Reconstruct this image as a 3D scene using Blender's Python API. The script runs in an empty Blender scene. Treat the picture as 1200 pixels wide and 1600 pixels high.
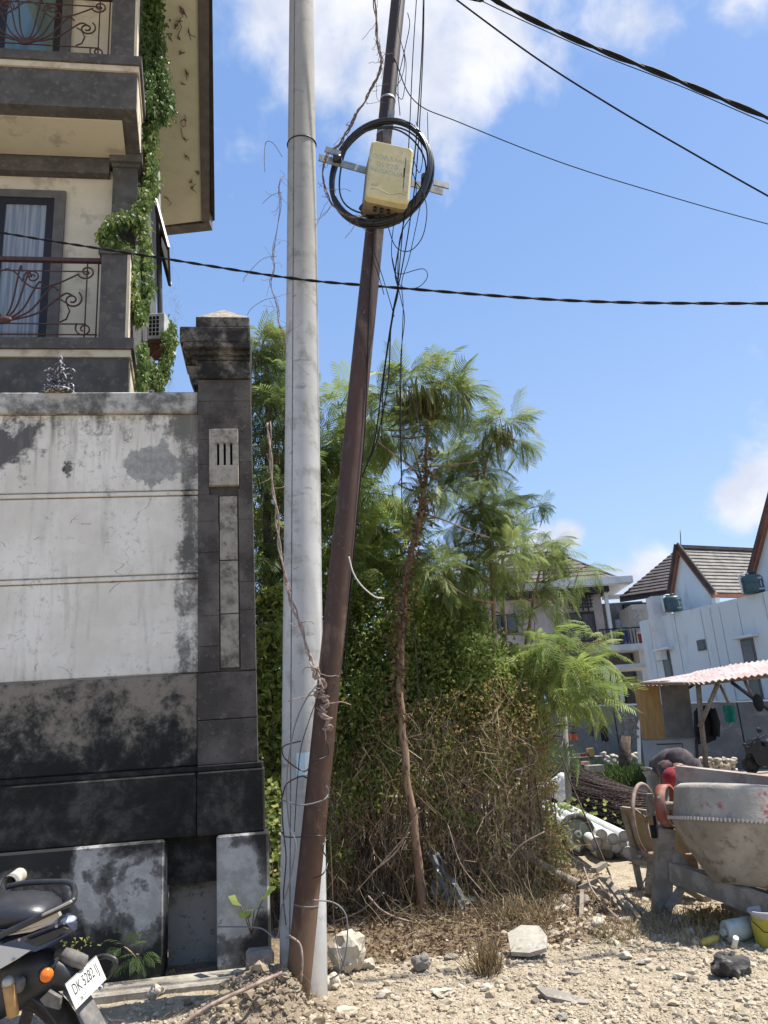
import bpy, bmesh, math, random
import numpy as np
from mathutils import Vector, Matrix, noise as mnoise
R_ = math.radians
random.seed(7); rng = np.random.default_rng(7)
scene = bpy.context.scene
col = scene.collection

# ------------------------------------------------------------------ camera
CAM_F = 1200.0; TH = R_(16.4); RO = R_(4.0); CAM = Vector((0, 0, 1.5))
_f = Vector((0, math.cos(TH), math.sin(TH))); _r = Vector((1, 0, 0)); _u = Vector((0, -math.sin(TH), math.cos(TH)))
_R = math.cos(RO)*_r - math.sin(RO)*_u; _U = math.sin(RO)*_r + math.cos(RO)*_u
cd = bpy.data.cameras.new('camera'); cam = bpy.data.objects.new('camera', cd); col.objects.link(cam)
cam.matrix_world = Matrix(((_R.x, _U.x, -_f.x, CAM.x), (_R.y, _U.y, -_f.y, CAM.y), (_R.z, _U.z, -_f.z, CAM.z), (0, 0, 0, 1)))
cd.sensor_fit = 'VERTICAL'; cd.sensor_height = 32.0; cd.lens = 32.0*CAM_F/1600.0
cd.clip_start = 0.05; cd.clip_end = 3000
scene.camera = cam
# ------------------------------------------------------------------ sun, exposure
SUN_AZ = math.atan2(0.86, 0.11)      # clockwise from +Y
SUN_EL = R_(63)
sd = bpy.data.lights.new('sun', 'SUN'); sd.energy = 4.0; sd.angle = R_(0.53); sd.color = (1.0, 0.955, 0.88)
sun = bpy.data.objects.new('sun', sd); col.objects.link(sun)
sdir = Vector((math.sin(SUN_AZ)*math.cos(SUN_EL), math.cos(SUN_AZ)*math.cos(SUN_EL), math.sin(SUN_EL)))
sun.rotation_euler = sdir.to_track_quat('Z', 'Y').to_euler(); sun.location = (6, 3, 14)
vs = scene.view_settings; vs.view_transform = 'Standard'; vs.look = 'None'; vs.gamma = 1; vs.use_curve_mapping = False
vs.exposure = 1.08
SKY_STRENGTH = 0.15
# ------------------------------------------------------------------ picture helpers
def ray(px, py): return _R*((px-600)/CAM_F) + _U*((800-py)/CAM_F) + _f
def P(px, py, Y):
    d = ray(px, py); return CAM + d*(Y/d.y)
def PZ(px, py, z=0.0):
    d = ray(px, py); return CAM + d*((z-CAM.z)/d.z)
class Frame:
    def __init__(s, o, a):
        s.o = Vector(o); s.a = a; s.u = Vector((math.cos(a), math.sin(a), 0)); s.v = Vector((-math.sin(a), math.cos(a), 0))
    def hit(s, px, py, v=0.0):
        d = ray(px, py); t = ((s.o-CAM).dot(s.v)+v)/d.dot(s.v); p = CAM + d*t - s.o
        return p.dot(s.u), p.z
    def w(s, u, v, z): return s.o + s.u*u + s.v*v + Vector((0, 0, z))
# ------------------------------------------------------------------ node helper
class NT:
    def __init__(s, tree):
        s.t = tree; s.n = tree.nodes; s.l = tree.links; s.n.clear(); s._c = {}
    def node(s, kind, **kw):
        n = s.n.new(kind)
        for k, v in kw.items(): setattr(n, k, v)
        return n
    def put(s, inp, v):
        if isinstance(v, bpy.types.NodeSocket): s.l.new(v, inp)
        elif isinstance(v, (tuple, list)):
            try: inp.default_value = v
            except Exception: inp.default_value = (*v, 1.0)
        else: inp.default_value = v
    def obj(s):
        if 'o' not in s._c: s._c['o'] = s.node('ShaderNodeTexCoord').outputs['Object']
        return s._c['o']
    def gen(s):
        if 'g' not in s._c: s._c['g'] = s.node('ShaderNodeTexCoord').outputs['Generated']
        return s._c['g']
    def attr(s, name):
        return s.node('ShaderNodeAttribute', attribute_name=name).outputs['Fac']
    def xyz(s, v=None):
        n = s.node('ShaderNodeSeparateXYZ'); s.put(n.inputs[0], v or s.obj()); return n.outputs
    def scale(s, vec, sc):
        n = s.node('ShaderNodeVectorMath', operation='MULTIPLY'); s.put(n.inputs[0], vec); n.inputs[1].default_value = sc; return n.outputs[0]
    def addv(s, vec, sc):
        n = s.node('ShaderNodeVectorMath', operation='ADD'); s.put(n.inputs[0], vec); s.put(n.inputs[1], sc); return n.outputs[0]
    def noise(s, scale, detail=4, rough=.55, vec=None, dist=0):
        n = s.node('ShaderNodeTexNoise'); s.put(n.inputs['Vector'], vec or s.obj())
        n.inputs['Scale'].default_value = scale; n.inputs['Detail'].default_value = detail; n.inputs['Roughness'].default_value = rough
        n.inputs['Distortion'].default_value = dist
        return n.outputs['Fac']
    def vor(s, scale, vec=None, feature='F1', out='Distance'):
        n = s.node('ShaderNodeTexVoronoi', feature=feature); s.put(n.inputs['Vector'], vec or s.obj()); n.inputs['Scale'].default_value = scale
        return n.outputs[out]
    def m(s, op, a, b=0.0, c=0.0, clamp=False):
        n = s.node('ShaderNodeMath', operation=op, use_clamp=clamp); s.put(n.inputs[0], a); s.put(n.inputs[1], b)
        if len(n.inputs) > 2: s.put(n.inputs[2], c)
        return n.outputs[0]
    def ramp(s, x, lo, hi, a=0.0, b=1.0):
        n = s.node('ShaderNodeMapRange', interpolation_type='SMOOTHSTEP')
        s.put(n.inputs['Value'], x)
        if lo > hi: lo, hi, a, b = hi, lo, b, a
        n.inputs['From Min'].default_value = lo; n.inputs['From Max'].default_value = hi
        n.inputs['To Min'].default_value = a; n.inputs['To Max'].default_value = b
        return n.outputs['Result']
    def mix(s, f, a, b, mode='MIX'):
        n = s.node('ShaderNodeMix', data_type='RGBA', blend_type=mode); n.clamp_factor = True
        s.put(n.inputs[0], f)
        for i, v in ((6, a), (7, b)):
            if isinstance(v, bpy.types.NodeSocket): s.l.new(v, n.inputs[i])
            else: n.inputs[i].default_value = (v[0], v[1], v[2], 1)
        return n.outputs[2]
    def bump(s, h, strength=.4, dist=.01):
        n = s.node('ShaderNodeBump'); n.inputs['Strength'].default_value = strength; n.inputs['Distance'].default_value = dist
        s.put(n.inputs['Height'], h); return n.outputs[0]
    def surface(s, color, rough=.8, metal=0., normal=None, spec=.35, trans=None, emit=None, coat=0.):
        b = s.node('ShaderNodeBsdfPrincipled')
        if isinstance(color, bpy.types.NodeSocket): s.l.new(color, b.inputs['Base Color'])
        else: b.inputs['Base Color'].default_value = (*color[:3], 1)
        s.put(b.inputs['Roughness'], rough); s.put(b.inputs['Metallic'], metal)
        b.inputs['Specular IOR Level'].default_value = spec
        b.inputs['Coat Weight'].default_value = coat
        if normal is not None: s.l.new(normal, b.inputs['Normal'])
        out = s.node('ShaderNodeOutputMaterial'); sh = b.outputs[0]
        if trans:
            t = s.node('ShaderNodeBsdfTranslucent')
            if isinstance(color, bpy.types.NodeSocket): s.l.new(color, t.inputs[0])
            else: t.inputs[0].default_value = (*color[:3], 1)
            mx = s.node('ShaderNodeMixShader'); mx.inputs[0].default_value = trans
            s.l.new(sh, mx.inputs[1]); s.l.new(t.outputs[0], mx.inputs[2]); sh = mx.outputs[0]
        s.l.new(sh, out.inputs['Surface']); return b
MATS = {}
def nmat(name):
    m = bpy.data.materials.new(name); m.use_nodes = True; MATS[name] = m; return NT(m.node_tree)
def simple(name, c, c2=None, rough=.75, scale=6, lo=.4, hi=.65, bump=.25, bscale=60, metal=0., spec=.35, c3=None, scale3=25, stretch=None, trans=None, bdist=.004, coat=0.):
    t = nmat(name); v = t.obj()
    if stretch: v = t.scale(v, stretch)
    cc = c
    if c2: cc = t.mix(t.ramp(t.noise(scale, 6, .6, v), lo, hi), c, c2)
    if c3: cc = t.mix(t.ramp(t.noise(scale3, 5, .65, v), .52, .68), cc, c3)
    nrm = t.bump(t.noise(bscale, 4, .6, v), bump, bdist) if bump else None
    t.surface(cc, rough, metal, nrm, spec, trans, coat=coat); return MATS[name]
# ------------------------------------------------------------------ mesh helpers
WM = {}
def tag(o, label=None, cat=None, group=None, kind=None):
    if label: o['label'] = label
    if cat: o['category'] = cat
    if group: o['group'] = group
    if kind: o['kind'] = kind
    return o
def thing(name, label, cat, loc=(0, 0, 0), rotz=0.0, group=None, rot=None):
    o = bpy.data.objects.new(name, None); col.objects.link(o); o.empty_display_size = .1
    o.location = loc
    o.rotation_euler = rot if rot else (0, 0, rotz)
    from mathutils import Euler
    WM[o.name] = Matrix.LocRotScale(Vector(loc), Euler(rot if rot else (0, 0, rotz)), None)
    return tag(o, label, cat, group)
def frame_from(o, x, y, z):
    return Matrix(((x.x, y.x, z.x, o.x), (x.y, y.y, z.y, o.y), (x.z, y.z, z.z, o.z), (0, 0, 0, 1)))
def link_mesh(name, me, mat, parent=None):
    o = bpy.data.objects.new(name, me); col.objects.link(o)
    if mat is not None and not me.materials:
        for m_ in (mat if isinstance(mat, (list, tuple)) else [mat]): me.materials.append(m_)
    if parent is not None:
        o.parent = parent; WM[o.name] = WM.get(parent.name, Matrix.Identity(4))
    return o
class MB:
    def __init__(s): s.v = []; s.f = []; s.mi = []; s.cur = 0; s.sm = []; s.smooth = False
    def add(s, vs_, fs, smooth=None):
        b = len(s.v); s.v.extend([tuple(x) for x in vs_])
        for f_ in fs: s.f.append(tuple(b+i for i in f_)); s.mi.append(s.cur); s.sm.append(s.smooth if smooth is None else smooth)
        return s
    def corners(s, c):
        return s.add(c, [(0, 3, 2, 1), (4, 5, 6, 7), (0, 1, 5, 4), (1, 2, 6, 5), (2, 3, 7, 6), (3, 0, 4, 7)])
    def box(s, x0, x1, y0, y1, z0, z1, M=None):
        c = [Vector(p) for p in ((x0, y0, z0), (x1, y0, z0), (x1, y1, z0), (x0, y1, z0), (x0, y0, z1), (x1, y0, z1), (x1, y1, z1), (x0, y1, z1))]
        if M: c = [M @ p for p in c]
        return s.corners(c)
    def bevbox(s, x0, x1, y0, y1, z0, z1, b=.01, M=None):
        # box with chamfered vertical and horizontal edges (a scaled cross of corner points)
        bm = bmesh.new(); g = bmesh.ops.create_cube(bm, size=1)
        bmesh.ops.scale(bm, vec=(x1-x0, y1-y0, z1-z0), verts=bm.verts); bmesh.ops.translate(bm, vec=((x0+x1)/2, (y0+y1)/2, (z0+z1)/2), verts=bm.verts)
        bmesh.ops.bevel(bm, geom=list(bm.edges), offset=b, segments=1, affect='EDGES')
        return s.bm(bm, M)
    def bm(s, bm, M=None, smooth=None):
        bm.verts.ensure_lookup_table(); vs_ = [(M @ v.co) if M else v.co.copy() for v in bm.verts]
        fs = [[v.index for v in f_.verts] for f_ in bm.faces]; bm.free(); return s.add(vs_, fs, smooth)
    def beam(s, a, b, w, h, up=Vector((0, 0, 1))):
        a = Vector(a); b = Vector(b); d = (b-a); L = d.length; d.normalize(); x = d.cross(up)
        if x.length < 1e-4: x = d.cross(Vector((0, 1, 0)))
        x.normalize(); z = x.cross(d)
        return s.corners([a-x*w/2-z*h/2, a+x*w/2-z*h/2, b+x*w/2-z*h/2, b-x*w/2-z*h/2, a-x*w/2+z*h/2, a+x*w/2+z*h/2, b+x*w/2+z*h/2, b-x*w/2+z*h/2])
    def tube(s, pts, r, n=8, caps=True, smooth=True, closed=False):
        pts = [Vector(p) for p in pts]; k = len(pts); b = len(s.v)
        rr = r if hasattr(r, '__len__') else [r]*k
        t0 = (pts[1]-pts[0]).normalized(); ref = Vector((0, 0, 1)) if abs(t0.z) < .9 else Vector((1, 0, 0))
        x = t0.cross(ref).normalized(); vs_ = []
        for i, p in enumerate(pts):
            if closed: t = (pts[(i+1) % k]-pts[i-1])
            else: t = pts[min(i+1, k-1)]-pts[max(i-1, 0)]
            if t.length < 1e-9: t = t0.copy()
            t.normalize(); x = (x - t*x.dot(t))
            if x.length < 1e-6: x = t.orthogonal()
            x.normalize(); y = t.cross(x)
            for j in range(n):
                a = 2*math.pi*j/n; vs_.append(p+(x*math.cos(a)+y*math.sin(a))*rr[i])
        fs = []
        for i in range(k if closed else k-1):
            i2 = (i+1) % k
            for j in range(n):
                j2 = (j+1) % n; fs.append((i*n+j, i*n+j2, i2*n+j2, i2*n+j))
        s.add(vs_, fs, smooth)
        if caps and not closed:
            s.add([], []); s.f.append(tuple(b+j for j in range(n-1, -1, -1))); s.mi.append(s.cur); s.sm.append(False)
            s.f.append(tuple(b+(k-1)*n+j for j in range(n))); s.mi.append(s.cur); s.sm.append(False)
        return s
    def lathe(s, prof, n=24, M=None, smooth=True, capb=False, capt=False):
        vs_ = []; fs = []
        for (r, z) in prof:
            for j in range(n):
                a = 2*math.pi*j/n; p = Vector((r*math.cos(a), r*math.sin(a), z)); vs_.append(M @ p if M else p)
        for i in range(len(prof)-1):
            for j in range(n):
                j2 = (j+1) % n; fs.append((i*n+j, i*n+j2, (i+1)*n+j2, (i+1)*n+j))
        if capb: fs.append(tuple(range(n-1, -1, -1)))
        if capt: fs.append(tuple((len(prof)-1)*n+j for j in range(n)))
        return s.add(vs_, fs, smooth)
    def prism(s, poly, ext):
        """poly: list of 3-D points, ext: extrusion vector"""
        n = len(poly); ext = Vector(ext); a = [Vector(p) for p in poly]; b = [p+ext for p in a]
        fs = [tuple(range(n-1, -1, -1)), tuple(range(n, 2*n))] + [(i, (i+1) % n, n+(i+1) % n, n+i) for i in range(n)]
        return s.add(a+b, fs)
    def sphere(s, c, r, seg=12, rings=8, M=None):
        rx, ry, rz = r if hasattr(r, '__len__') else (r, r, r)
        prof = []; vs_ = []; fs = []
        c = Vector(c)
        for i in range(1, rings):
            t = math.pi*i/rings
            for j in range(seg):
                a = 2*math.pi*j/seg; p = Vector((rx*math.sin(t)*math.cos(a), ry*math.sin(t)*math.sin(a), -rz*math.cos(t)))
                vs_.append((M @ p if M else p)+c)
        bot = Vector((0, 0, -rz)); top = Vector((0, 0, rz)); vs_.append((M @ bot if M else bot)+c); vs_.append((M @ top if M else top)+c)
        for i in range(rings-2):
            for j in range(seg): fs.append((i*seg+j, i*seg+(j+1) % seg, (i+1)*seg+(j+1) % seg, (i+1)*seg+j))
        nb = (rings-1)*seg
        for j in range(seg): fs.append((nb, (j+1) % seg, j)); fs.append((nb+1, (rings-2)*seg+j, (rings-2)*seg+(j+1) % seg))
        return s.add(vs_, fs, True)
    def rock(s, c, r, seed=0, sub=2, rough=.25, M=None):
        bm = bmesh.new(); bmesh.ops.create_icosphere(bm, subdivisions=sub, radius=1)
        rx, ry, rz = r if hasattr(r, '__len__') else (r, r, r)
        rr = random.Random(seed); planes = [(Vector((rr.gauss(0, 1), rr.gauss(0, 1), rr.gauss(0, 1))).normalized(), rr.uniform(.55, .9)) for _ in range(9)]
        for v in bm.verts:
            p = v.co.copy()
            for n_, d_ in planes:
                k = p.dot(n_)
                if k > d_: p -= n_*(k-d_)
            p *= 1+rough*(mnoise.noise(p*1.7+Vector((seed*3.1, 0, 0)))) + rough*.5*mnoise.noise(p*5+Vector((0, seed*1.7, 0)))
            v.co = Vector((p.x*rx, p.y*ry, p.z*rz))
        Mx = Matrix.Translation(Vector(c)) @ (M if M else Matrix.Rotation(seed*1.3, 4, 'Z'))
        return s.bm(bm, Mx, smooth=False)
    def build(s, name, mat, parent=None, local=False, label=None, cat=None, group=None, kind=None, recenter=True):
        me = bpy.data.meshes.new(name)
        V = np.array(s.v, dtype=float).reshape(-1, 3)
        off = np.zeros(3)
        if parent is not None and not local:
            inv = np.array(WM.get(parent.name, Matrix.Identity(4)).inverted()); V = V @ inv[:3, :3].T + inv[:3, 3]
        elif parent is None and recenter and len(V):
            mn = V.min(0); mx = V.max(0); off = np.array([(mn[0]+mx[0])/2, (mn[1]+mx[1])/2, mn[2]]); V = V-off
        me.from_pydata(V.tolist(), [], s.f)
        me.polygons.foreach_set('use_smooth', s.sm); me.polygons.foreach_set('material_index', s.mi); me.update()
        o = link_mesh(name, me, mat, parent)
        if parent is None: o.location = off.tolist()
        return tag(o, label, cat, group, kind)
class Scat:
    """many small copies of template meshes fused into one mesh, with a 'tint' value per copy"""
    def __init__(s): s.V = []; s.F = []; s.T = []; s.n = 0; s.k = None
    def add(s, tv, tf, M, tint):
        M = np.array(M); v = tv @ M[:3, :3].T + M[:3, 3]
        s.V.append(v); s.F.append(tf+s.n); s.T.append(np.full(len(v), tint)); s.n += len(v); s.k = tf.shape[1]
    def build(s, name, mat, parent=None, smooth=False, **kw):
        V = np.concatenate(s.V); F = np.concatenate(s.F); T = np.concatenate(s.T); off = np.zeros(3)
        if parent is not None:
            inv = np.array(WM.get(parent.name, Matrix.Identity(4)).inverted()); V = V @ inv[:3, :3].T + inv[:3, 3]
        me = bpy.data.meshes.new(name); me.vertices.add(len(V)); me.vertices.foreach_set('co', V.astype(np.float32).ravel())
        k = F.shape[1]; me.loops.add(F.size); me.loops.foreach_set('vertex_index', F.astype(np.int32).ravel())
        me.polygons.add(len(F)); me.polygons.foreach_set('loop_start', np.arange(0, F.size, k, dtype=np.int32))
        me.polygons.foreach_set('use_smooth', np.full(len(F), smooth))
        a = me.attributes.new('tint', 'FLOAT', 'POINT'); a.data.foreach_set('value', T.astype(np.float32))
        me.update(calc_edges=True); me.validate()
        o = link_mesh(name, me, mat, parent); return tag(o, **kw)
def rotmat(d, up=Vector((0, 0, 1)), s=1.0, o=Vector((0, 0, 0))):
    """X axis along d, Z as near to up as it can be"""
    d = d.normalized(); y = up.cross(d)
    if y.length < 1e-3: y = Vector((0, 1, 0)).cross(d)
    y.normalize(); z = d.cross(y)
    return np.array([[d.x*s, y.x*s, z.x*s, o.x], [d.y*s, y.y*s, z.y*s, o.y], [d.z*s, y.z*s, z.z*s, o.z], [0, 0, 0, 1]])
def rand_unit():
    v = Vector((random.gauss(0, 1), random.gauss(0, 1), random.gauss(0, 1))); return v.normalized()
def spline(pts, k=8):
    pts = [Vector(p) for p in pts]; out = []
    Q = [pts[0]*2-pts[1]]+pts+[pts[-1]*2-pts[-2]]
    for i in range(1, len(Q)-2):
        a, b, c, d = Q[i-1:i+3]
        for j in range(k):
            t = j/k; out.append(.5*((2*b)+(c-a)*t+(2*a-5*b+4*c-d)*t*t+(-a+3*b-3*c+d)*t**3))
    out.append(pts[-1]); return out
def text(name, body, size, M, mat, parent, extrude=.0004, align='CENTER', font_scale_x=1.0):
    c = bpy.data.curves.new(name, 'FONT'); c.body = body; c.size = size; c.extrude = extrude; c.align_x = align; c.align_y = 'CENTER'
    tmp = bpy.data.objects.new(name+'_curve', c); col.objects.link(tmp); me = bpy.data.meshes.new_from_object(tmp)
    bpy.data.objects.remove(tmp); bpy.data.curves.remove(c); me.materials.clear()
    o = bpy.data.objects.new(name, me); col.objects.link(o); me.materials.append(mat)
    o.parent = parent; Wp = WM.get(parent.name, Matrix.Identity(4))
    o.matrix_local = Wp.inverted() @ M @ Matrix.Diagonal((font_scale_x, 1, 1, 1)); return o
# ------------------------------------------------------------------ world: sky with clouds
world = bpy.data.worlds.new('World'); scene.world = world; world.use_nodes = True
t = NT(world.node_tree)
sky = t.node('ShaderNodeTexSky', sky_type='NISHITA'); sky.sun_disc = False; sky.sun_elevation = SUN_EL; sky.sun_rotation = SUN_AZ
sky.air_density = 1.15; sky.dust_density = 0.8; sky.ozone_density = 2.2; sky.altitude = 30
dirv = t.gen()
nv = t.node('ShaderNodeVectorMath', operation='NORMALIZE'); t.put(nv.inputs[0], dirv); nd = nv.outputs[0]
def blob(px, py, rad):
    d = ray(px, py).normalized()
    n = t.node('ShaderNodeVectorMath', operation='DISTANCE'); t.put(n.inputs[0], nd); n.inputs[1].default_value = d
    return t.ramp(n.outputs['Value'], 0.0, rad, 1.0, 0.0)
clouds = [(530, 40, .20, 1.05), (640, 90, .22, 1.1), (740, 90, .16, .95), (500, 120, .12, .7), (700, 175, .10, .75), (830, 20, .16, .5), (960, 10, .15, .46),
          (1060, 60, .10, .34), (1190, 10, .11, .62), (1150, -260, .4, .45), (600, -200, .5, .6), (1165, 780, .085, .95), (1230, 760, .13, .95), (885, 838, .045, .85), (850, 850, .06, .85),
          (1010, 905, .08, .75), (950, 925, .09, .8), (800, 870, .08, .7), (560, 300, .2, .0), (700, 960, .2, .6)]
acc = None
for (cx_, cy_, rd, wt) in clouds:
    if wt <= 0: continue
    b_ = t.m('MULTIPLY', blob(cx_, cy_, rd), wt)
    acc = b_ if acc is None else t.m('MAXIMUM', acc, b_)
wide = t.ramp(t.noise(1.3, 2, .5, nd), .56, .72, 0, .8)        # scattered clouds over the rest of the sky
away = t.ramp(t.xyz(nd)[1], -.1, .2, 1, 0)
acc = t.m('MAXIMUM', acc, t.m('MULTIPLY', wide, away))
warp = t.node('ShaderNodeTexNoise'); t.put(warp.inputs['Vector'], nd); warp.inputs['Scale'].default_value = 6; warp.inputs['Detail'].default_value = 4
wv = t.node('ShaderNodeVectorMath', operation='MULTIPLY_ADD'); t.put(wv.inputs[0], warp.outputs['Color']); wv.inputs[1].default_value = (.09,)*3; t.put(wv.inputs[2], nd)
n1 = t.noise(7.5, 8, .56, wv.outputs[0]); n2 = t.noise(3.2, 4, .5, wv.outputs[0])
dens = t.m('ADD', t.m('MULTIPLY', acc, .75), t.m('SUBTRACT', t.m('ADD', t.m('MULTIPLY', n1, 1.35), t.m('MULTIPLY', n2, .55)), .95))
cl = t.ramp(dens, .26, .62)
cl = t.m('MULTIPLY', cl, .93)
shade = t.ramp(t.noise(5, 6, .6, wv.outputs[0]), .38, .62)
ccol = t.mix(shade, (2.35, 2.5, 2.9), (3.35, 3.35, 3.45))
el_ = t.xyz(nd)[2]
bluesky = t.mix(1.0, sky.outputs[0], (.92, .86, .86), 'MULTIPLY')
bluesky = t.mix(.75, bluesky, t.mix(t.ramp(el_, 0.0, .75), (1.35, 1.98, 3.0), (.62, 1.20, 2.45)))
skc = t.mix(cl, bluesky, ccol)
bg = t.node('ShaderNodeBackground'); t.put(bg.inputs[0], skc); bg.inputs[1].default_value = SKY_STRENGTH
wo = t.node('ShaderNodeOutputWorld'); t.l.new(bg.outputs[0], wo.inputs[0])
# ================================================================== materials
WF = Frame((0, 6.1, 0), math.atan(.154)); HF = Frame((0, 7.8, 0), math.atan(.154))
# white lime-washed plaster, streaked and patched with black mould (wall-local coordinates)
t = nmat('old_white_plaster'); X, Y, Z = t.xyz()
v = t.obj(); n1 = t.noise(1.6, 7, .62, v); n2 = t.noise(5.5, 8, .68, v); n3 = t.noise(16, 6, .7, v)
streak = t.noise(3.0, 6, .6, t.scale(v, (2.6, 1, .35)))
base = t.mix(t.ramp(n1, .35, .65), (.65, .60, .52), (.79, .745, .665))
base = t.mix(t.m('MULTIPLY', t.ramp(streak, .5, .72), .35), base, (.42, .40, .36))
base = t.mix(t.m('MULTIPLY', t.ramp(n3, .52, .66), t.m('MULTIPLY', t.ramp(n1, .4, .62), .6)), base, (.33, .32, .30))
rightd = t.ramp(X, -1.84, -1.50); topd = t.ramp(Z, 3.72, 4.22); botd = t.ramp(Z, 2.4, 2.02)
nn = t.m('ADD', t.m('MULTIPLY', n2, .7), t.m('MULTIPLY', n3, .3))
mk = t.m('ADD', t.m('MULTIPLY', rightd, .26), t.m('ADD', t.m('MULTIPLY', topd, .2), t.m('MULTIPLY', botd, .07)))
stain = t.ramp(t.m('ADD', t.m('ADD', t.m('ADD', nn, t.m('MULTIPLY', t.m('SUBTRACT', streak, .5), .7)), t.m('MULTIPLY', t.m('SUBTRACT', t.noise(38, 5, .75, v), .5), .45)), mk), .60, .84)
base = t.mix(t.m('MULTIPLY', stain, .88), base, (.115, .11, .10))
def spot(cx, cz, r, amt=.35):
    n = t.node('ShaderNodeVectorMath', operation='DISTANCE'); c_ = t.node('ShaderNodeCombineXYZ'); t.put(c_.inputs[0], X); t.put(c_.inputs[2], Z)
    t.put(n.inputs[0], c_.outputs[0]); n.inputs[1].default_value = (cx, 0, cz)
    return t.m('ADD', t.ramp(n.outputs['Value'], 0, r, amt, 0), n2)
base = t.mix(t.m('MULTIPLY', t.ramp(t.m('ADD', spot(-1.86, 3.74, .40, .40), t.m('MULTIPLY', t.m('SUBTRACT', n3, .5), .3)), .66, .74), .85), base, t.mix(t.ramp(n3, .4, .6), (.21, .21, .20), (.33, .325, .305)))
base = t.mix(t.ramp(spot(-2.98, 3.95, .55, .38), .68, .84), base, (.12, .115, .11))
base = t.mix(t.ramp(spot(-2.52, 3.72, .18, .4), .80, .86), base, (.08, .08, .075))
base = t.mix(t.m('MULTIPLY', t.ramp(t.m('ADD', spot(-1.56, 3.0, .35, .35), t.m('MULTIPLY', t.m('SUBTRACT', n3, .5), .4)), .70, .86), .8), base, (.11, .11, .10))
drip = t.noise(11, 5, .6, t.scale(v, (1, 1, .10)))
base = t.mix(t.m('MULTIPLY', t.m('MULTIPLY', t.ramp(drip, .50, .66), t.ramp(Z, 3.25, 4.2)), .65), base, (.16, .15, .13))
base = t.mix(t.m('MULTIPLY', t.ramp(t.noise(11, 5, .6, t.scale(t.addv(v, (3, 0, 0)), (1, 1, .12))), .54, .66), .3), base, (.34, .31, .26))
crk = t.vor(1.7, t.addv(v, t.scale(t.node('ShaderNodeTexNoise').outputs['Color'], (.25, .25, .25))), 'DISTANCE_TO_EDGE')
base = t.mix(t.m('MULTIPLY', t.ramp(crk, .006, .001), t.m('MULTIPLY', t.ramp(n2, .5, .56), .6)), base, (.12, .11, .10))
t.surface(base, .92, 0, t.bump(t.m('ADD', n3, t.noise(55, 4, .7)), .5, .006), .2)
# sooty render of the wall's lower band
def grime(name, dark, mid, light, z0=None, z1=None, amount=.5, sc=2.6, lo=.47, hi=.6):
    t = nmat(name); v = t.obj(); X, Y, Z = t.xyz()
    a = t.noise(sc, 8, .66, v, .4); b = t.noise(sc*3.4, 7, .7, v); c = t.noise(22, 5, .7, v)
    k = t.m('ADD', t.m('MULTIPLY', a, .62), t.m('MULTIPLY', b, .38))
    if z0 is not None: k = t.m('ADD', k, t.m('MULTIPLY', t.ramp(Z, z0, z1, -1, 1), .10))
    cc = t.mix(t.ramp(k, lo-.08, hi-.06), dark, mid)
    cc = t.mix(t.m('MULTIPLY', t.ramp(k, lo, hi), amount), cc, light)
    cc = t.mix(t.m('MULTIPLY', t.ramp(c, .55, .68), .6), cc, dark)
    t.surface(cc, .93, 0, t.bump(t.m('ADD', b, t.noise(45, 5, .7)), .6, .008), .15); return MATS[name]
grime('sooty_render', (.022, .022, .021), (.085, .08, .07), (.26, .22, .178), 1.25, 2.1, .9, 4.4, .465, .64)
grime('black_mould', (.017, .017, .016), (.036, .035, .033), (.085, .08, .07), None, None, .8, 3.4, .50, .66)
t = nmat('flaking_plinth'); v = t.obj(); X, Y, Z = t.xyz()
a = t.noise(1.9, 8, .6, v, .5); b = t.noise(7, 7, .7, v)
k = t.m('ADD', t.m('MULTIPLY', a, .7), t.m('MULTIPLY', b, .3))
k = t.m('ADD', t.m('MULTIPLY', t.m('SUBTRACT', k, .5), .9), .475); k = t.m('ADD', k, t.m('ADD', t.ramp(Z, .76, .93, 0, -.12), t.m('ADD', t.ramp(Z, .52, .18, .01, -.15), t.m('ADD', t.ramp(X, -2.25, -2.6, .03, -.16), t.ramp(X, -1.16, -1.03, 0, -.12)))))
cc = t.mix(t.ramp(k, .36, .45), (.03, .03, .028), (.15, .145, .135))
cc = t.mix(t.ramp(k, .435, .475), cc, t.mix(t.ramp(b, .4, .6), (.47, .46, .44), (.34, .33, .31)))
t.surface(cc, .93, 0, t.bump(t.m('ADD', b, k), .6, .008), .15)
grime('recess_render', (.045, .044, .04), (.11, .108, .098), (.25, .24, .22), 1.0, .1, .9, 2.4, .44, .58)  # grey render of the recess back, lighter at the bottom, darker towards the top
grime('coping_cement', (.10, .098, .09), (.26, .25, .23), (.48, .46, .42), None, None, .95, 3.2, .44, .56)
# volcanic stone of the gate pillar
t = nmat('volcanic_stone'); v = t.obj()
a = t.noise(3.2, 6, .6, v); b = t.noise(14, 6, .7, v); pits = t.vor(26, None); tint = t.node('ShaderNodeObjectInfo').outputs['Random']
cc = t.mix(t.ramp(a, .38, .65), (.052, .046, .042), (.125, .110, .099))
cc = t.mix(t.m('MULTIPLY', tint, .22), cc, (.088, .080, .075))
cc = t.mix(t.m('MULTIPLY', t.ramp(b, .55, .7), .7), cc, (.17, .16, .145))
cc = t.mix(t.ramp(pits, .13, .05), cc, (.012, .012, .012))
t.surface(cc, .93, 0, t.bump(t.m('ADD', t.ramp(pits, .05, .2), b), .7, .008), .15)
grime('capital_stone', (.025, .024, .023), (.085, .078, .07), (.23, .21, .18), None, None, .85, 5, .5, .62)
grime('cap_top', (.13, .11, .085), (.26, .225, .175), (.42, .38, .31), None, None, .9, 14, .42, .56)
grime('pale_insert', (.075, .066, .056), (.20, .18, .15), (.36, .33, .28), None, None, .9, 4, .42, .56)
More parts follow.
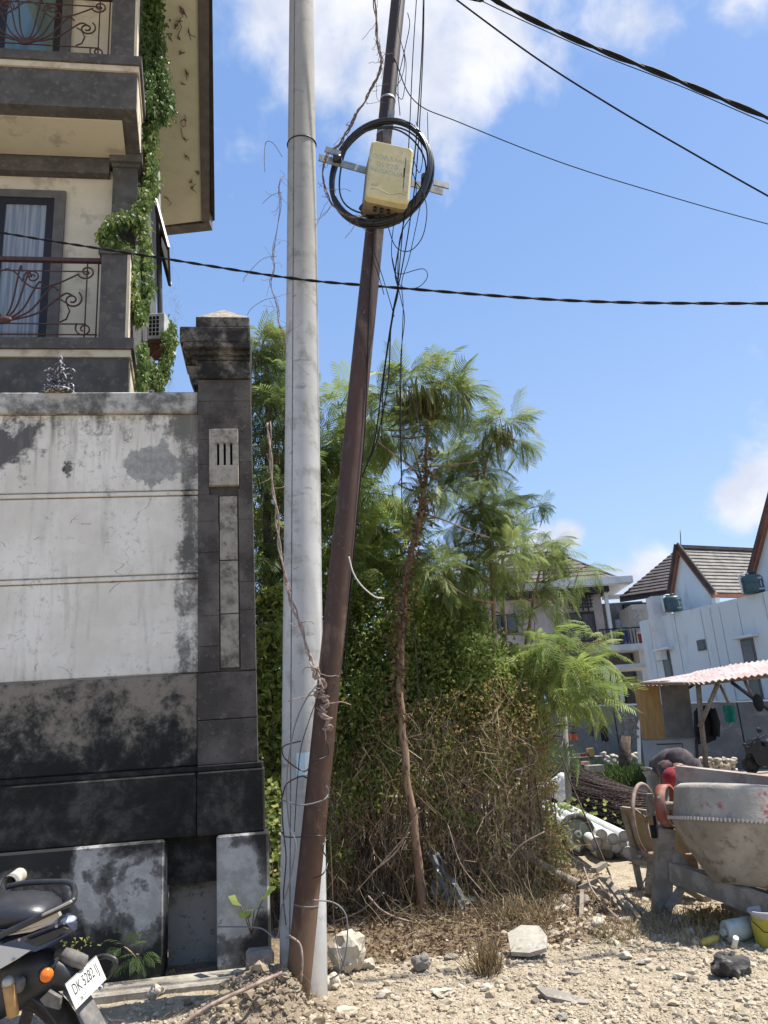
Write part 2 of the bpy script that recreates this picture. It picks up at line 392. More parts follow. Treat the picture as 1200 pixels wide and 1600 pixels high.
simple('mortar', (.07, .063, .057), (.10, .09, .083), .95, 12)
simple('black_void', (.006, .006, .006), None, 1, bump=0)
# house
simple('cream_wall', (.60, .545, .425), (.53, .475, .365), .9, 2.2, .4, .7, .15, 30, c3=(.42, .37, .29), scale3=4)
simple('cream_trim', (.60, .52, .385), (.38, .31, .22), .85, 5, .45, .7, .2)
simple('soffit_paint', (.52, .51, .39), (.46, .45, .34), .9, 2.5, .4, .7, .1)
simple('fascia_grey', (.085, .078, .074), (.12, .11, .1), .7, 4)
simple('palimanan_dark', (.072, .067, .063), (.105, .098, .090), .9, 4, .4, .65, .5, 40, c3=(.135, .125, .115), scale3=13)
simple('black_frame', (.018, .017, .018), None, .45, bump=0)
simple('grey_frame', (.10, .096, .093), (.13, .12, .11), .7, 8)
simple('iron_rust', (.085, .038, .034), (.05, .03, .03), .65, 18, bump=.2)
t = nmat('curtained_glass'); v = t.obj(); w_ = t.noise(9, 3, .5, t.scale(v, (3.5, 1, .12)))
t.surface(t.mix(t.ramp(w_, .4, .62), (.16, .175, .19), (.27, .285, .30)), .08, 0, None, .6, coat=.5)
t = nmat('teal_glass'); v = t.obj(); w_ = t.noise(3, 3, .5, t.scale(v, (2, 1, .4)))
t.surface(t.mix(t.ramp(w_, .35, .65), (.05, .10, .105), (.10, .165, .17)), .05, 0, None, .7, coat=.6)
simple('dark_glass', (.02, .023, .027), (.05, .055, .06), .08, 1.2, bump=0, spec=.7)
simple('ac_plastic', (.50, .50, .47), (.36, .35, .31), .55, 8, bump=.05)
simple('rust', (.12, .055, .035), (.09, .04, .025), .85, 16, bump=.4)
# poles
t = nmat('spun_concrete'); v = t.obj(); X, Y, Z = t.xyz()
a = t.noise(2.0, 6, .6, t.scale(v, (1, 1, .5))); b = t.noise(9, 6, .65, t.scale(v, (1, 1, .6))); ring = t.noise(2.3, 4, .6, t.scale(v, (.2, .2, 3)))
cc = t.mix(t.ramp(a, .35, .65), (.37, .37, .36), (.51, .51, .50))
cc = t.mix(t.m('MULTIPLY', t.ramp(Z, 4.2, 6.2), .6), cc, (.27, .245, .20))
cc = t.mix(t.m('MULTIPLY', t.ramp(t.m('ADD', t.m('MULTIPLY', b, .6), t.m('MULTIPLY', ring, .4)), .49, .64), .7), cc, (.235, .225, .20)); cc = t.mix(t.m('MULTIPLY', t.ramp(t.noise(5, 7, .75, t.scale(v, (1, 1, 2.2))), .58, .68), .6), cc, (.14, .135, .12))
cc = t.mix(t.m('MULTIPLY', t.ramp(Z, .5, .05), .45), cc, (.33, .27, .2))
t.surface(cc, .85, 0, t.bump(t.m('ADD', b, t.noise(70, 4, .6)), .3, .004), .25)
t = nmat('rusty_steel'); v = t.obj(); X, Y, Z = t.xyz()
a = t.noise(3.2, 7, .62, t.scale(v, (1, 1, .4))); b = t.noise(24, 6, .7, t.scale(v, (1, 1, .35)))
cc = t.mix(t.ramp(a, .38, .62), (.078, .038, .024), (.052, .029, .020))
cc = t.mix(t.m('MULTIPLY', t.ramp(b, .5, .65), .5), cc, (.11, .07, .055))
cc = t.mix(t.m('MULTIPLY', t.ramp(Z, 3.4, 6.4), .7), cc, (.032, .026, .025))
cc = t.mix(t.ramp(t.m('ADD', a, t.ramp(Z, .75, .15, 0, .2)), .56, .66), cc, (.16, .10, .065))
cc = t.mix(t.m('MULTIPLY', t.ramp(t.noise(40, 4, .7), .60, .66), t.ramp(a, .5, .6)), cc, (.27, .10, .07))
t.surface(cc, .55, .15, t.bump(b, .35, .003), .4)
simple('galvanised', (.34, .34, .33), (.22, .22, .21), .5, 20, metal=.45, bump=.1)
simple('black_cable', (.012, .012, .013), None, .38, bump=0, spec=.5)
simple('grey_cable', (.16, .16, .165), None, .5, bump=0)
simple('white_cable', (.45, .43, .38), None, .5, bump=0)
t = nmat('yellowed_plastic'); v = t.obj(); a = t.noise(7, 5, .6); X, Y, Z = t.xyz()
cc = t.mix(t.ramp(a, .35, .65), (.50, .43, .22), (.56, .50, .31))
cc = t.mix(t.m('MULTIPLY', t.ramp(t.noise(18, 5, .7), .5, .68), .5), cc, (.40, .29, .12))
t.surface(cc, .5, 0, t.bump(a, .05), .4)
simple('faded_blue_ink', (.29, .38, .33), (.44, .42, .27), .7, 35, .45, .6, bump=0)
simple('dry_vine', (.20, .135, .10), (.11, .07, .055), .9, 30, bump=.4)
simple('pale_vine', (.34, .26, .21), (.20, .14, .12), .9, 30, bump=.4)
# plants
def leafmat(name, c1, c2, c3, trans=.35, rough=.5):
    t = nmat(name); tt = t.attr('tint')
    cc = t.mix(t.ramp(tt, 0, .5), c1, c2); cc = t.mix(t.ramp(tt, .5, 1), cc, c3)
    t.surface(cc, rough, 0, None, .3, trans); return MATS[name]
leafmat('feathery_leaf', (.135, .185, .065), (.215, .27, .085), (.34, .38, .13), .52)
leafmat('feathery_leaf_dark', (.075, .12, .05), (.11, .165, .06), (.17, .22, .08), .45)
leafmat('feathery_leaf_bright', (.18, .25, .07), (.26, .33, .09), (.37, .42, .12), .52)
leafmat('broad_leaf', (.13, .20, .05), (.25, .31, .075), (.42, .42, .12), .52)
leafmat('dry_leaf', (.11, .065, .035), (.20, .135, .075), (.33, .25, .14), .25, .8)
leafmat('mixed_leaf', (.40, .26, .13), (.38, .33, .12), (.24, .31, .08), .5, .7)
leafmat('ivy_leaf', (.05, .095, .03), (.11, .175, .045), (.22, .27, .08), .4)
leafmat('seed_pod', (.11, .07, .04), (.15, .17, .05), (.38, .28, .14), .3, .6)
leafmat('twig', (.20, .13, .08), (.42, .30, .19), (.62, .50, .34), 0, .9)
leafmat('grass_blade', (.045, .10, .02), (.09, .16, .035), (.20, .22, .07), .3)
leafmat('straw', (.20, .14, .075), (.32, .24, .13), (.46, .37, .22), .2, .8)
simple('bark', (.22, .135, .085), (.34, .235, .15), .9, 14, .38, .64, .7, 55, c3=(.085, .05, .035), scale3=30, stretch=(1, 1, .35))
simple('dark_bark', (.075, .055, .042), (.13, .10, .075), .92, 12, .4, .65, .6, 50)
# stones, ground
t = nmat('pale_stone'); tt = t.attr('tint'); a = t.noise(18, 5, .6)
cc = t.mix(tt, (.31, .25, .17), (.50, .43, .325)); cc = t.mix(t.m('MULTIPLY', t.ramp(tt, .12, .04), .9), cc, (.17, .14, .115))
cc = t.mix(t.m('MULTIPLY', t.ramp(a, .45, .7), .45), cc, (.36, .29, .20))
t.surface(cc, .92, 0, t.bump(t.noise(90, 4, .6), .5, .004), .2)
simple('limestone', (.50, .45, .36), (.40, .34, .25), .92, 9, .42, .62, .7, 45, c3=(.30, .25, .18), scale3=20, bdist=.008)
simple('grey_stone', (.22, .20, .17), (.32, .29, .245), .92, 9, .42, .62, .7, 45, c3=(.13, .11, .09), scale3=20, bdist=.008)
simple('dark_rock', (.040, .037, .036), (.085, .078, .07), .8, 7, .42, .62, .9, 30, c3=(.20, .18, .15), scale3=16, bdist=.012)
simple('brown_soil', (.20, .155, .105), (.29, .235, .165), .96, 10, .4, .62, 1., 50, c3=(.12, .09, .06), scale3=24, bdist=.012)
simple('slab_concrete', (.36, .33, .27), (.46, .42, .35), .92, 7, .42, .62, .6, 60, c3=(.24, .21, .165), scale3=18)
simple('kerb_concrete', (.40, .36, .295), (.26, .23, .185), .93, 5, .42, .62, .6, 60, c3=(.18, .16, .13), scale3=12)
t = nmat('ground_dirt'); v = t.obj(); X, Y, Z = t.xyz()
a = t.noise(1.3, 7, .6, v); b = t.noise(10, 7, .68, v); c = t.noise(45, 6, .7, v); vo = t.vor(34, v); vo2 = t.vor(80, v)
gr = t.mix(t.ramp(b, .35, .65), (.34, .275, .19), (.47, .40, .295)); gr = t.mix(t.m('MULTIPLY', t.ramp(c, .5, .7), .5), gr, (.24, .19, .13))
gr = t.mix(t.m('MULTIPLY', t.ramp(vo, .45, .1), .35), gr, (.60, .54, .44))
so = t.mix(t.ramp(b, .38, .62), (.17, .125, .085), (.28, .215, .145)); so = t.mix(t.m('MULTIPLY', t.ramp(c, .5, .66), .5), so, (.08, .058, .04))
lt = t.attr('tint')
k = t.ramp(t.m('ADD', lt, t.m('MULTIPLY', t.m('SUBTRACT', b, .5), .8)), .35, .65)
t.surface(t.mix(k, gr, so), .96, 0, t.bump(t.m('ADD', t.m('MULTIPLY', t.ramp(vo, 0, .5), -.6), t.m('ADD', c, t.m('MULTIPLY', t.ramp(vo2, 0, .5), -.3))), .9, .02), .15)
simple('asphalt', (.055, .055, .058), (.085, .083, .082), .9, 5, .4, .65, .5, 120)

# ================================================================== ground
BUSH = [(-.1, 7.6, .9), (.6, 7.9, 1.0), (1.3, 8.2, .8)]
def sstep(x, a, b):
    q = min(1, max(0, (x-a)/(b-a))); return q*q*(3-2*q)
def litter(x, y):
    """1 under the bushes and close to the wall, 0 on the open limestone gravel"""
    edge = 5.92+.10*math.sin(x*2.3+.6)+.28*sstep(x, .9, 2.0)
    a = (1-.45*sstep(x, .6, 1.3))*sstep(y, edge-.05, edge+.25)*sstep(x, -.55, -.30)*(1-.75*sstep(x, 1.3+.12*(y-6), 1.8+.2*(y-6)))*(1-sstep(x, 2.6+.12*(y-6), 3.3+.3*(y-6)))*(1-sstep(y, 12, 14))
    b = sstep(y, 5.35+.12*math.sin(3*x), 5.7)*(1-sstep(x, -.62, -.40))*.8
    c = .55*(1-sstep(math.hypot(x+.72, (y-4.95)*1.0), .35, .62))
    d = sstep(y, 14, 16)*.35
    return max(a, b, c, d)
def gh(x, y):
    n = mnoise.noise(Vector((x*.7, y*.7, 3)))*.035+mnoise.noise(Vector((x*2.4, y*2.4, 8)))*.018
    near = 1-sstep(math.hypot(x, y-6), 9, 16)
    if near > 0: n += (mnoise.noise(Vector((x*9, y*9, 1)))*.010+mnoise.noise(Vector((x*23, y*23, 5)))*.006)*near
    r = math.hypot((x+.86)*(1 if x < -.86 else 1.3), (y-4.90)*1.15)
    n += .30*math.exp(-(r/.34)**2)*(1+.45*mnoise.noise(Vector((x*8, y*8, 2))))
    r2 = math.hypot((x+.45)*.7, (y-4.55)*1.3); n += .07*math.exp(-(r2/.35)**2)
    n += .055*sstep(y, 4.9, 5.3)*(1-sstep(x, -1.1, -.75))+.03*sstep(y, 5.45, 5.8)*(1-sstep(x, -.75, -.45))
    n += .10*sstep(y, 6.2, 7.6)*sstep(x, -.5, -.1)*(1-sstep(x, 1.2, 2.2))*(1-sstep(y, 10, 13))
    if y > 14: n *= .3
    return n
xs = np.concatenate([np.array([-400, -150, -60, -30, -15, -8]), np.arange(-5, 4.6, .045), np.arange(4.7, 14, .3), np.array([16, 20, 30, 60, 150, 400])])
ys = np.concatenate([np.array([-300, -60, -20, -6, -2, 1, 2.4]), np.arange(3.2, 9, .045), np.arange(9.1, 15, .15), np.arange(15, 40, .8), np.array([60, 120, 300, 800])])
gv = []; gt = []
for yy in ys:
    for xx in xs: gv.append((xx, yy, gh(xx, yy) if abs(xx) < 30 and -7 < yy < 61 else 0.)); gt.append(litter(xx, yy))
nx = len(xs); gf = [(j*nx+i, j*nx+i+1, (j+1)*nx+i+1, (j+1)*nx+i) for j in range(len(ys)-1) for i in range(nx-1)]
me = bpy.data.meshes.new('ground'); me.from_pydata(gv, [], gf); a_ = me.attributes.new('tint', 'FLOAT', 'POINT'); a_.data.foreach_set('value', gt)
me.polygons.foreach_set('use_smooth', [True]*len(gf)); tag(link_mesh('ground', me, MATS['ground_dirt']), kind='structure')
# asphalt lane behind the yard
m = MB(); a = PZ(860, 1262); b = PZ(1290, 1262)
m.add([(1.5, 14.2, .055), (16, 12.4, .055), (17, 16.4, .055), (2.2, 17.6, .055)], [(0, 1, 2, 3)])
m.build('road', MATS['asphalt'], kind='structure')

# ================================================================== boundary wall
wa = math.atan(.154)
def wthing(name, label, cat, **kw):
    return thing(name, label, cat, tuple(WF.o), wa, **kw)
bw = wthing('boundary_wall', 'tall mould-streaked white plaster wall with black lower band and cement coping', 'wall')
L = -7.0
m = MB(); m.box(L, -1.495, .03, .24, 1.3, 4.19); m.build('core', MATS['old_white_plaster'], bw, local=True)
for (z0, z1) in ((3.527, 4.188), (2.842, 3.475), (2.075, 2.79)):
    m = MB(); m.bevbox(L, -1.497, 0, .032, z0, z1, .006); m.build('plaster_panel', MATS['old_white_plaster'], bw, local=True)
for zc in (3.500, 2.815):
    m = MB(); m.bevbox(L, -1.498, -.012, .034, zc-.017, zc+.014, .005); m.build('moulding', MATS['old_white_plaster'], bw, local=True)
m = MB(); m.bevbox(L, -1.496, -.045, .30, 4.19, 4.372, .012); m.build('coping', MATS['coping_cement'], bw, local=True)
m = MB(); m.bevbox(L, -1.498, -.03, .035, 1.40, 2.062, .012); m.build('lower_band', MATS['sooty_render'], bw, local=True)
m = MB(); m.bevbox(L, -1.497, -.055, .04, 1.36, 1.398, .006); m.build('ledge', MATS['black_mould'], bw, local=True)
m = MB(); m.bevbox(L, -1.497, -.085, .04, .932, 1.355, .01); m.build('black_band', MATS['black_mould'], bw, local=True)
m = MB(); m.bevbox(L, -1.712, -.13, .10, .0, .930, .014); m.build('plinth', MATS['flaking_plinth'], bw, local=True)
m = MB(); m.box(-1.712, -1.36, .12, .3, -.02, .93); m.build('recess_back', MATS['recess_render'], bw, local=True)
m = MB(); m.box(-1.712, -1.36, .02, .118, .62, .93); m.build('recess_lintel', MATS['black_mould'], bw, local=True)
# drain pipe poking out of the plinth
u, z = WF.hit(17, 1378, -.3)
tp = wthing('drain_pipe', 'short white plastic drain pipe poking out of the wall plinth above the motorcycle seat', 'pipe')
m = MB(); q = [(u, -.05, z+.02), (u, -.34, z-.005)]
m.tube(q, .048, 16, caps=False); m.tube(q, .042, 16, caps=False); m.build('pipe_wall', simple('old_pvc', (.60, .56, .47), (.45, .40, .32), .5, 8), tp, local=True)
m = MB(); m.tube([(u, -.12, z+.012), (u, -.14, z+.01)], .041, 16); m.build('pipe_inside', MATS['black_void'], tp, local=True)
# gate pillar
gp = wthing('stone_pillar', 'dark volcanic stone gate pillar with stepped cap, slotted vent plate and long pale inset', 'pillar')
pu0, pu1, pv = -1.497, -1.068, -.075
m = MB(); m.box(pu0+.006, pu1-.006, pv+.03, .34, .93, 4.5); m.build('core', MATS['mortar'], gp, local=True)
su0, su1 = -1.335, -1.185     # channel
ru = random.Random(3)
def blk(u0, u1, z0, z1, v0=pv, mat='volcanic_stone', name='stone_block', v1=.10):
    m = MB(); m.bevbox(u0, u1, v0+ru.uniform(-.003, .003), v1, z0, z1, .0015); return m.build(name, MATS[mat], gp, local=True)
zt = 4.47
courses = [4.465, 4.27, 4.075, 3.93]
for i in range(len(courses)-1):
    blk(pu0, pu1, courses[i+1]+.001, courses[i]-.001)
# blocks each side of the vent and the channel
zz = 3.93
for h in (.215, .26, .22, .25, .24, .26, .23, .19):
    blk(pu0, su0-.075 if zz > 3.52 else su0-.004, zz-h+.001, zz-.001); zz -= h
zz = 3.93
for h in (.20, .235, .25, .235, .27, .22, .26, .195):
    blk((su1+.015) if zz > 3.52 else su1+.004, pu1, zz-h+.001, zz-.001); zz -= h
for (z0, z1) in ((1.72, 2.055), (1.405, 1.712)): blk(pu0, pu1, z0, z1)
# vent plate with three slots (bars between them are real)
vz0, vz1, vu0, vu1 = 3.525, 4.01, -1.408, -1.175
m = MB(); sl = [-1.336, -1.284, -1.232]; sw = .009; s0, s1 = 3.695, 3.885
m.bevbox(vu0, vu1, pv-.03, pv+.02, vz0, s0, .004); m.bevbox(vu0, vu1, pv-.0295, pv+.02, s1, vz1, .004)
e = [vu0]+[q for s_ in sl for q in (s_-sw, s_+sw)]+[vu1]
for i in range(0, len(e), 2): m.box(e[i]+.001, e[i+1], pv-.029, pv+.02, s0, s1)
m.build('vent_plate', MATS['pale_insert'], gp, local=True)
m = MB(); m.box(vu0+.02, vu1-.02, pv+.021, pv+.03, s0-.02, s1+.02); m.build('vent_hollow', MATS['black_void'], gp, local=True)
m = MB(); m.box(su0, su1, pv+.031, pv+.04, 2.0, 3.52); m.build('channel_back', MATS['black_mould'], gp, local=True)
for (z0, z1) in ((2.92, 3.44), (2.50, 2.912), (2.09, 2.492)): blk(su0+.006, su1-.006, z0, z1, pv+.008, 'pale_insert', 'inset_panel', pv+.05)
m = MB(); m.bevbox(pu0+.0, -1.035, pv-.035, .35, 1.36, 1.40, .006); m.build('ledge', MATS['black_mould'], gp, local=True)
m = MB(); m.bevbox(pu0+.002, -1.028, pv-.055, .35, .932, 1.357, .01); m.build('black_band', MATS['black_mould'], gp, local=True)
m = MB(); m.bevbox(-1.36, -1.005, -.16, .35, -.02, .93, .014); m.build('plinth', MATS['flaking_plinth'], gp, local=True)
# capital
m = MB(); m.bevbox(-1.50, -1.066, pv-.03, .36, 4.47, 4.63, .006); m.build('neck', MATS['capital_stone'], gp, local=True)
m = MB()
for k_, (o_, z0, z1) in enumerate(((.0, 4.63, 4.66), (.035, 4.662, 4.70), (.085, 4.702, 4.745))): m.bevbox(-1.52-o_, -1.065, pv-.045-o_, .38, z0, z1, .004)
m.build('cornice', MATS['capital_stone'], gp, local=True)
m = MB(); m.prism([(-1.545, .0, 4.46), (-1.505, .0, 4.46), (-1.505, .0, 4.63), (-1.60, .0, 4.63)], (0, .3, 0)); m.build('side_bracket', MATS['capital_stone'], gp, local=True)
m = MB(); m.bevbox(-1.635, -1.062, pv-.13, .40, 4.747, 4.893, .01); m.build('cap_slab', MATS['capital_stone'], gp, local=True)
m = MB(); m.bevbox(-1.505, -1.064, pv-.126, .36, 4.895, 4.985, .006); m.build('cap_block', MATS['capital_stone'], gp, local=True)
m = MB(); z = 4.986; m.add([(-1.50, pv-.12, z), (-1.07, pv-.12, z), (-1.07, .35, z), (-1.50, .35, z), (-1.29, .06, 5.21)], [(3, 2, 1, 0), (0, 1, 4), (1, 2, 4), (2, 3, 4), (3, 0, 4)]); m.build('cap_pyramid', MATS['cap_top'], gp, local=True)
# concrete strip at the foot of the wall
kb = WF
m = MB(); m.bevbox(-2.75, -1.16, -.42, -.15, -.05, .098, .012); o = m.build('concrete_kerb', MATS['kerb_concrete'], wthing('wall_footing', 'pale concrete footing strip along the bottom of the wall, between the motorcycle and the poles', 'footing'), local=True)
# cast ornament standing on the inner side of the coping
orn = wthing('ornamental_finial', 'small black and silver cast iron scrollwork finial standing on the white wall', 'finial')
iron = simple('silvered_iron', (.045, .042, .05), (.50, .48, .46), .45, 55, .50, .60, .6, 60, metal=.3)
u0, z0 = WF.hit(95, 612, .06); zb = 4.372
def fscale(m):
    m.v = [(u0+(p[0]-u0)*FS, fy+(p[1]-fy)*FS, zb+(p[2]-zb)*1.32) for p in m.v]; return m
def scroll(c, r, a0, turns, n=22, sgn=1, k=.16):
    return [Vector((c[0]+sgn*(r*math.exp(-k*q_*turns*6.283/n*1.0))*math.cos(a0+q_*turns*6.283/n), c[1], c[2]+(r*math.exp(-k*q_*turns*6.283/n))*math.sin(a0+q_*turns*6.283/n))) for q_ in range(n+1)]
fy = 0.0; FS = 1.15
m = MB()
for s_ in (-1, 1):
    m.tube(scroll((u0+s_*.055, fy, zb+.12), .062, .6, 1.35, sgn=s_), .0085, 6)
    m.tube(scroll((u0+s_*.078, fy-.012, zb+.045), .046, 2.4, 1.4, sgn=s_), .008, 6)
    m.tube(scroll((u0+s_*.03, fy+.012, zb+.055), .038, -.6, 1.3, sgn=s_), .008, 6)
    m.tube(spline([(u0, fy, zb+.02), (u0+s_*.05, fy-.02, zb+.09), (u0+s_*.02, fy-.01, zb+.15)], 6), .008, 6)
fscale(m).build('scrollwork', iron, orn, local=True)
m = MB(); Mx = Matrix.Translation((u0, fy, zb))
m.lathe([(.0, 0), (.11, 0), (.115, .014), (.06, .022), (.02, .03)], 16, Mx); fscale(m).build('foot', iron, orn, local=True)
m = MB(); m.lathe([(.012, .02), (.02, .06), (.012, .10), (.03, .15), (.045, .172), (.015, .18), (.03, .195), (.034, .203), (.012, .212), (.02, .222), (.008, .232), (.016, .243), (.014, .256), (.0, .268)], 14, Mx); fscale(m).build('spire', iron, orn, local=True)

# ================================================================== three-storey house
sx = -.26/math.cos(0)          # side walls run back along (-.26, 1)
def hw(u, b, z):               # u along the front, b metres back along the side, z up
    p = HF.w(u, 0, z); return p+Vector((-.252, .968, 0))*b
house = thing('balcony_house', 'tall cream house with dark stone balconies and wide eave overgrown with creeper', 'house', tuple(HF.o), wa)
def hbox(name, mat, u0, u1, b0, b1, z0, z1, parent=house, build=True, m=None):
    m_ = m or MB(); m_.corners([hw(u0, b0, z0), hw(u1, b0, z0), hw(u1, b1, z0), hw(u0, b1, z0), hw(u0, b0, z1), hw(u1, b0, z1), hw(u1, b1, z1), hw(u0, b1, z1)])
    return m_.build(name, MATS[mat], parent) if m is None else m_
UR = -2.62; UL = -6.5; WB = .95
hbox('wall', 'cream_wall', UL, UR-.12, WB, 6.0, 0, 12.0)
hbox('side_wall', 'palimanan_dark', UR-.119, UR-.06, WB+.32, 5.98, 0, 12.0)
# corner column with capital
hbox('corner_column', 'palimanan_dark', -2.985, UR-.062, WB-.13, WB+.32, 5.0, 8.74)
m = MB(); hbox('', '', -3.0, UR-.03, WB-.16, WB+.34, 8.74, 8.79, m=m); hbox('', '', -3.03, UR-.005, WB-.2, WB+.36, 8.792, 8.93, m=m); m.build('column_capital', MATS['palimanan_dark'], house)
hbox('corner_column', 'palimanan_dark', -2.985, UR-.062, WB-.13, WB+.32, 9.6, 12.0)
hbox('beam', 'palimanan_dark', UL, -3.035, WB-.12, WB-.002, 8.66, 9.05)
for (zt_, nm) in ((5.82, 'lower'), (9.665, 'upper')):
    zt2 = zt_
    hbox('balcony_ledge', 'palimanan_dark', UL, UR+.02, -.04, WB-.135, zt2-.13, zt2)
    hbox('balcony_trim', 'cream_trim', UL, UR-.01, -.012, WB-.135, zt2-.215, zt2-.132)
    hbox('balcony_band', 'palimanan_dark', UL, UR-.035, .012, WB-.135, zt2-(.76 if nm == 'upper' else .62), zt2-.217)
    # lighter returns on the side of the slab
    hbox('balcony_side', 'cream_trim', UR-.0345, UR-.028, .05, WB-.14, zt2-(.74 if nm == 'upper' else .60), zt2-.219)
hbox('balcony_soffit', 'cream_wall', UL, -2.83, .19, WB-.137, 8.885, 8.904)
hbox('lower_storey', 'palimanan_dark', UL, UR-.05, .06, WB-.135, .0, 5.19)
# balcony posts with cream edge strips
for zb_, hgt in ((5.822, 1.06), (9.667, 1.9)):
    hbox('balcony_post', 'palimanan_dark', -2.975, -2.70, .0, .24, zb_, zb_+hgt)
    hbox('post_strip', 'cream_trim', -2.698, -2.665, .0, .24, zb_, zb_+hgt)
    hbox('post_cap', 'palimanan_dark', -3.0, -2.65, -.02, .26, zb_+hgt+.001, zb_+hgt+.05)
# balustrade scrollwork, as in the photograph: vertical ends, rails and C scrolls
def balustrade(zb, pano):
    rt = [(0, 0)]
    def tb(name, pts2, r=.009):
        m = MB(); m.tube([hw(u_, .10, zb+z_) for (u_, z_) in pts2], r, 6); return m.build(name, MATS['iron_rust'], house)
    H1 = 1.0
    if zb < 8: m = MB(); m.beam(hw(UL, .10, zb+H1), hw(-2.98, .10, zb+H1), .05, .045); m.build('handrail', MATS['iron_rust'], house)
    else: m = MB(); m.beam(hw(UL, .10, zb+H1), hw(-2.98, .10, zb+H1), .05, .045); m.build('handrail', MATS['iron_rust'], house)
    for z_ in (.86, .20, .07): tb('rail', [(UL, z_), (-3.0 if z_ == .07 else -3.12, z_)], .008)
    m = MB()
    for u_ in (-3.015, -3.135): m.tube([hw(u_, .10, zb+.0), hw(u_, .10, zb+H1)], .008, 6)
    m.build('upright', MATS['iron_rust'], house)
    def sc(c, r, a0, turns, sgn=1, k=.15):
        n = int(20*turns)+2
        return [(c[0]+sgn*r*math.exp(-k*6.283*turns*i/n)*math.cos(a0+6.283*turns*i/n), c[1]+r*math.exp(-k*6.283*turns*i/n)*math.sin(a0+6.283*turns*i/n)) for i in range(n+1)]
    per = 1.55
    for k_ in range(3):
        du = -per*k_
        for s_ in (1, -1):
            cx = -3.98+du
            def mir(pts): return [(cx+s_*(p[0]-(-3.98)), p[1]) for p in pts]
            tb('scroll', mir(sc((-3.14, .86), .10, -2.6, 1.35)))
            tb('scroll', mir(sc((-3.14, .14), .10, 2.4, 1.3, 1)))
            tb('scroll', mir(sc((-3.28, .50), .115, 2.2, 1.5, -1)), .010)
            tb('scroll', mir([(-3.40, .22), (-3.33, .26), (-3.30, .36), (-3.34, .46), (-3.40, .50)]))
            tb('scroll', mir(sc((-3.71, .78), .10, -.4, 1.5, -1)))
            tb('scroll', mir([(q.x, q.z) for q in spline([(-3.22, 0, .83), (-3.45, 0, .70), (-3.66, 0, .64), (-3.80, 0, .72), (-3.9, 0, .84), (-4.0, 0, .88)], 6)]))
            for j, (a_, h_) in enumerate(((.30, .50), (.42, .44), (.55, .36), (.20, .62), (.12, .70))):
                tb('leaf_bar', mir([(q.x, q.z) for q in spline([(-3.98, 0, .22), (-3.98+a_*.6, 0, .22+h_*.28), (-3.98+a_*.95, 0, .22+h_*.75), (-3.98+a_*1.15, 0, .22+h_*1.0), (-3.98+a_*1.3, 0, .22+h_*.9)], 5)]), .010)
        m = MB(); m.sphere(hw(-3.98+du, .10, zb+.24), (.10, .03, .05), 10, 6); m.build('rosette', MATS['iron_rust'], house)
balustrade(5.86, 0); balustrade(9.70, 1)
# doors
def door(u0, u1, z0, z1, glass, border=True):
    d = MB(); hbox('', '', u0-.13, u0, WB-.05, WB-.001, z0, z1+.11, m=d); hbox('', '', u1, u1+.13, WB-.05, WB-.001, z0, z1+.11, m=d); hbox('', '', u0, u1, WB-.05, WB-.001, z1, z1+.11, m=d)
    dm = d.build('door', MATS['grey_frame'], house)
    f = MB(); w_ = .095
    hbox('', '', u0+.001, u0+w_, WB-.035, WB-.002, z0, z1-.001, m=f); hbox('', '', u1-w_, u1-.001, WB-.035, WB-.002, z0, z1-.001, m=f)
    hbox('', '', u0+w_, u1-w_, WB-.035, WB-.002, z1-w_, z1-.001, m=f); hbox('', '', u0+w_, u1-w_, WB-.035, WB-.002, z0, z0+.14, m=f)
    o1 = f.build('frame', MATS['black_frame'], dm)
    g = MB(); hbox('', '', u0+w_, u1-w_, WB-.022, WB-.003, z0+.14, z1-w_, m=g); g.build('pane', MATS[glass], dm)
door(-4.36, -3.69, 5.82, 8.32, 'curtained_glass'); door(-4.56, -3.75, 9.67, 12.0, 'teal_glass'); door(-5.9, -5.1, 5.82, 8.32, 'curtained_glass')
# wide eave over the side
E1 = PZ(315, 345, 12.0); E0 = PZ(308, -60, 12.0); dE = (E0-E1).normalized(); E0 = E1+dE*9.5
W1 = PZ(236, 345, 12.0)
m = MB(); iw = Vector((-2.6, .2, 0)); m.prism([E1+iw, E1, E0, E0+iw], (0, 0, .05)); m.build('eave_soffit', MATS['soffit_paint'], house)
side = Vector((-dE.y, dE.x, 0)); side = side if side.x > 0 else -side
m = MB(); m.prism([E1, E1+side*.17, E0+side*.17, E0], (0, 0, -.0)) if False else m.corners([E0+Vector((0, 0, -.03)), E0+side*.16+Vector((0, 0, -.03)), E1+side*.16+Vector((0, 0, -.03)), E1+Vector((0, 0, -.03)), E0+Vector((0, 0, .25)), E0+side*.16+Vector((0, 0, .25)), E1+side*.16+Vector((0, 0, .25)), E1+Vector((0, 0, .25))]); m.build('fascia', MATS['fascia_grey'], house)
bk = Vector((0, .16, 0)); q0 = E1+iw; q1 = E1+side*.16
m = MB(); m.corners([q0+Vector((0, 0, -.03)), q1+Vector((0, 0, -.03)), q1+bk*1.6+Vector((0, 0, -.03)), q0+bk*1.6+Vector((0, 0, -.03)), q0+Vector((0, 0, .25)), q1+Vector((0, 0, .25)), q1+bk*1.6+Vector((0, 0, .25)), q0+bk*1.6+Vector((0, 0, .25))]); m.build('fascia', MATS['fascia_grey'], house)
m = MB(); c1 = E1+side*.2+Vector((0, .3, .25)); c0 = E0+side*.2+Vector((0, -.2, .25)); top1 = Vector((-5.5, 12.5, 14.2)); top0 = top1+dE*4
m.add([c0, c1, c1+Vector((-6, .8, 0)), top1, top0, c0+Vector((-6, 0, 0))], [(0, 1, 3, 4), (1, 2, 3), (4, 3, 2, 5)]); m.build('roof', simple('house_tiles', (.06, .05, .05), (.1, .08, .075), .8, 8), house)
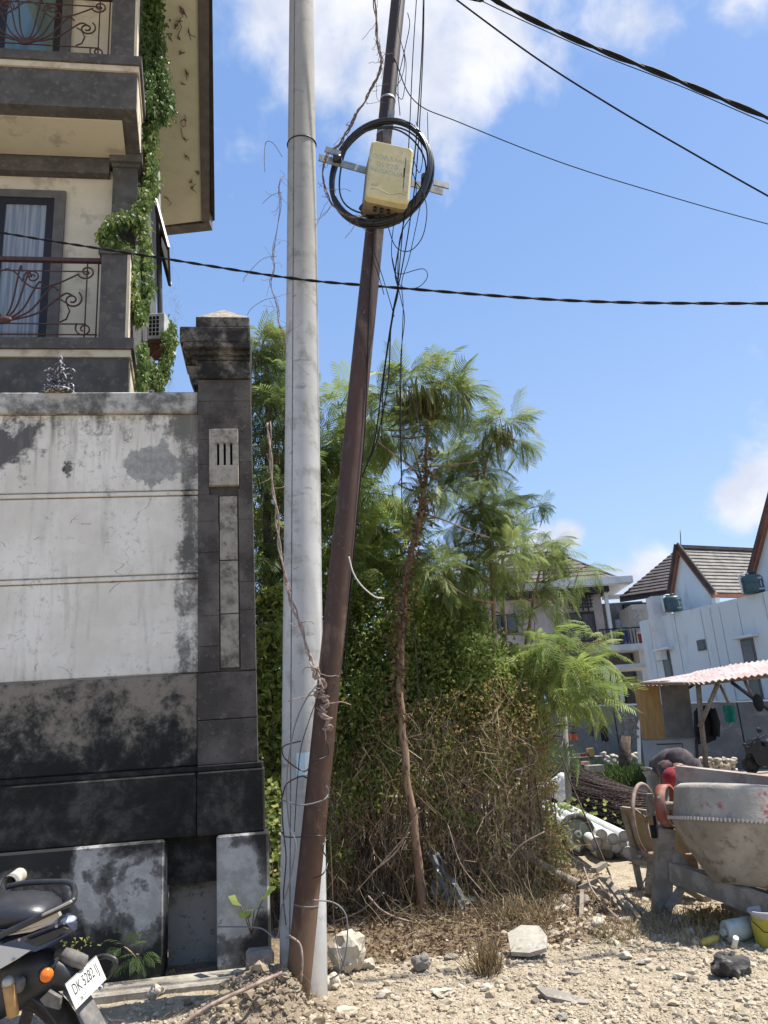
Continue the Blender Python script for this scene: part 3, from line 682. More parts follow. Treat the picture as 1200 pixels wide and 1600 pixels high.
# awning window standing open on the side wall, rainwater pipe
aw = MB(); a0 = P(243, 312, 9.9); a1 = P(263, 388, 9.6)
w_dir = Vector((-.252, .968, 0))
fr = aw.build
m = MB()
for off in (0, .95): m.beam(a0+w_dir*off, a1+w_dir*off, .035, .05)
m.beam(a0, a0+w_dir*.95, .03, .05); m.beam(a1, a1+w_dir*.95, .03, .05)
wn = m.build('window', MATS['black_frame'], house)
m = MB(); m.prism([a0+w_dir*.02, a0+w_dir*.93, a1+w_dir*.93, a1+w_dir*.02], (.006, 0, 0)); m.build('pane', MATS['dark_glass'], wn)
m = MB(); m.tube([P(246, 250, 10.2), P(252, 600, 10.2)], .04, 10); m.build('rainwater_pipe', MATS['grey_frame'], house)
# outdoor air-conditioner on its bracket
p0 = P(232, 530, 9.6); p1 = P(253, 488, 9.6)
ac = thing('air_conditioner', 'small off-white air conditioner box on a rusty bracket at the side of the balcony house', 'air conditioner', tuple(P(244, 530, 9.6)), 0)
ax = .235; hz = .46
c0 = P(240, 529, 9.55)
def acb(m, x0, x1, y0, y1, z0, z1): return m.bevbox(c0.x+x0, c0.x+x1, c0.y+y0, c0.y+y1, c0.z+z0, c0.z+z1, .008)
m = MB(); acb(m, -.10, .15, 0, .6, 0, .40); m.build('casing', MATS['ac_plastic'], ac)
m = MB()
for i in range(5):
    for j in range(3): m.box(c0.x-.065+j*.05, c0.x-.03+j*.05, c0.y-.006, c0.y-.001, c0.z+.05+i*.063, c0.z+.098+i*.063)
m.build('grille', MATS['black_void'], ac)
m = MB(); acb(m, -.16, .13, .02, .55, -.05, -.012); m.beam(c0+Vector((-.12, .1, -.03)), c0+Vector((-.15, .1, -.33)), .03, .03); m.beam(c0+Vector((.10, .1, -.05)), c0+Vector((-.14, .1, -.26)), .03, .03); m.build('bracket', MATS['rust'], ac)
# ================================================================== poles
CB = Vector((-.700, 5.33, -.05)); CT = P(471, 0, 5.37); cdv = (CT-CB)/(CT.z-CB.z)
cp = thing('concrete_pole', 'tall thick pale grey spun concrete utility pole standing straight behind the leaning brown one', 'utility pole', tuple(CB))
def cpt(z): return CB+cdv*(z-CB.z)
def crad(z): return .148-.0049*z
m = MB(); zs = [-.2]+[.5*i for i in range(0, 21)]
m.tube([cpt(z) for z in zs], [crad(z) for z in zs], 40); m.build('shaft', MATS['spun_concrete'], cp)
m = MB()                           # casting seam, a thin raised fin down the front
for i in range(len(zs)-1):
    for z0, z1 in ((zs[i], zs[i+1]),):
        a0 = cpt(z0)+Vector((-.47, -.884, 0))*(crad(z0)-.001); a1 = cpt(z1)+Vector((-.47, -.884, 0))*(crad(z1)-.001); m.beam(a0, a1, .009, .006)
m.build('casting_seam', simple('seam_dark', (.11, .10, .09), (.2, .19, .17), .95, 30), cp)
zr = (P(471, 204, 5.2)).z
m = MB(); m.tube([cpt(zr+.008*math.sin(a))+Vector((math.cos(a), math.sin(a), 0))*(crad(zr)+.004) for a in np.linspace(0, 6.283, 33)[:-1]], .006, 6, closed=True); m.build('wire_band', MATS['black_cable'], cp)
m = MB(); z_ = P(452, 1195, 5.2).z
tapez = [z_-.06, z_+.06]
m.tube([cpt(z) for z in tapez], [crad(z)+.0015 for z in tapez], 40, caps=False)
blue = simple('pale_blue_tape', (.42, .62, .74), (.5, .55, .58), .5, 20)
# only the front right part of the tape ring is left
m2 = MB(); n = 8
for i in range(n):
    for zz0, zz1 in ((z_-.07, z_+.07),):
        a0 = -1.75+i*.13; a1 = a0+.13
        pts = [cpt(zz)+Vector((math.cos(a), math.sin(a), 0))*(crad(zz)+.002) for zz in (zz0, zz1) for a in (a0, a1)]
        m2.add([pts[0], pts[1], pts[3], pts[2]], [(0, 1, 2, 3)])
m2.build('tape', blue, cp)
# leaning brown steel pole
BB = P(465, 1545, 4.98); BT = P(622, 0, 5.0); bdv = (BT-BB)/(BT.z-BB.z); bdir = bdv.normalized()
bp = thing('steel_pole', 'brown rusty steel telephone pole leaning to the right in front of the concrete pole', 'utility pole', tuple(BB))
def bpt(z): return BB+bdv*(z-BB.z)
def brad(z): return .0735 if z < 2.9 else (.071 if z < 5.35 else .060)
m = MB(); zs = [-.1, .3, 1.0, 1.8, 2.6, 2.86, 2.92, 3.4, 4.2, 5.0, 5.32, 5.38, 6.2, 7.2, 8.4, 9.5]
m.tube([bpt(z) for z in zs], [.0735, .0735, .0735, .0735, .0735, .0735, .0725, .0715, .0715, .071, .0705, .0615, .061, .060, .059, .058], 32); m.build('shaft', MATS['rusty_steel'], bp)
def pole_ring(name, z, r, mat, parent=bp, w=.02):
    m = MB(); m.tube([bpt(z-w/2), bpt(z+w/2)], [brad(z)+r]*2, 28); return m.build(name, mat, parent)
pole_ring('steel_band', P(605, 150, 4.95).z, .003, MATS['galvanised']); pole_ring('steel_band', P(600, 205, 4.95).z, .003, MATS['galvanised'])
pole_ring('steel_band', P(472, 1415, 4.95).z, .002, MATS['grey_cable'], w=.008)
# coil bracket: cross arm and short upright straps
br = thing('cable_bracket', 'galvanised steel cross bracket clamped to the leaning pole behind the yellowish box', 'bracket', tuple(P(597, 272, 4.9)))
A0 = P(498, 246, 4.74); A1 = P(692, 300, 5.02); adir = (A1-A0).normalized()
m = MB(); m.beam(A0, A1, .010, .062); m.build('cross_arm', MATS['galvanised'], br)
m = MB(); q0 = P(508, 233, 4.735); m.beam(q0, P(532, 241, 4.76), .014, .05); m.build('clip', MATS['galvanised'], br)
m = MB(); m.beam(P(677, 285, 4.93), P(701, 291, 4.97), .014, .05); m.build('clip', MATS['galvanised'], br)
m = MB(); m.beam(P(612, 175, 4.86), P(606, 222, 4.86), .035, .05, up=Vector((1, 0, 0))); m.beam(P(603, 186, 4.87), P(604, 224, 4.87), .012, .055, up=Vector((1, 0, 0))); m.build('upper_strap', MATS['galvanised'], br)
m = MB(); m.beam(P(595, 335, 4.85), P(594, 362, 4.85), .035, .05, up=Vector((1, 0, 0))); m.build('lower_strap', MATS['galvanised'], br)
# coils of black cable
cc_ = P(597, 273, 4.83); depth = Vector((.14, 1, 0)).normalized(); xa = Vector((1, -.12, -.04)).normalized()
za = (Vector((0, 0, 1))+Vector((.12, 0, 0))).normalized()
co = thing('cable_coil', 'big round coil of thick black cable hung on the bracket around the yellowish box', 'cable coil', tuple(cc_))
rc = random.Random(5)
def ring(rx, rz, dx, dz, dy, r, n=48, wob=.004):
    ph = rc.uniform(0, 6); return [cc_+xa*(dx+(rx+wob*math.sin(3*a+ph))*math.cos(a))+za*(dz+(rz+wob*math.sin(2*a+ph))*math.sin(a))+depth*(dy+.012*math.sin(a+ph)) for a in np.linspace(0, 2*math.pi, n+1)[:-1]]
for i in range(10):
    k = .965+.05*rc.random(); m = MB()
    m.tube(ring(.375*k, .455*k, rc.uniform(-.010, .010), rc.uniform(-.01, .01), -.03+rc.uniform(-.02, .025), .0105), .0105, 8, closed=True); m.build('cable_turn', MATS['black_cable'], co)
for (dx, dz, kx) in ((-.03, -.02, .93), (.01, .0, .90)):
    m = MB(); m.tube(ring(.375*kx, .455*kx, dx, dz, -.05, .008, wob=.02), .0065, 6, closed=True); m.build('loose_turn', MATS['black_cable'], co)
for (px, py) in ((518, 252), (540, 205)):
    pass
m = MB(); q = P(527, 248, 4.76); m.tube([q+Vector((-.03, 0, 0)), q+Vector((.03, .0, .0))], .03, 10); m.build('binding', MATS['black_cable'], co)
m = MB(); q = P(664, 290, 4.84); m.tube([q, q+Vector((.012, 0, .09))], .034, 10); m.build('binding', MATS['black_cable'], co)
m = MB(); m.tube(spline([P(566, 322, 4.80), P(578, 334, 4.81), P(592, 330, 4.81), P(600, 341, 4.82)], 5), .035, 10); m.build('binding', MATS['black_cable'], co)
# distribution box
bx = P(606, 281, 4.70)
bz = bdir; bxax = (adir - bz*adir.dot(bz)).normalized(); bxax = (bxax*.8+Vector((1, .0, -.10))*.25).normalized(); bxax = (bxax-bz*bxax.dot(bz)).normalized(); by = bz.cross(bxax)
MBX = frame_from(bx, bxax, by, bz)
box_ = thing('distribution_box', 'weathered yellowish plastic telephone distribution box with faded blue lettering strapped to the leaning pole', 'distribution box', tuple(bx))
def rbox(m, w, h, d0, d1, r=.03, b=.012, dx=0, dz=0):
    bm = bmesh.new(); pts = []
    for (cx, cz, a0) in ((w/2-r, h/2-r, 0), (-w/2+r, h/2-r, 90), (-w/2+r, -h/2+r, 180), (w/2-r, -h/2+r, 270)):
        for k in range(5): a = R_(a0+k*22.5); pts.append((cx+r*math.cos(a)+dx, cz+r*math.sin(a)+dz))
    n = len(pts); sc = lambda p, s: ((p[0]-dx)*(1-s*2/w)+dx, (p[1]-dz)*(1-s*2/h)+dz)
    rings = [[(p[0], d1, p[1]) for p in pts], [(p[0], d0+b, p[1]) for p in pts], [(sc(p, b)[0], d0, sc(p, b)[1]) for p in pts]]
    vs_ = [Vector(p) for r_ in rings for p in r_]; fs = [(i*n+j, i*n+(j+1) % n, (i+1)*n+(j+1) % n, (i+1)*n+j) for i in range(2) for j in range(n)]
    fs += [tuple(range(n-1, -1, -1)), tuple(2*n+j for j in range(n))]
    bm.free(); m.add([MBX @ v for v in vs_], fs, False); return m
yp = MATS['yellowed_plastic']
m = MB(); rbox(m, .305, .475, -.02, .16, .03, .004); m.build('back_shell', simple('aged_plastic_dark', (.24, .19, .11), (.17, .13, .075), .6, 9), box_)
m = MB(); rbox(m, .315, .485, -.095, -.022, .032, .016); lid = m.build('lid', yp, box_)
m = MB(); rbox(m, .035, .27, -.101, -.0955, .008, .002, dx=.122, dz=-.02); m.build('latch', simple('aged_plastic', (.47, .43, .30), (.40, .34, .2), .5, 9), lid)
m = MB(); m.box(.101, .1045, -.0972, -.0952, -.13, .14, MBX); m.box(.096, .103, -.0985, -.0954, -.03, .05, MBX); m.box(.104, .146, -.0972, -.0952, .115, .118, MBX); m.build('latch_gap', MATS['black_void'], lid)
m = MB(); m.tube([MBX @ Vector(((-.13+.26*i/10), -.0955, -.185+.012*math.sin(i*.9))) for i in range(11)], .004, 5); m.build('crease', simple('aged_plastic_shade', (.36, .30, .16), None, .6), lid)
MT = MBX @ Matrix.Translation((-.015, -.0965, 0)) @ Matrix.Rotation(R_(90), 4, 'X')
for (body, sz, dz, sx_) in (('ODP-SAN', .056, .098, 1.0), ('01920', .062, .038, 1.05), ('NUSADUA', .050, -.018, 1.0)):
    text('lettering', body, sz, MT @ Matrix.Translation((-.01, dz, 0)), MATS['faded_blue_ink'], lid, .0006, font_scale_x=sx_)
text('lettering', 'M U', .022, MT @ Matrix.Translation((-.09, -.145, 0)), simple('faded_brown_ink', (.33, .24, .13), None, .8, bump=0), lid, .0006)
m = MB()
for dx in (-.07, -.02, .03): m.tube([MBX @ Vector((dx, .02, -.24)), MBX @ Vector((dx, .02, -.268))], .014, 10)
m.build('cable_gland', MATS['black_cable'], box_)
# ================================================================== wires
def wire(name, pts, r, mat, label, cat='wire', group=None, n=5, parent=None, k=10, twist=None):
    if name in ('power_cable', 'overhead_wire'):      # carry the line on towards its next support
        pts = [Vector(p) for p in pts]; e = (pts[-1]-pts[-2]).normalized(); e = Vector((e.x, e.y, e.z*.3)).normalized(); pts.append(pts[-1]+e*9)
        if not (name == 'overhead_wire' and abs(r-.0045) < 1e-6): e = (pts[0]-pts[1]).normalized(); e = Vector((e.x, e.y, e.z*.5)).normalized(); pts.insert(0, pts[0]+e*9)
    s = spline(pts, k); m = MB()
    if twist:
        L = 0; dist = [0]
        for i in range(1, len(s)): L += (s[i]-s[i-1]).length; dist.append(L)
        N = int(L/twist*8)+2
        def at(d):
            i = min(len(s)-2, max(0, next((j for j in range(len(dist)-1) if dist[j+1] >= d), len(s)-2))); f_ = (d-dist[i])/max(1e-6, dist[i+1]-dist[i]); return s[i].lerp(s[i+1], f_)
        for ph in (0, math.pi):
            pp = []
            for i in range(N):
                d = L*i/(N-1); p = at(d); a = 2*math.pi*d/twist+ph; pp.append(p+Vector((0, math.cos(a), math.sin(a)))*r*.95)
            m.tube(pp, r, n, caps=False)
    else: m.tube(s, r, n)
    o = m.build(name, mat, parent)
    if parent is None: tag(o, label, cat, group)
    return o
BK = simple('matt_cable', (.014, .014, .015), None, .7, bump=0, spec=.15)
wire('twisted_cable', [P(-1500, -200, 12), P(-700, 160, 8.2), P(-160, 330, 6.3), P(0, 363, 6.0), P(250, 403, 5.5), P(450, 434, 5.25), P(600, 448, 5.0), P(900, 470, 4.8), P(1200, 474, 4.6), P(1420, 470, 4.5), P(2000, 430, 4.4), P(2900, 330, 4.5)], .0062, BK, 'twisted black pair cable crossing low behind the poles in front of the house balcony', 'cable', twist=.36, n=6)
wire('power_cable', [P(640, -90, 5.8), P(770, -2, 5.9), P(900, 62, 6.0), P(1050, 122, 6.1), P(1200, 184, 6.2), P(1400, 262, 6.3)], .015, BK, 'thickest black overhead cable at the upper right, a bundled power line', 'cable', twist=.9, n=8)
wire('overhead_wire', [P(660, -55, 5.9), P(750, 0, 6.0), P(920, 78, 6.1), P(1060, 133, 6.2), P(1200, 193, 6.3), P(1400, 275, 6.4)], .005, BK, 'thin black wire running just below the thick power cable', 'cable')
wire('overhead_wire', [P(630, -65, 5.4), P(714, 0, 5.5), P(840, 92, 5.6), P(960, 168, 5.7), P(1080, 238, 5.8), P(1200, 306, 5.9), P(1380, 404, 6.0)], .0085, BK, 'medium black cable sloping across the sky below the thick power cable', 'cable')
wire('overhead_wire', [bpt(P(615, 100, 5).z)+Vector((.02, -.06, 0)), P(648, 158, 5.1), P(720, 192, 5.3), P(880, 255, 5.6), P(1040, 305, 5.9), P(1200, 350, 6.2), P(1400, 400, 6.5)], .0045, BK, 'lowest sloping thin black wire, starting at the leaning pole above the box', 'cable')
# drop wires beside the leaning pole
drops = [([(662, -30), (660, 60), (655, 150), (648, 240), (634, 330), (618, 420), (622, 455), (612, 500), (600, 580), (585, 690), (566, 745)], .005),
         ([(663, -30), (661, 80), (652, 250), (640, 350), (626, 430), (612, 500), (606, 600), (588, 690), (570, 735)], .0045),
         ([(652, -20), (645, 90), (640, 200), (634, 300), (622, 440), (618, 470), (600, 590), (596, 690)], .004),
         ([(668, 175), (668, 260), (655, 330), (640, 400), (628, 440), (630, 480), (628, 540), (626, 640), (628, 760)], .003),
         ([(622, 310), (614, 360), (612, 400), (620, 440), (627, 470), (632, 500), (626, 560), (625, 660), (629, 820)], .003),
         ([(605, 350), (618, 385), (640, 392), (660, 370), (667, 330), (660, 300), (650, 285)], .0035),
         ([(616, 425), (628, 428), (660, 420), (668, 432), (655, 448), (635, 450), (622, 440), (612, 400)], .003),
         ([(642, 262), (650, 290), (646, 330), (625, 372), (621, 450)], .0035),
         ([(585, 395), (600, 440), (612, 480), (616, 495)], .003),
         ([(596, 330), (583, 350), (582, 400), (590, 425), (600, 460)], .003),
         ([(628, -10), (622, 40), (632, 90), (628, 120), (618, 140), (628, 155), (633, 130), (634, 95), (625, 60)], .003),
         ([(637, 20), (640, 40), (632, 80), (622, 130), (625, 180)], .0035),
         ([(643, 240), (655, 270), (660, 240), (650, 190)], .003),
         ([(568, -20), (592, 90)], 0)]
DL = ['longest drop wire, running from the top edge down into the foliage beside the leaning pole', 'second long drop wire, close behind the longest one', 'drop wire passing just left of the other long ones and ending at the tree top', 'thin wire furthest right of the coil, ending in a thin tail over the slender tree',
      'thin wire that starts under the distribution box and hangs down to the foliage', 'thin wire loop hanging just under the coil, curving up to its right side', 'small wire loop sticking out to the right just above the twisted cable', 'short wire dropping from the right side of the coil', 'short wire crossing behind the twisted cable at the leaning pole',
      'short wire hanging below the lower strap of the coil bracket', 'curly thin wire beside the top of the leaning pole', 'thin wire hugging the leaning pole above the upper strap', 'short wire bow above the right side of the coil', 'unused']
for i, (pts, r) in enumerate(drops):
    if r == 0: continue
    q = [P(x, y, 4.74+.015*math.sin(i*2.1+j)) for j, (x, y) in enumerate(pts)]
    wire('drop_wire', q, r, BK, DL[i], 'wire', 'drop wires hanging beside the leaning pole')
wire('white_wire', [P(545, 870, 4.9), P(552, 895, 4.88), P(565, 915, 4.88), P(585, 932, 4.9), P(600, 935, 4.95)], .005, MATS['white_cable'], 'short pale curved wire end sticking out from the leaning pole over the shrubs', 'wire')
wire('pole_cable', [bpt(5.3)+Vector((0, -.085, 0)), bpt(4.6)+Vector((.02, -.083, 0)), bpt(3.6)+Vector((.075, -.04, 0)), bpt(3.0)+Vector((.08, -.03, 0)), bpt(2.4)+Vector((.085, -.02, 0)), bpt(1.9)+Vector((.09, 0, 0))], .0045, BK, 'thin black wire running straight down the right side of the leaning pole', 'wire')
# wires wound round both poles near the ground
wraps = [([(505, 1060), (480, 1090), (462, 1130), (452, 1180), (448, 1230), (452, 1290), (462, 1320), (452, 1380), (440, 1420), (432, 1465), (405, 1450), (340, 1448)], .0045, 'grey_cable'),
         ([(512, 1160), (512, 1180), (490, 1190), (476, 1205), (450, 1190), (441, 1175), (445, 1165), (470, 1158)], .004, 'black_cable'),
         ([(440, 1250), (470, 1258), (505, 1250), (513, 1238), (510, 1228)], .0045, 'grey_cable'),
         ([(441, 1245), (448, 1225), (470, 1213), (480, 1216)], .0045, 'black_cable'),
         ([(513, 1245), (524, 1280), (526, 1295), (515, 1305), (495, 1306), (450, 1308), (440, 1300)], .004, 'black_cable'),
         ([(512, 1310), (503, 1325), (512, 1345), (505, 1365), (490, 1372)], .004, 'black_cable'),
         ([(488, 1406), (520, 1410), (538, 1425), (543, 1450), (540, 1490), (530, 1520), (515, 1530)], .0045, 'grey_cable'),
         ([(440, 1235), (442, 1290), (447, 1340), (443, 1400), (447, 1445)], .004, 'black_cable'),
         ([(500, 1080), (485, 1120), (470, 1170), (464, 1230), (460, 1300)], .003, 'black_cable'),
         ([(516, 1305), (519, 1380), (522, 1440), (530, 1490), (550, 1530)], .003, 'dry_vine')]
WL = ['long grey wire running from the creeper knot down the poles and out to the wall', 'black wire bow crossing both poles above the pale blue tape', 'grey wire tied tightly round both poles below the tape', 'short black wire arching behind the grey tie', 'black wire sagging out to the right of the concrete pole, below the tie',
      'short black wire zigzag on the right edge of the concrete pole', 'grey wire making a wide loop to the right at the pole feet', 'black wire running straight down the left edge of the concrete pole', 'thin black wire slanting down the front of the concrete pole', 'dry brown runner hanging to the right of the concrete pole']
for i, (pts, r, mt) in enumerate(wraps):
    q = [P(x, y, 4.84-.02*math.sin(j*1.3+i) if 445 < x < 512 else 4.9) for j, (x, y) in enumerate(pts)]
    wire('wrapped_wire', q, r, MATS[mt], WL[i], 'wire', 'wires wound round the feet of the poles')
wire('pale_stem', [P(452, 1462, 4.86), P(468, 1475, 4.8), P(472, 1500, 4.78), P(470, 1535, 4.8)], .007, MATS['pale_vine'], 'short pale dead stem curving out at the foot of the leaning pole', 'stem')
wire('dead_branch', [P(270, 1610, 4.35), P(330, 1570, 4.45), P(395, 1540, 4.6), P(440, 1520, 4.75)], .011, MATS['pale_vine'], 'long bare pale branch lying across the earth mound towards the kerb', 'branch')
wire('green_hose', [P(388, 1528, 4.95), P(405, 1524, 4.9), P(420, 1530, 4.85)], .012, simple('green_rubber', (.03, .10, .06), (.02, .05, .04), .6, 20), 'short green hose end poking out of the earth mound', 'hose')
# dead creepers
rv = random.Random(11)
def creeper(name, label, pts, Y, strands, r, spread, mat, curls=0, tw=5):
    root = thing(name, label, 'creeper', tuple(P(pts[-1][0], pts[-1][1], Y)))
    base = spline([P(x, y, Y+(pp[0] if pp else 0)) for (x, y, *pp) in pts], 8)
    for s_ in range(strands):
        ph = rv.uniform(0, 6.28); q = []
        for i, p in enumerate(base):
            a = ph+i*.55*tw/5; q.append(p+Vector((math.cos(a), .6*math.sin(a), .4*math.sin(a*1.3)))*spread*(.6+.5*math.sin(i*.37+s_)))
        m = MB(); m.tube(q, r*rv.uniform(.7, 1.2), 5); m.build('stem', MATS[mat], root)
    m = MB()
    for _ in range(curls):
        p = base[rv.randrange(len(base)-1)]; q = [p]; d = rand_unit()*.016
        for j in range(7):
            d = (d+rand_unit()*.014)*.85; q.append(q[-1]+d+Vector((0, 0, -.004)))
        m.tube(q, r*.45, 4)
    if curls: m.build('tendrils', MATS[mat], root, kind='stuff')
    return root
creeper('dead_creeper', 'knotted pale dead creeper twining down the concrete pole onto the leaning pole', [(420, 660, -.05), (424, 740, -.06), (432, 800, -.08), (438, 860, -.1), (452, 930, -.14), (470, 980, -.2), (482, 1020, -.24), (492, 1050, -.3)], 5.14, 3, .006, .012, 'pale_vine', 14)
creeper('creeper_knot', 'pale tangled knot of dead creeper on the front of the leaning pole', [(490, 1045), (505, 1070), (498, 1085), (512, 1095), (502, 1110), (513, 1125), (512, 1140)], 4.86, 4, .0065, .028, 'pale_vine', 10, 9)
creeper('dry_creeper', 'thin dark dry creeper hanging left of the concrete pole against the sky', [(440, 275), (436, 330), (428, 400), (424, 440), (432, 480), (442, 520), (443, 560)], 5.15, 3, .0028, .018, 'dry_vine', 26)
wire('hanging_tendril', [P(441, 245, 5.2), P(428, 225, 5.2), P(416, 222, 5.2), P(413, 245, 5.2), P(414, 268, 5.2)], .0028, MATS['dry_vine'], 'hooked dry tendril hanging left of the concrete pole near the top', 'tendril')
for (pts) in ([(433, 400), (410, 405), (385, 430), (380, 440)], [(432, 465), (415, 468), (395, 480), (386, 492)], [(441, 300), (425, 305), (410, 318)]):
    wire('hanging_tendril', [P(x, y, 5.2) for x, y in pts], .002, MATS['dry_vine'], {433: 'upper long bent tendril reaching left from the concrete pole', 432: 'lower long bent tendril reaching left from the concrete pole', 441: 'shortest tendril left of the concrete pole, near the hook'}[pts[0][0]], 'tendril')
creeper('twining_creeper', 'dark twisted dry creeper climbing from the cable coil up beside the leaning pole', [(585, -20), (588, 40), (592, 80), (596, 100), (585, 130), (572, 155), (556, 180), (542, 205), (530, 225), (515, 240)], 4.78, 4, .0042, .014, 'dry_vine', 34)
creeper('looping_creeper', 'dark dry creeper looping round the lower left of the cable coil', [(512, 240), (504, 265), (508, 295), (520, 320), (538, 335), (560, 340), (572, 332)], 4.74, 3, .0042, .010, 'dry_vine', 16)
leafmat('sunlit_climber_leaf', (.14, .22, .05), (.27, .33, .09), (.42, .43, .14), .55)  # brighter leaf colour standing in for sun on the outer leaves
# ================================================================== foliage templates
def quads(faces): return np.array(faces, dtype=np.int64)
def frond_template(droop, seed, pairs=10, pl=.40, pw=.034):
    r = random.Random(seed); V = []; F = []
    def rp(t):  # curve of the stalk
        a = droop*t*1.1; return Vector((t*math.cos(a*.6), .04*math.sin(t*3+seed), -.42*droop*t*t))
    n = 4
    for i in range(n+1):
        p = rp(i/n); V += [p+Vector((0, .008, 0)), p-Vector((0, .008, 0))]
    for i in range(n): F.append((2*i, 2*i+1, 2*i+3, 2*i+2))
    for k in range(pairs):
        t = .24+.74*k/(pairs-1); p = rp(t); L = pl*(.62+.5*math.sin(math.pi*(.18+.72*(k/(pairs-1)))))*r.uniform(.88, 1.1)
        fwd = .55+.55*k/(pairs-1)
        for s in (-1, 1):
            d = Vector((fwd, s*1.0, -.10-.18*droop+r.uniform(-.1, .1))).normalized()
            e1 = p+d*L*.5; e2 = p+d*L*.95+Vector((0, 0, -L*(.14+.25*droop)))
            w = d.cross(Vector((0, 0, 1))).normalized()*pw*.5; b = len(V)
            V += [p+w*.35, p-w*.35, e1+w, e1-w, e2+w*.35, e2-w*.35]
            F += [(b, b+1, b+3, b+2), (b+2, b+3, b+5, b+4)]
    return np.array(V), quads(F)
FR = [frond_template(d, i) for i, d in enumerate((.3, .6, .9, 1.15, 1.4, 1.6))]
FRF = [frond_template(d, 20+i, 13, .38, .026) for i, d in enumerate((.45, .8, 1.1, 1.35, 1.6))]
def leaf_template(fold=.25, curl=.2, w=.62):
    V = [(0, 0, 0), (.35, w/2, fold*.3), (.35, 0, -.02), (.35, -w/2, fold*.3), (.72, w*.36, fold*.2-curl*.3), (.72, 0, -curl*.3), (.72, -w*.36, fold*.2-curl*.3), (1, 0, -curl)]
    return np.array(V, float), quads([(0, 2, 1, 1), (0, 3, 3, 2), (1, 2, 5, 4), (2, 3, 6, 5), (4, 5, 7, 7), (5, 6, 6, 7)])
def leaf4(w=.55, fold=.2, curl=.25):
    return np.array([(0, 0, 0), (.45, w/2, fold*.4), (1, 0, -curl), (.45, -w/2, fold*.4), (.5, 0, -.03)], float), quads([(0, 4, 2, 1), (0, 3, 2, 4)])
LF = [leaf4(.55, .3, .2), leaf4(.7, .1, .45), leaf4(.45, .5, .1), leaf4(.6, .8, .6)]
def strand_template(seed, n=7, r=.006, wob=.10, sag=.0):
    rr = random.Random(seed); pts = []; y = z = 0
    for i in range(n):
        t = i/(n-1); y += rr.gauss(0, wob)/n*1.6; z += rr.gauss(0, wob)/n*1.6; pts.append(Vector((t, y*1.5, z*1.5-sag*math.sin(math.pi*t))))
    m = MB(); m.tube(pts, [r*(1-.6*i/(n-1)) for i in range(n)], 3, caps=False)
    return np.array([tuple(v) for v in m.v]), quads(m.f)
ST = [strand_template(i, wob=.22, r=.0042) for i in range(7)]+[strand_template(9+i, wob=.5, sag=.12, r=.0042) for i in range(5)]
STB = [strand_template(50+i, wob=.25, r=.008) for i in range(5)]
STS = [strand_template(30+i, wob=.09) for i in range(4)]
def pod_template(seed, w=.11):
    rr = random.Random(seed); V = []; F = []; n = 5
    for i in range(n+1):
        t = i/n; ww = w*(.25+.75*math.sin(math.pi*min(1, max(0, t*.92+.06)))**.5); z = .06*math.sin(t*4+seed)
        V += [(t, ww/2, z), (t, -ww/2, z+.02)]
    for i in range(n): F.append((2*i, 2*i+1, 2*i+3, 2*i+2))
    return np.array(V, float), quads(F)
PD = [pod_template(i) for i in range(4)]
ra = random.Random(21)
def rdir(r=ra): return Vector((r.gauss(0, 1), r.gauss(0, 1), r.gauss(0, 1))).normalized()
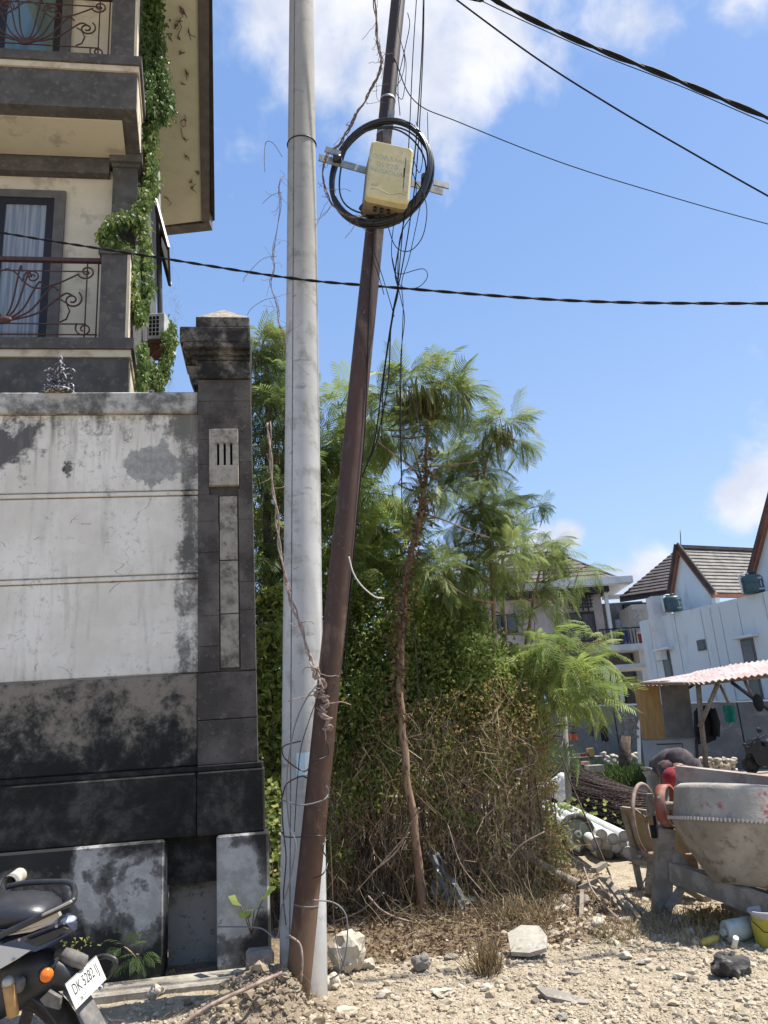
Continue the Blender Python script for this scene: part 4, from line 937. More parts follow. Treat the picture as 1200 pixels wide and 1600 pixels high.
def tree(name, label, trunk, radii, clumps, leaf='feathery_leaf', bark='bark', pods=(), extra_limbs=(), group=None, fine=False, Lf=(.24, .40), density=1.4, seed=1, stems=()):
    r = random.Random(seed)
    tr = spline(trunk, 7); n = len(tr); rad = [np.interp(i/(n-1), np.linspace(0, 1, len(radii)), radii) for i in range(n)]
    root = thing(name, label, 'tree', tuple(trunk[0]), 0, group)
    m = MB(); wob = [p+Vector((mnoise.noise(p*4), mnoise.noise(p*4+Vector((9, 0, 0))), 0))*.018 for p in tr]; wob[0] = tr[0]
    m.tube(wob, rad, 10); m.build('trunk', MATS[bark], root)
    for st in stems:
        m = MB(); q = spline(st[0], 6); m.tube(q, [st[1]*(1-.5*i/(len(q)-1)) for i in range(len(q))], 8); m.build('stem', MATS[bark], root)
    S = Scat(); B = MB(); temps = FRF if fine else FR
    for (c, R, cnt) in clumps:
        c = Vector(c); cnt = int(cnt*density)
        k = min(range(int(n*.35), n), key=lambda i: (tr[i]-c).length+max(0, tr[i].z-c.z+.1)*1.5)
        a = tr[k]; mid = a.lerp(c, .5)+Vector((0, 0, -.06*(c-a).length))
        if (c-a).length > .12:
            lb = spline([a, mid, c], 5); B.tube(lb, [rad[k]*.5*(1-.75*i/(len(lb)-1))+.003 for i in range(len(lb))], 6)
        ntw = max(3, int(cnt/7))
        for _ in range(ntw):
            d = Vector((r.gauss(0, 1), r.gauss(0, 1), r.gauss(.25, .8))).normalized()
            e = c+d*R*r.uniform(.45, 1.0)
            tw = [c+d*R*.05, c.lerp(e, .6)+Vector((0, 0, .04*R)), e]; B.tube(tw, [.006, .0045, .0025], 4, caps=False)
            for q in range(int(cnt/ntw)+1):
                t_ = r.uniform(.45, 1.0); p = c.lerp(e, t_)
                dd = (d*.8+Vector((r.gauss(0, .7), r.gauss(0, .7), r.gauss(.05, .45)))).normalized()
                T = r.choice(temps); L = r.uniform(*Lf)
                S.add(*T, rotmat(dd, Vector((r.gauss(0, .25), r.gauss(0, .25), 1)), L, p), min(1, max(0, r.gauss(.45, .25))))
    B.build('branches', MATS[bark], root, kind='stuff')
    S.build('crown', MATS[leaf], root, kind='stuff')
    for (c, R, cnt, L0, gr) in pods:
        Q = Scat()
        for _ in range(cnt):
            p = Vector(c)+Vector((r.gauss(0, R*.42), r.gauss(0, R*.42), r.gauss(0, R*.22)))
            dd = Vector((r.gauss(0, .12), r.gauss(0, .12), -1))
            Q.add(*r.choice(PD), rotmat(dd, rdir(r), r.uniform(.7, 1.15)*L0, p), min(1, max(0, r.gauss(gr, .22))))
        Q.build('seed_pods', MATS['seed_pod'], root, kind='stuff')
    return root
def G(px, py, Y): return P(px, py, Y)
# central slender tree
YT = 7.05
tree('slender_tree', 'slender bare-stemmed feathery tree with drooping brown pod bunches at its crown',
     [G(660, 1447, 7.1), G(652, 1330, 7.08), G(640, 1240, 7.06), G(628, 1130, 7.04), G(626, 1010, 7.03), G(633, 920, 7.03), G(650, 830, 7.04), G(664, 760, 7.05), G(668, 690, 7.06), G(672, 625, 7.08)],
     [.043, .038, .034, .034, .032, .028, .024, .016, .010],
     [(G(672, 612, 7.1), .26, 40), (G(630, 607, 7.2), .22, 26), (G(600, 632, 7.25), .2, 20), (G(705, 627, 7.0), .17, 20), (G(655, 672, 7.1), .22, 20), (G(612, 682, 7.3), .18, 14), (G(622, 757, 7.2), .15, 10),
      (G(590, 672, 7.4), .2, 16), (G(690, 767, 7.0), .14, 8)],
     pods=[(G(672, 610, 6.95), .26, 75, .24, .42), (G(722, 622, 6.95), .08, 10, .2, .4), (G(655, 622, 6.95), .2, 36, .26, .3)], seed=4, fine=True,
     stems=[([G(664, 770, 7.05), G(648, 735, 7.0), G(618, 712, 6.95), G(590, 690, 6.9)], .014), ([G(662, 765, 7.05), G(650, 715, 7.05), G(640, 690, 7.1)], .010), ([G(668, 730, 7.05), G(700, 727, 7.0), G(740, 722, 6.95)], .008),
            ([G(655, 800, 7.04), G(700, 815, 6.95), G(740, 832, 6.9), G(765, 840, 6.85)], .008)])
# dead leaves and dry creeper clothing its trunk
Q = Scat(); tl = spline([G(626, 1120, 7.0), G(622, 1000, 7.0), G(633, 920, 7.0), G(650, 830, 7.0), G(664, 760, 7.0), G(668, 700, 7.0)], 12)
for _ in range(700):
    p = ra.choice(tl)+Vector((ra.gauss(0, .05), ra.gauss(-.03, .04), ra.gauss(0, .05))); Q.add(*ra.choice(LF), rotmat(rdir()+Vector((0, 0, -1)), rdir(), ra.uniform(.03, .07), p), ra.uniform(0, .7))
Q.build('dead_leaves', MATS['dry_leaf'], None, label='shaggy dead leaves clinging to the trunk of the slender central tree', cat='dead leaves', kind='stuff')
# tree behind pillar
tree('feathery_tree', 'dark feathery tree with brown pods rising between the stone pillar and the concrete pole',
     [G(425, 1450, 7.8)+Vector((0, 0, -.1)), G(424, 1200, 7.8), G(420, 1000, 7.8), G(418, 800, 7.85), G(420, 650, 7.9), G(414, 540, 7.9)], [.07, .06, .05, .035, .02],
     [(G(410, 545, 7.9), .2, 34), (G(432, 590, 7.9), .2, 26), (G(400, 600, 8.0), .26, 34), (G(430, 650, 7.8), .26, 34), (G(400, 690, 8.0), .3, 38), (G(436, 730, 7.7), .26, 34), (G(405, 770, 7.9), .3, 38), (G(430, 830, 7.8), .3, 38),
      (G(410, 880, 7.7), .3, 36), (G(470, 640, 8.3), .3, 26), (G(480, 740, 8.3), .3, 30), (G(440, 940, 7.8), .3, 34)],
     leaf='feathery_leaf', pods=[(G(408, 560, 7.7), .16, 30, .16, .2), (G(416, 620, 7.7), .2, 24, .16, .1), (G(430, 690, 7.6), .22, 26, .16, .05), (G(425, 720, 7.6), .2, 20, .15, .1)], seed=9, bark='dark_bark', density=1.7)
# tree between/behind the two poles
tree('feathery_tree', 'bright green feathery tree filling the gap right of the two poles at mid height',
     [G(560, 1420, 8.2), G(556, 1200, 8.2), G(550, 1000, 8.2), G(548, 850, 8.2), G(545, 720, 8.2), G(535, 640, 8.2)], [.05, .045, .038, .026, .012],
     [(G(530, 640, 8.2), .26, 26), (G(512, 690, 8.3), .3, 34), (G(550, 700, 8.1), .3, 34), (G(585, 680, 8.0), .26, 26), (G(520, 760, 8.3), .3, 36), (G(575, 770, 7.9), .32, 40), (G(548, 830, 8.0), .34, 46), (G(600, 830, 7.9), .3, 36),
      (G(590, 890, 7.8), .3, 34), (G(640, 860, 8.2), .3, 30), (G(545, 900, 8), .32, 34), (G(515, 850, 8.4), .3, 26)],
     leaf='feathery_leaf_bright', seed=14, bark='dark_bark')
# right tree: podded head against the sky
tree('feathery_tree', 'feathery tree with one arching podded branch against the sky',
     [G(738, 1390, 7.9), G(745, 1280, 7.9), G(752, 1150, 7.9), G(770, 1020, 7.9), G(772, 930, 7.9), G(766, 850, 7.85), G(752, 770, 7.8), G(770, 690, 7.75)], [.04, .034, .028, .024, .02, .016, .009],
     [(G(784, 668, 7.7), .19, 30), (G(755, 700, 7.8), .16, 14), (G(798, 685, 7.7), .13, 12), (G(715, 715, 7.9), .2, 16), (G(700, 730, 8.0), .22, 24), (G(742, 745, 7.8), .24, 30), (G(720, 800, 7.8), .3, 34), (G(765, 800, 7.9), .24, 26),
      (G(740, 850, 7.8), .32, 36), (G(790, 860, 7.8), .3, 36), (G(700, 880, 7.5), .3, 30), (G(690, 905, 7.2), .28, 24)],
     pods=[(G(780, 668, 7.6), .15, 34, .2, .45), (G(787, 672, 7.58), .10, 16, .19, .95)], seed=23, fine=True, Lf=(.22, .36),
     stems=[([G(745, 1330, 7.9), G(775, 1230, 7.85), G(800, 1130, 7.8), G(815, 1060, 7.8)], .02), ([G(750, 1300, 7.9), G(790, 1220, 7.8), G(830, 1150, 7.75)], .016), ([G(742, 1340, 7.8), G(730, 1230, 7.75), G(715, 1150, 7.7)], .014)])
# the right-hand crown whose fronds hang over the houses
tree('feathery_tree', 'grey-green feathery tree whose outermost fronds hang across the far houses',
     [G(800, 1380, 8.6), G(815, 1240, 8.6), G(818, 1130, 8.6), G(822, 1020, 8.5), G(835, 930, 8.5), G(850, 870, 8.4)], [.04, .034, .028, .018, .010],
     [(G(858, 852, 8.4), .26, 30), (G(828, 838, 8.5), .2, 18), (G(826, 878, 8.3), .32, 36), (G(868, 893, 8.3), .28, 30), (G(905, 890, 8.3), .2, 16), (G(835, 925, 8.2), .26, 18), (G(800, 920, 8.3), .26, 18), (G(862, 930, 8.2), .16, 8), (G(835, 990, 8.2), .16, 8),
      (G(730, 935, 8.0), .3, 30), (G(760, 890, 8.1), .3, 34), (G(690, 960, 7.9), .26, 20)],
     leaf='feathery_leaf', seed=31, fine=True, Lf=(.24, .38), density=.62)
tree('feathery_sapling', 'low bright sapling with long arching fronds reaching over the yard towards the shed',
     [G(800, 1400, 7.9), G(822, 1270, 7.85), G(838, 1160, 7.8), G(850, 1070, 7.75), G(880, 1000, 7.7)], [.024, .02, .016, .008],
     [(G(885, 1005, 7.7), .22, 20), (G(862, 1040, 7.7), .28, 36), (G(905, 1045, 7.6), .26, 30), (G(835, 1060, 7.8), .3, 36), (G(925, 1040, 7.6), .15, 9), (G(880, 1085, 7.6), .24, 26), (G(920, 1090, 7.6), .22, 18), (G(820, 1020, 7.9), .26, 24),
      (G(935, 1000, 7.6), .10, 7), (G(800, 1080, 7.9), .26, 24), (G(868, 1150, 7.7), .16, 12)],
     leaf='feathery_leaf_bright', seed=37, fine=True, Lf=(.28, .46), density=.62)
tree('small_tree', 'dense small dark tree crown between the slender tree and the tiled roof, against the sky',
     [G(800, 1300, 10.5), G(790, 1050, 10.5), G(785, 900, 10.5), G(790, 800, 10.5)], [.07, .05, .03, .012],
     [(G(795, 790, 10.5), .34, 60), (G(825, 795, 10.4), .2, 30), (G(770, 815, 10.4), .34, 50), (G(760, 870, 10.3), .4, 50), (G(800, 850, 10.4), .3, 36)],
     leaf='feathery_leaf_dark', seed=41, bark='dark_bark', Lf=(.2, .3), density=.8)
# ================================================================== broad-leaved shrubs and the tangle
def bush(name, label, blobs, n, leafm, L=(.035, .075), seed=1, tint=(.45, .25), stems=True, cat='shrub', dens_front=True):
    r = random.Random(seed); root = thing(name, label, cat, (blobs[0][0].x, blobs[0][0].y, gh(blobs[0][0].x, blobs[0][0].y)))
    S = Scat(); B = MB(); wts = [b[1]**2 for b in blobs]
    cl = []
    for _ in range(int(n/14)):
        c, R, sq = r.choices(blobs, wts)[0]; d = rdir(r); d.z *= sq; k = r.uniform(.25, 1)**.45; cl.append(c+Vector((d.x, d.y*.8, d.z))*R*k)
    for c in cl:
        for _ in range(14):
            p = c+rdir(r)*r.uniform(.02, .13); dd = (rdir(r)+Vector((0, -.25, -.25))); S.add(*r.choice(LF), rotmat(dd, (rdir(r)+Vector((.2, -.3, .9))), r.uniform(*L), p), min(1, max(0, r.gauss(*tint))))
    if stems:
        for _ in range(int(n/260)):
            c, R, sq = r.choices(blobs, wts)[0]; d = rdir(r); e = c+d*R*.9; g = Vector((c.x+r.gauss(0, .15), c.y+r.gauss(0, .1), gh(c.x, c.y)))
            B.tube([g, g.lerp(e, .5)+rdir(r)*.08, e], [.010, .007, .003], 4, caps=False)
        B.build('stems', MATS['dark_bark'], root, kind='stuff')
    S.build('foliage', MATS[leafm], root, kind='stuff'); return root
bush('leafy_shrub', 'dark leafy shrub with yellowing leaves growing right beside the stone pillar', [(G(425, 1020, 7.2), .26, 1.2), (G(420, 1110, 7.1), .26, 1.2), (G(430, 1200, 7.0), .25, 1.3), (G(436, 1320, 6.9), .2, 1.6), (G(425, 960, 7.4), .26, 1.2), (G(470, 1100, 7.3), .3, 1.2)], 5200, 'broad_leaf', (.05, .10), 3, (.5, .28))
bush('leafy_shrub', 'leafy green shrub right behind the leaning pole at mid height', [(G(545, 1000, 7.9), .42, 1), (G(560, 1090, 7.8), .42, 1), (G(540, 1170, 7.7), .38, 1), (G(600, 1030, 7.9), .4, 1), (G(520, 930, 8.2), .35, 1), (G(590, 1150, 7.7), .36, 1)], 7600, 'broad_leaf', (.04, .075), 5, (.4, .26))
bush('leafy_shrub', 'yellow-green shrub behind the slender trunk, right side', [(G(690, 950, 8.3), .4, 1), (G(720, 1010, 8.2), .42, 1), (G(680, 1060, 8.0), .4, 1), (G(750, 1060, 8.2), .4, 1), (G(640, 970, 8.4), .35, 1), (G(780, 1045, 8.4), .28, 1), (G(780, 1090, 8.3), .3, 1), (G(640, 1060, 8.2), .35, 1)], 8800, 'broad_leaf', (.035, .07), 8, (.62, .26))
bush('leafy_shrub', 'leafy climber in sunlit-bright leaf colour, draped over the front of the thicket around the forked tree', [(G(590, 930, 7.7), .22, 1), (G(600, 1000, 7.6), .26, 1.1), (G(690, 930, 7.8), .25, 1), (G(700, 1000, 7.7), .3, 1), (G(750, 1040, 7.6), .3, 1.1), (G(800, 1060, 7.7), .26, 1), (G(690, 1080, 7.6), .3, 1), (G(640, 1100, 7.6), .28, 1), (G(560, 1080, 7.5), .3, 1.1), (G(540, 1160, 7.5), .28, 1.1), (G(770, 1110, 7.6), .24, 1), (G(560, 970, 7.8), .26, 1), (G(600, 1180, 7.45), .24, 1.1), (G(690, 1170, 7.45), .22, 1), (G(820, 1150, 7.7), .16, 1.2), (G(560, 1230, 7.4), .18, 1.1), (G(760, 1190, 7.5), .16, 1.2), (G(850, 1340, 7.7), .12, 1), (G(640, 1000, 7.6), .2, 1), (G(660, 870, 7.4), .16, 1), (G(520, 1010, 7.9), .22, 1), (G(740, 960, 7.8), .2, 1), (G(700, 1260, 7.4), .12, 1), (G(590, 1130, 7.5), .26, 1), (G(535, 1250, 7.3), .2, 1.2), (G(585, 1230, 7.3), .17, 1.1), (G(525, 1320, 7.25), .13, 1.2), (G(660, 1220, 7.35), .15, 1.1), (G(735, 1290, 7.4), .10, 1), (G(880, 1330, 7.8), .11, 1), (G(545, 940, 7.9), .24, 1), (G(620, 1050, 7.5), .2, 1)], 13500, 'sunlit_climber_leaf', (.03, .062), 17, (.45, .3))
bush('leafy_shrub', 'small-leaved shrub below the fronds at the right end of the thicket', [(G(835, 1130, 8.2), .18, 1), (G(832, 1180, 8.2), .2, 1.2), (G(858, 1300, 8.0), .18, 1.2), (G(828, 1240, 8.0), .2, 1.2), (G(815, 1100, 8.3), .3, 1)], 2600, 'mixed_leaf', (.03, .06), 10, (.6, .3))
bush('background_shrub', 'deep shaded wall of foliage closing off the back of the thicket', [(G(440, 900, 9.6), .6, 1), (G(520, 900, 9.8), .65, 1), (G(600, 930, 9.8), .65, 1), (G(690, 960, 9.8), .6, 1), (G(450, 1080, 9.4), .7, 1), (G(560, 1090, 9.6), .8, 1), (G(680, 1100, 9.6), .8, 1), (G(770, 1120, 9.6), .55, 1), (G(620, 1240, 9.3), .7, 1), (G(500, 1240, 9.3), .7, 1), (G(740, 1240, 9.3), .6, 1), (G(430, 780, 9.8), .6, 1), (G(520, 780, 10), .55, 1), (G(610, 830, 9.9), .45, 1)], 17000, 'broad_leaf', (.07, .13), 12, (.42, .25))
def t0_(px): return tangle_top(px)+70*mnoise.noise(Vector((px*.02, 0, 4)))
# brown tangle of dead climbers, denser towards the ground
S = Scat(); Lv = Scat(); r = random.Random(77)
def tangle_top(px): return np.interp(px, [430, 520, 600, 700, 800, 850, 885], [1270, 1230, 1170, 1140, 1110, 1150, 1270])
def tangle_right(py): return float(np.interp(py, [1080, 1250, 1330, 1400], [838, 848, 878, 885]))+26*mnoise.noise(Vector((py*.03, 1.5, 0)))
def tangle_bot(px): return np.interp(px, [430, 600, 760, 850, 900], [1430, 1430, 1410, 1395, 1380])
for i in range(9500):
    px = r.uniform(430, 882); Y = r.uniform(7.15, 8.5) if px < 820 else r.uniform(7.5, 8.3)
    py = r.uniform(tangle_top(px)-30, tangle_bot(px)+5); p = G(px, py, Y)
    if px > tangle_right(py) or py < t0_(px): continue
    if p.z < .05: p.z = gh(p.x, p.y)+r.uniform(.02, .3)
    k = r.random()
    if k < .45: d = Vector((r.gauss(0, .5), r.gauss(0, .4), -1)); L = r.uniform(.15, .45)
    elif k < .8: d = Vector((r.gauss(0, 1), r.gauss(0, .7), r.gauss(0, .7))); L = r.uniform(.12, .4)
    else: d = Vector((r.gauss(.1, .35), r.gauss(0, .2), 1)); L = r.uniform(.3, .8)
    e = p+d.normalized()*L
    if e.z < .03: L *= max(.15, (p.z-.03)/max(.01, (p.z-e.z)))
    S.add(*r.choice(ST if r.random() < .93 else STB), rotmat(d, rdir(r), L*.85, p), min(1, max(0, r.gauss(.45, .3))))
for i in range(36000):
    px = r.uniform(425, 890); Y = r.uniform(7.2, 8.7); t_ = tangle_top(px); py = t_-60+(tangle_bot(px)-t_+60)*r.random()**1.1; p = G(px, py, Y)
    if px > tangle_right(py)+8: continue
    if mnoise.noise(Vector((p.x*3.2, p.y*2, p.z*3.2))) < -.12: continue
    if p.z < .04: continue
    Lv.add(*r.choice(LF), rotmat(rdir(r)+Vector((0, 0, -.7)), rdir(r), r.uniform(.018, .046), p), min(1, max(0, r.gauss(.3, .32))))
S.build('dead_vines', MATS['twig'], None, label='tangle of dry brown climber stems filling the lower half of the thicket', cat='dead vines', kind='stuff')
Lv.build('withered_leaves', MATS['mixed_leaf'], None, label='withered brown and olive leaves caught in the dry tangle of the thicket', cat='withered leaves', kind='stuff')
# straw-coloured stalks leaning out in front
S = Scat()
for i in range(520):
    px = r.choice([r.gauss(640, 70), r.gauss(830, 35), r.gauss(740, 60)]); p = PZ(px, r.uniform(1395, 1470)); p.z = gh(p.x, p.y)
    d = Vector((r.gauss(0, .5), r.gauss(-.1, .4), r.uniform(.2, 1.1))); S.add(*r.choice(STS), rotmat(d, rdir(r), r.uniform(.12, .55), p), r.random())
S.build('dry_stalks', MATS['straw'], None, label='pale dry stalks standing and leaning at the front edge of the thicket', cat='dry stalks', kind='stuff')
# the fallen branches lying by the slender trunk
rb = random.Random(8)
for i, (pts, rad) in enumerate([([(575, 1400), (600, 1425), (640, 1440), (668, 1452)], .010), ([(520, 1440), (560, 1425), (600, 1395)], .006), ([(580, 1365), (620, 1330), (640, 1290), (655, 1262)], .007), ([(555, 1395), (600, 1345), (640, 1300)], .005),
                                ([(600, 1480), (650, 1450), (690, 1425)], .006), ([(655, 1430), (700, 1462), (740, 1500)], .007), ([(700, 1290), (720, 1350), (755, 1395)], .005), ([(790, 1350), (815, 1320), (850, 1300)], .006), ([(760, 1460), (800, 1470), (835, 1482)], .006),
                                ([(740, 1390), (760, 1420), (770, 1455)], .006)]):
    q = [G(x, y, 6.95-.02*j) for j, (x, y) in enumerate(pts)]
    for p in q: p.z = max(p.z, gh(p.x, p.y)+.015)
    wire('fallen_branch', q, rad, MATS['pale_vine'], ['bare fallen branch lying at the foot of the slender trunk', 'pale stick in the litter between pole and slender trunk', 'pale branch leaning up against the slender trunk', 'thin branch beside the one leaning on the slender trunk', 'crooked twig on the litter just left of the slender trunk', 'dark stick on the ground just right of the slender trunk', 'thin slanting stick left of the forked tree', 'short stick under the right end of the thicket', 'twig lying next to the broken concrete slab', 'twig below the forked tree trunk'][i], 'branch')
# thin grey plastic sheet caught in the tangle
m = MB(); b = G(668, 1330, 7.05)
g = []; nn_ = 14
for i in range(nn_):
    for j in range(5):
        t_ = i/(nn_-1); g.append(b+Vector((.04+.20*t_+(j-2)*(.022+.02*t_), .05*math.sin(j*2.2+i*.5), -.02-.42*t_+.02*math.sin(j*1.7+i))))
m.add(g, [(i*5+j, i*5+j+1, (i+1)*5+j+1, (i+1)*5+j) for i in range(nn_-1) for j in range(4)])
m.build('plastic_sheet', simple('dusty_plastic', (.20, .22, .22), (.10, .11, .11), .35, 20, bump=.3), label='crumpled grey plastic sheet hanging in the thicket just right of the slender trunk', cat='plastic sheet')
# ground litter
S = Scat(); Lv = Scat()
for i in range(9000):
    x = r.uniform(-.62, 2.4); y = r.uniform(5.7, 8.6)
    if litter(x, y) < .4*r.random()+.25: continue
    z = gh(x, y)
    if r.random() < .42: S.add(*r.choice(ST), rotmat(Vector((r.gauss(0, 1), r.gauss(0, 1), r.gauss(.05, .22))), rdir(r), r.uniform(.06, .30), Vector((x, y, z+r.uniform(.0, .05)))), min(1, max(0, r.gauss(.45, .3))))
    else: Lv.add(*r.choice(LF), rotmat(Vector((r.gauss(0, 1), r.gauss(0, 1), r.gauss(0, .35))), Vector((r.gauss(0, .5), r.gauss(0, .5), 1)), r.uniform(.025, .07), Vector((x, y, z+r.uniform(.005, .04)))), min(1, max(0, r.gauss(.4, .3))))
for i in range(1500):   # by the kerb and around the mound
    x = r.uniform(-2.6, -.45); y = r.uniform(4.4, 5.6); z = gh(x, y)
    S.add(*r.choice(ST), rotmat(Vector((r.gauss(0, 1), r.gauss(0, 1), r.gauss(.05, .2))), rdir(r), r.uniform(.04, .16), Vector((x, y, z+r.uniform(.0, .02)))), min(1, max(0, r.gauss(.45, .3))))
S.build('fallen_twigs', MATS['twig'], None, label='fallen twigs scattered over the bare soil below the thicket', cat='twigs', kind='stuff')
Lv.build('leaf_litter', MATS['dry_leaf'], None, label='brown leaf litter covering the soil below the thicket', cat='leaf litter', kind='stuff')
# ================================================================== creeper on the house
IV = Scat(); r = random.Random(5)
sp0 = hw(UR-.03, 0, 0); sn = Vector((.968, .252, 0))
def sideP(px, py, off=.0):
    d = ray(px, py); t_ = ((sp0+sn*off-CAM).dot(sn))/d.dot(sn); p = CAM+d*t_
    return p if 8 < p.y < 15 else P(px, py, 8.6)
ivy_paths = [([(232, -20), (236, 40), (240, 90), (246, 130), (250, 165), (244, 185)], 17, 3400, 8.45), ([(218, 0), (224, 60), (228, 120), (232, 170)], 9, 1100, 8.3), ([(236, 190), (233, 240), (236, 280), (232, 305)], 10, 1000, 8.4), ([(228, 300), (222, 350), (228, 400), (226, 450)], 9, 800, 8.1),
             ([(212, 335), (190, 342), (172, 352), (165, 372), (185, 385), (200, 395)], 10, 900, 7.95), ([(204, 395), (206, 430), (208, 460), (215, 485)], 9, 700, 7.7), ([(232, 440), (226, 470), (215, 500)], 8, 420, 7.9), ([(222, 540), (226, 570), (222, 600)], 6, 220, 7.5),
             ([(262, 520), (262, 560), (255, 590)], 7, 320, 9.5), ([(262, 505), (272, 520), (268, 540)], 5, 120, 9.8), ([(245, 575), (245, 605)], 9, 260, 9.2)]
iv = thing('house_creeper', 'green creeper hanging down the corner of the balcony house from the eave to the wall', 'creeper', tuple(P(225, 600, 8.5)))
BR = MB()
for (pts, wpx, n, Y) in ivy_paths:
    sp_ = spline([Vector((x, y, 0)) for x, y in pts], 8)
    BR.tube([P(q.x, q.y, Y+.03) for q in sp_], .008, 5)
    for _ in range(n):
        q = r.choice(sp_); p = P(q.x+r.gauss(0, wpx*.55), q.y+r.gauss(0, 6), Y+r.gauss(0, .07))
        IV.add(*r.choice(LF), rotmat(Vector((r.gauss(0, .6), -.3, -1)), Vector((r.gauss(.4, .6), -1, .7)), r.uniform(.05, .10), p), min(1, max(0, r.gauss(.4+.25*(q.y > 190), .25))))
BR.build('stems', MATS['dry_vine'], iv); IV.build('foliage', MATS['ivy_leaf'], iv, kind='stuff')
DV = Scat()
for (pts, n, Y) in (([(264, 400), (270, 440), (274, 470), (276, 500)], 60, 10.6), ([(205, 480), (212, 500), (205, 520)], 50, 8.2), ([(258, 330), (262, 370), (268, 400)], 26, 10.4), ([(266, 560), (264, 600)], 30, 9.9)):
    sp_ = spline([Vector((x, y, 0)) for x, y in pts], 8)
    for _ in range(n):
        q = r.choice(sp_); DV.add(*r.choice(ST), rotmat(Vector((r.gauss(0, .5), r.gauss(0, .3), -1)), rdir(r), r.uniform(.12, .3), P(q.x+r.gauss(0, 3), q.y, Y)), r.uniform(0, .4))
DV.build('dry_stems', MATS['twig'], iv, kind='stuff')
# little dead clumps stuck on the soffit
m = MB()
for (px, py) in ((283, 12), (280, 32), (294, 50), (281, 62), (283, 82), (292, 115), (285, 130), (270, 180), (288, 186), (292, 243), (286, 214), (310, 268), (298, 284), (302, 292), (262, 312), (287, 22), (278, 38)):
    c = PZ(px, py, 11.99)
    for k in range(5):
        if k > 2: continue
        m.tube([c, c+Vector((r.gauss(0, .035), r.gauss(0, .06), -.02)), c+Vector((r.gauss(0, .05), r.gauss(0, .08), -.03))], .007, 3, caps=False)
m.build('dead_tendrils', MATS['dry_vine'], iv, kind='stuff')
# climber beside the pillar and the seedling in front of the plinth
def leafy_stem(name, label, pts, Y, n, L, mat='broad_leaf', spread=8, seed=2, cat='plant'):
    r = random.Random(seed); root = thing(name, label, cat, tuple(P(pts[-1][0], pts[-1][1], Y)))
    sp_ = spline([P(x, y, Y) for x, y in pts], 6); m = MB(); m.tube(sp_, .004, 5); m.build('stem', MATS['dry_vine'], root); S = Scat()
    for _ in range(n):
        p = r.choice(sp_); o = Vector((r.gauss(0, spread*.005), r.gauss(-.02, .03), r.gauss(0, .02)))
        S.add(*r.choice([leaf_template(.3, .25, .75), leaf_template(.15, .4, .7)]), rotmat(Vector((r.gauss(0, .6), -.5, -.8+r.gauss(0, .4))), Vector((r.gauss(.3, .4), -1, .8)), r.uniform(*L), p+o), min(1, max(0, r.gauss(.6, .25))))
    S.build('leaves', MATS[mat], root, kind='stuff'); return root
leafy_stem('climbing_plant', 'green climber with heart-shaped leaves hanging beside the pillar foot', [(410, 1215), (412, 1250), (418, 1290), (424, 1340), (428, 1380)], 6.15, 90, (.05, .085), spread=14, seed=3)
leafy_stem('climbing_plant', 'hanging shoot of green leaves lying across the black band of the pillar', [(405, 1225), (390, 1228), (384, 1245), (372, 1270), (362, 1290)], 5.93, 14, (.05, .08), spread=3, seed=4)
leafy_stem('climbing_plant', 'narrow curtain of small green leaves between the pillar foot and the concrete pole', [(432, 1230), (436, 1280), (434, 1330), (436, 1380)], 6.4, 150, (.035, .065), spread=12, seed=6)
sd_ = thing('seedling', 'young plant with three large round green leaves in front of the pillar plinth', 'plant', tuple(P(393, 1462, 5.72)))
m = MB(); b0 = P(393, 1462, 5.72); tips = [(P(372, 1408, 5.68), .13), (P(413, 1398, 5.70), .15), (P(398, 1420, 5.66), .12), (P(384, 1425, 5.67), .09)]
for (tp_, L) in tips: m.tube([b0, b0.lerp(tp_, .5)+Vector((0, 0, .02)), tp_], .004, 5)
m.build('stem', MATS['dark_bark'], sd_)
for k, (tp_, L) in enumerate(tips):
    S = Scat(); d = Vector(((-.6, .7, .1, -.1)[k], -.5, (.25, .35, .1, -.6)[k])); S.add(*leaf_template(.15, .2, .95), rotmat(d, Vector((0, -.5, 1)), L*1.15, tp_-d.normalized()*L*.4), (.45, .2, .15, .1)[k]); S.build('leaf', MATS['broad_leaf'], sd_)
tree('young_weed', 'low dark feathery weed growing at the foot of the wall behind the motorcycle plate', [P(195, 1505, 5.75), P(200, 1490, 5.74), P(205, 1478, 5.72)], [.006, .004], [(P(190, 1480, 5.7), .08, 7), (P(205, 1488, 5.68), .08, 7), (P(218, 1492, 5.7), .06, 5)], leaf='feathery_leaf_dark', Lf=(.10, .16), seed=51)
bush('small_weed', 'little yellow-green weed poking up beside the motorcycle tail', [(P(128, 1472, 5.6), .05, 1.6), (P(128, 1490, 5.6), .06, 1.4)], 60, 'broad_leaf', (.02, .04), 61, (.8, .15), stems=False, cat='plant')
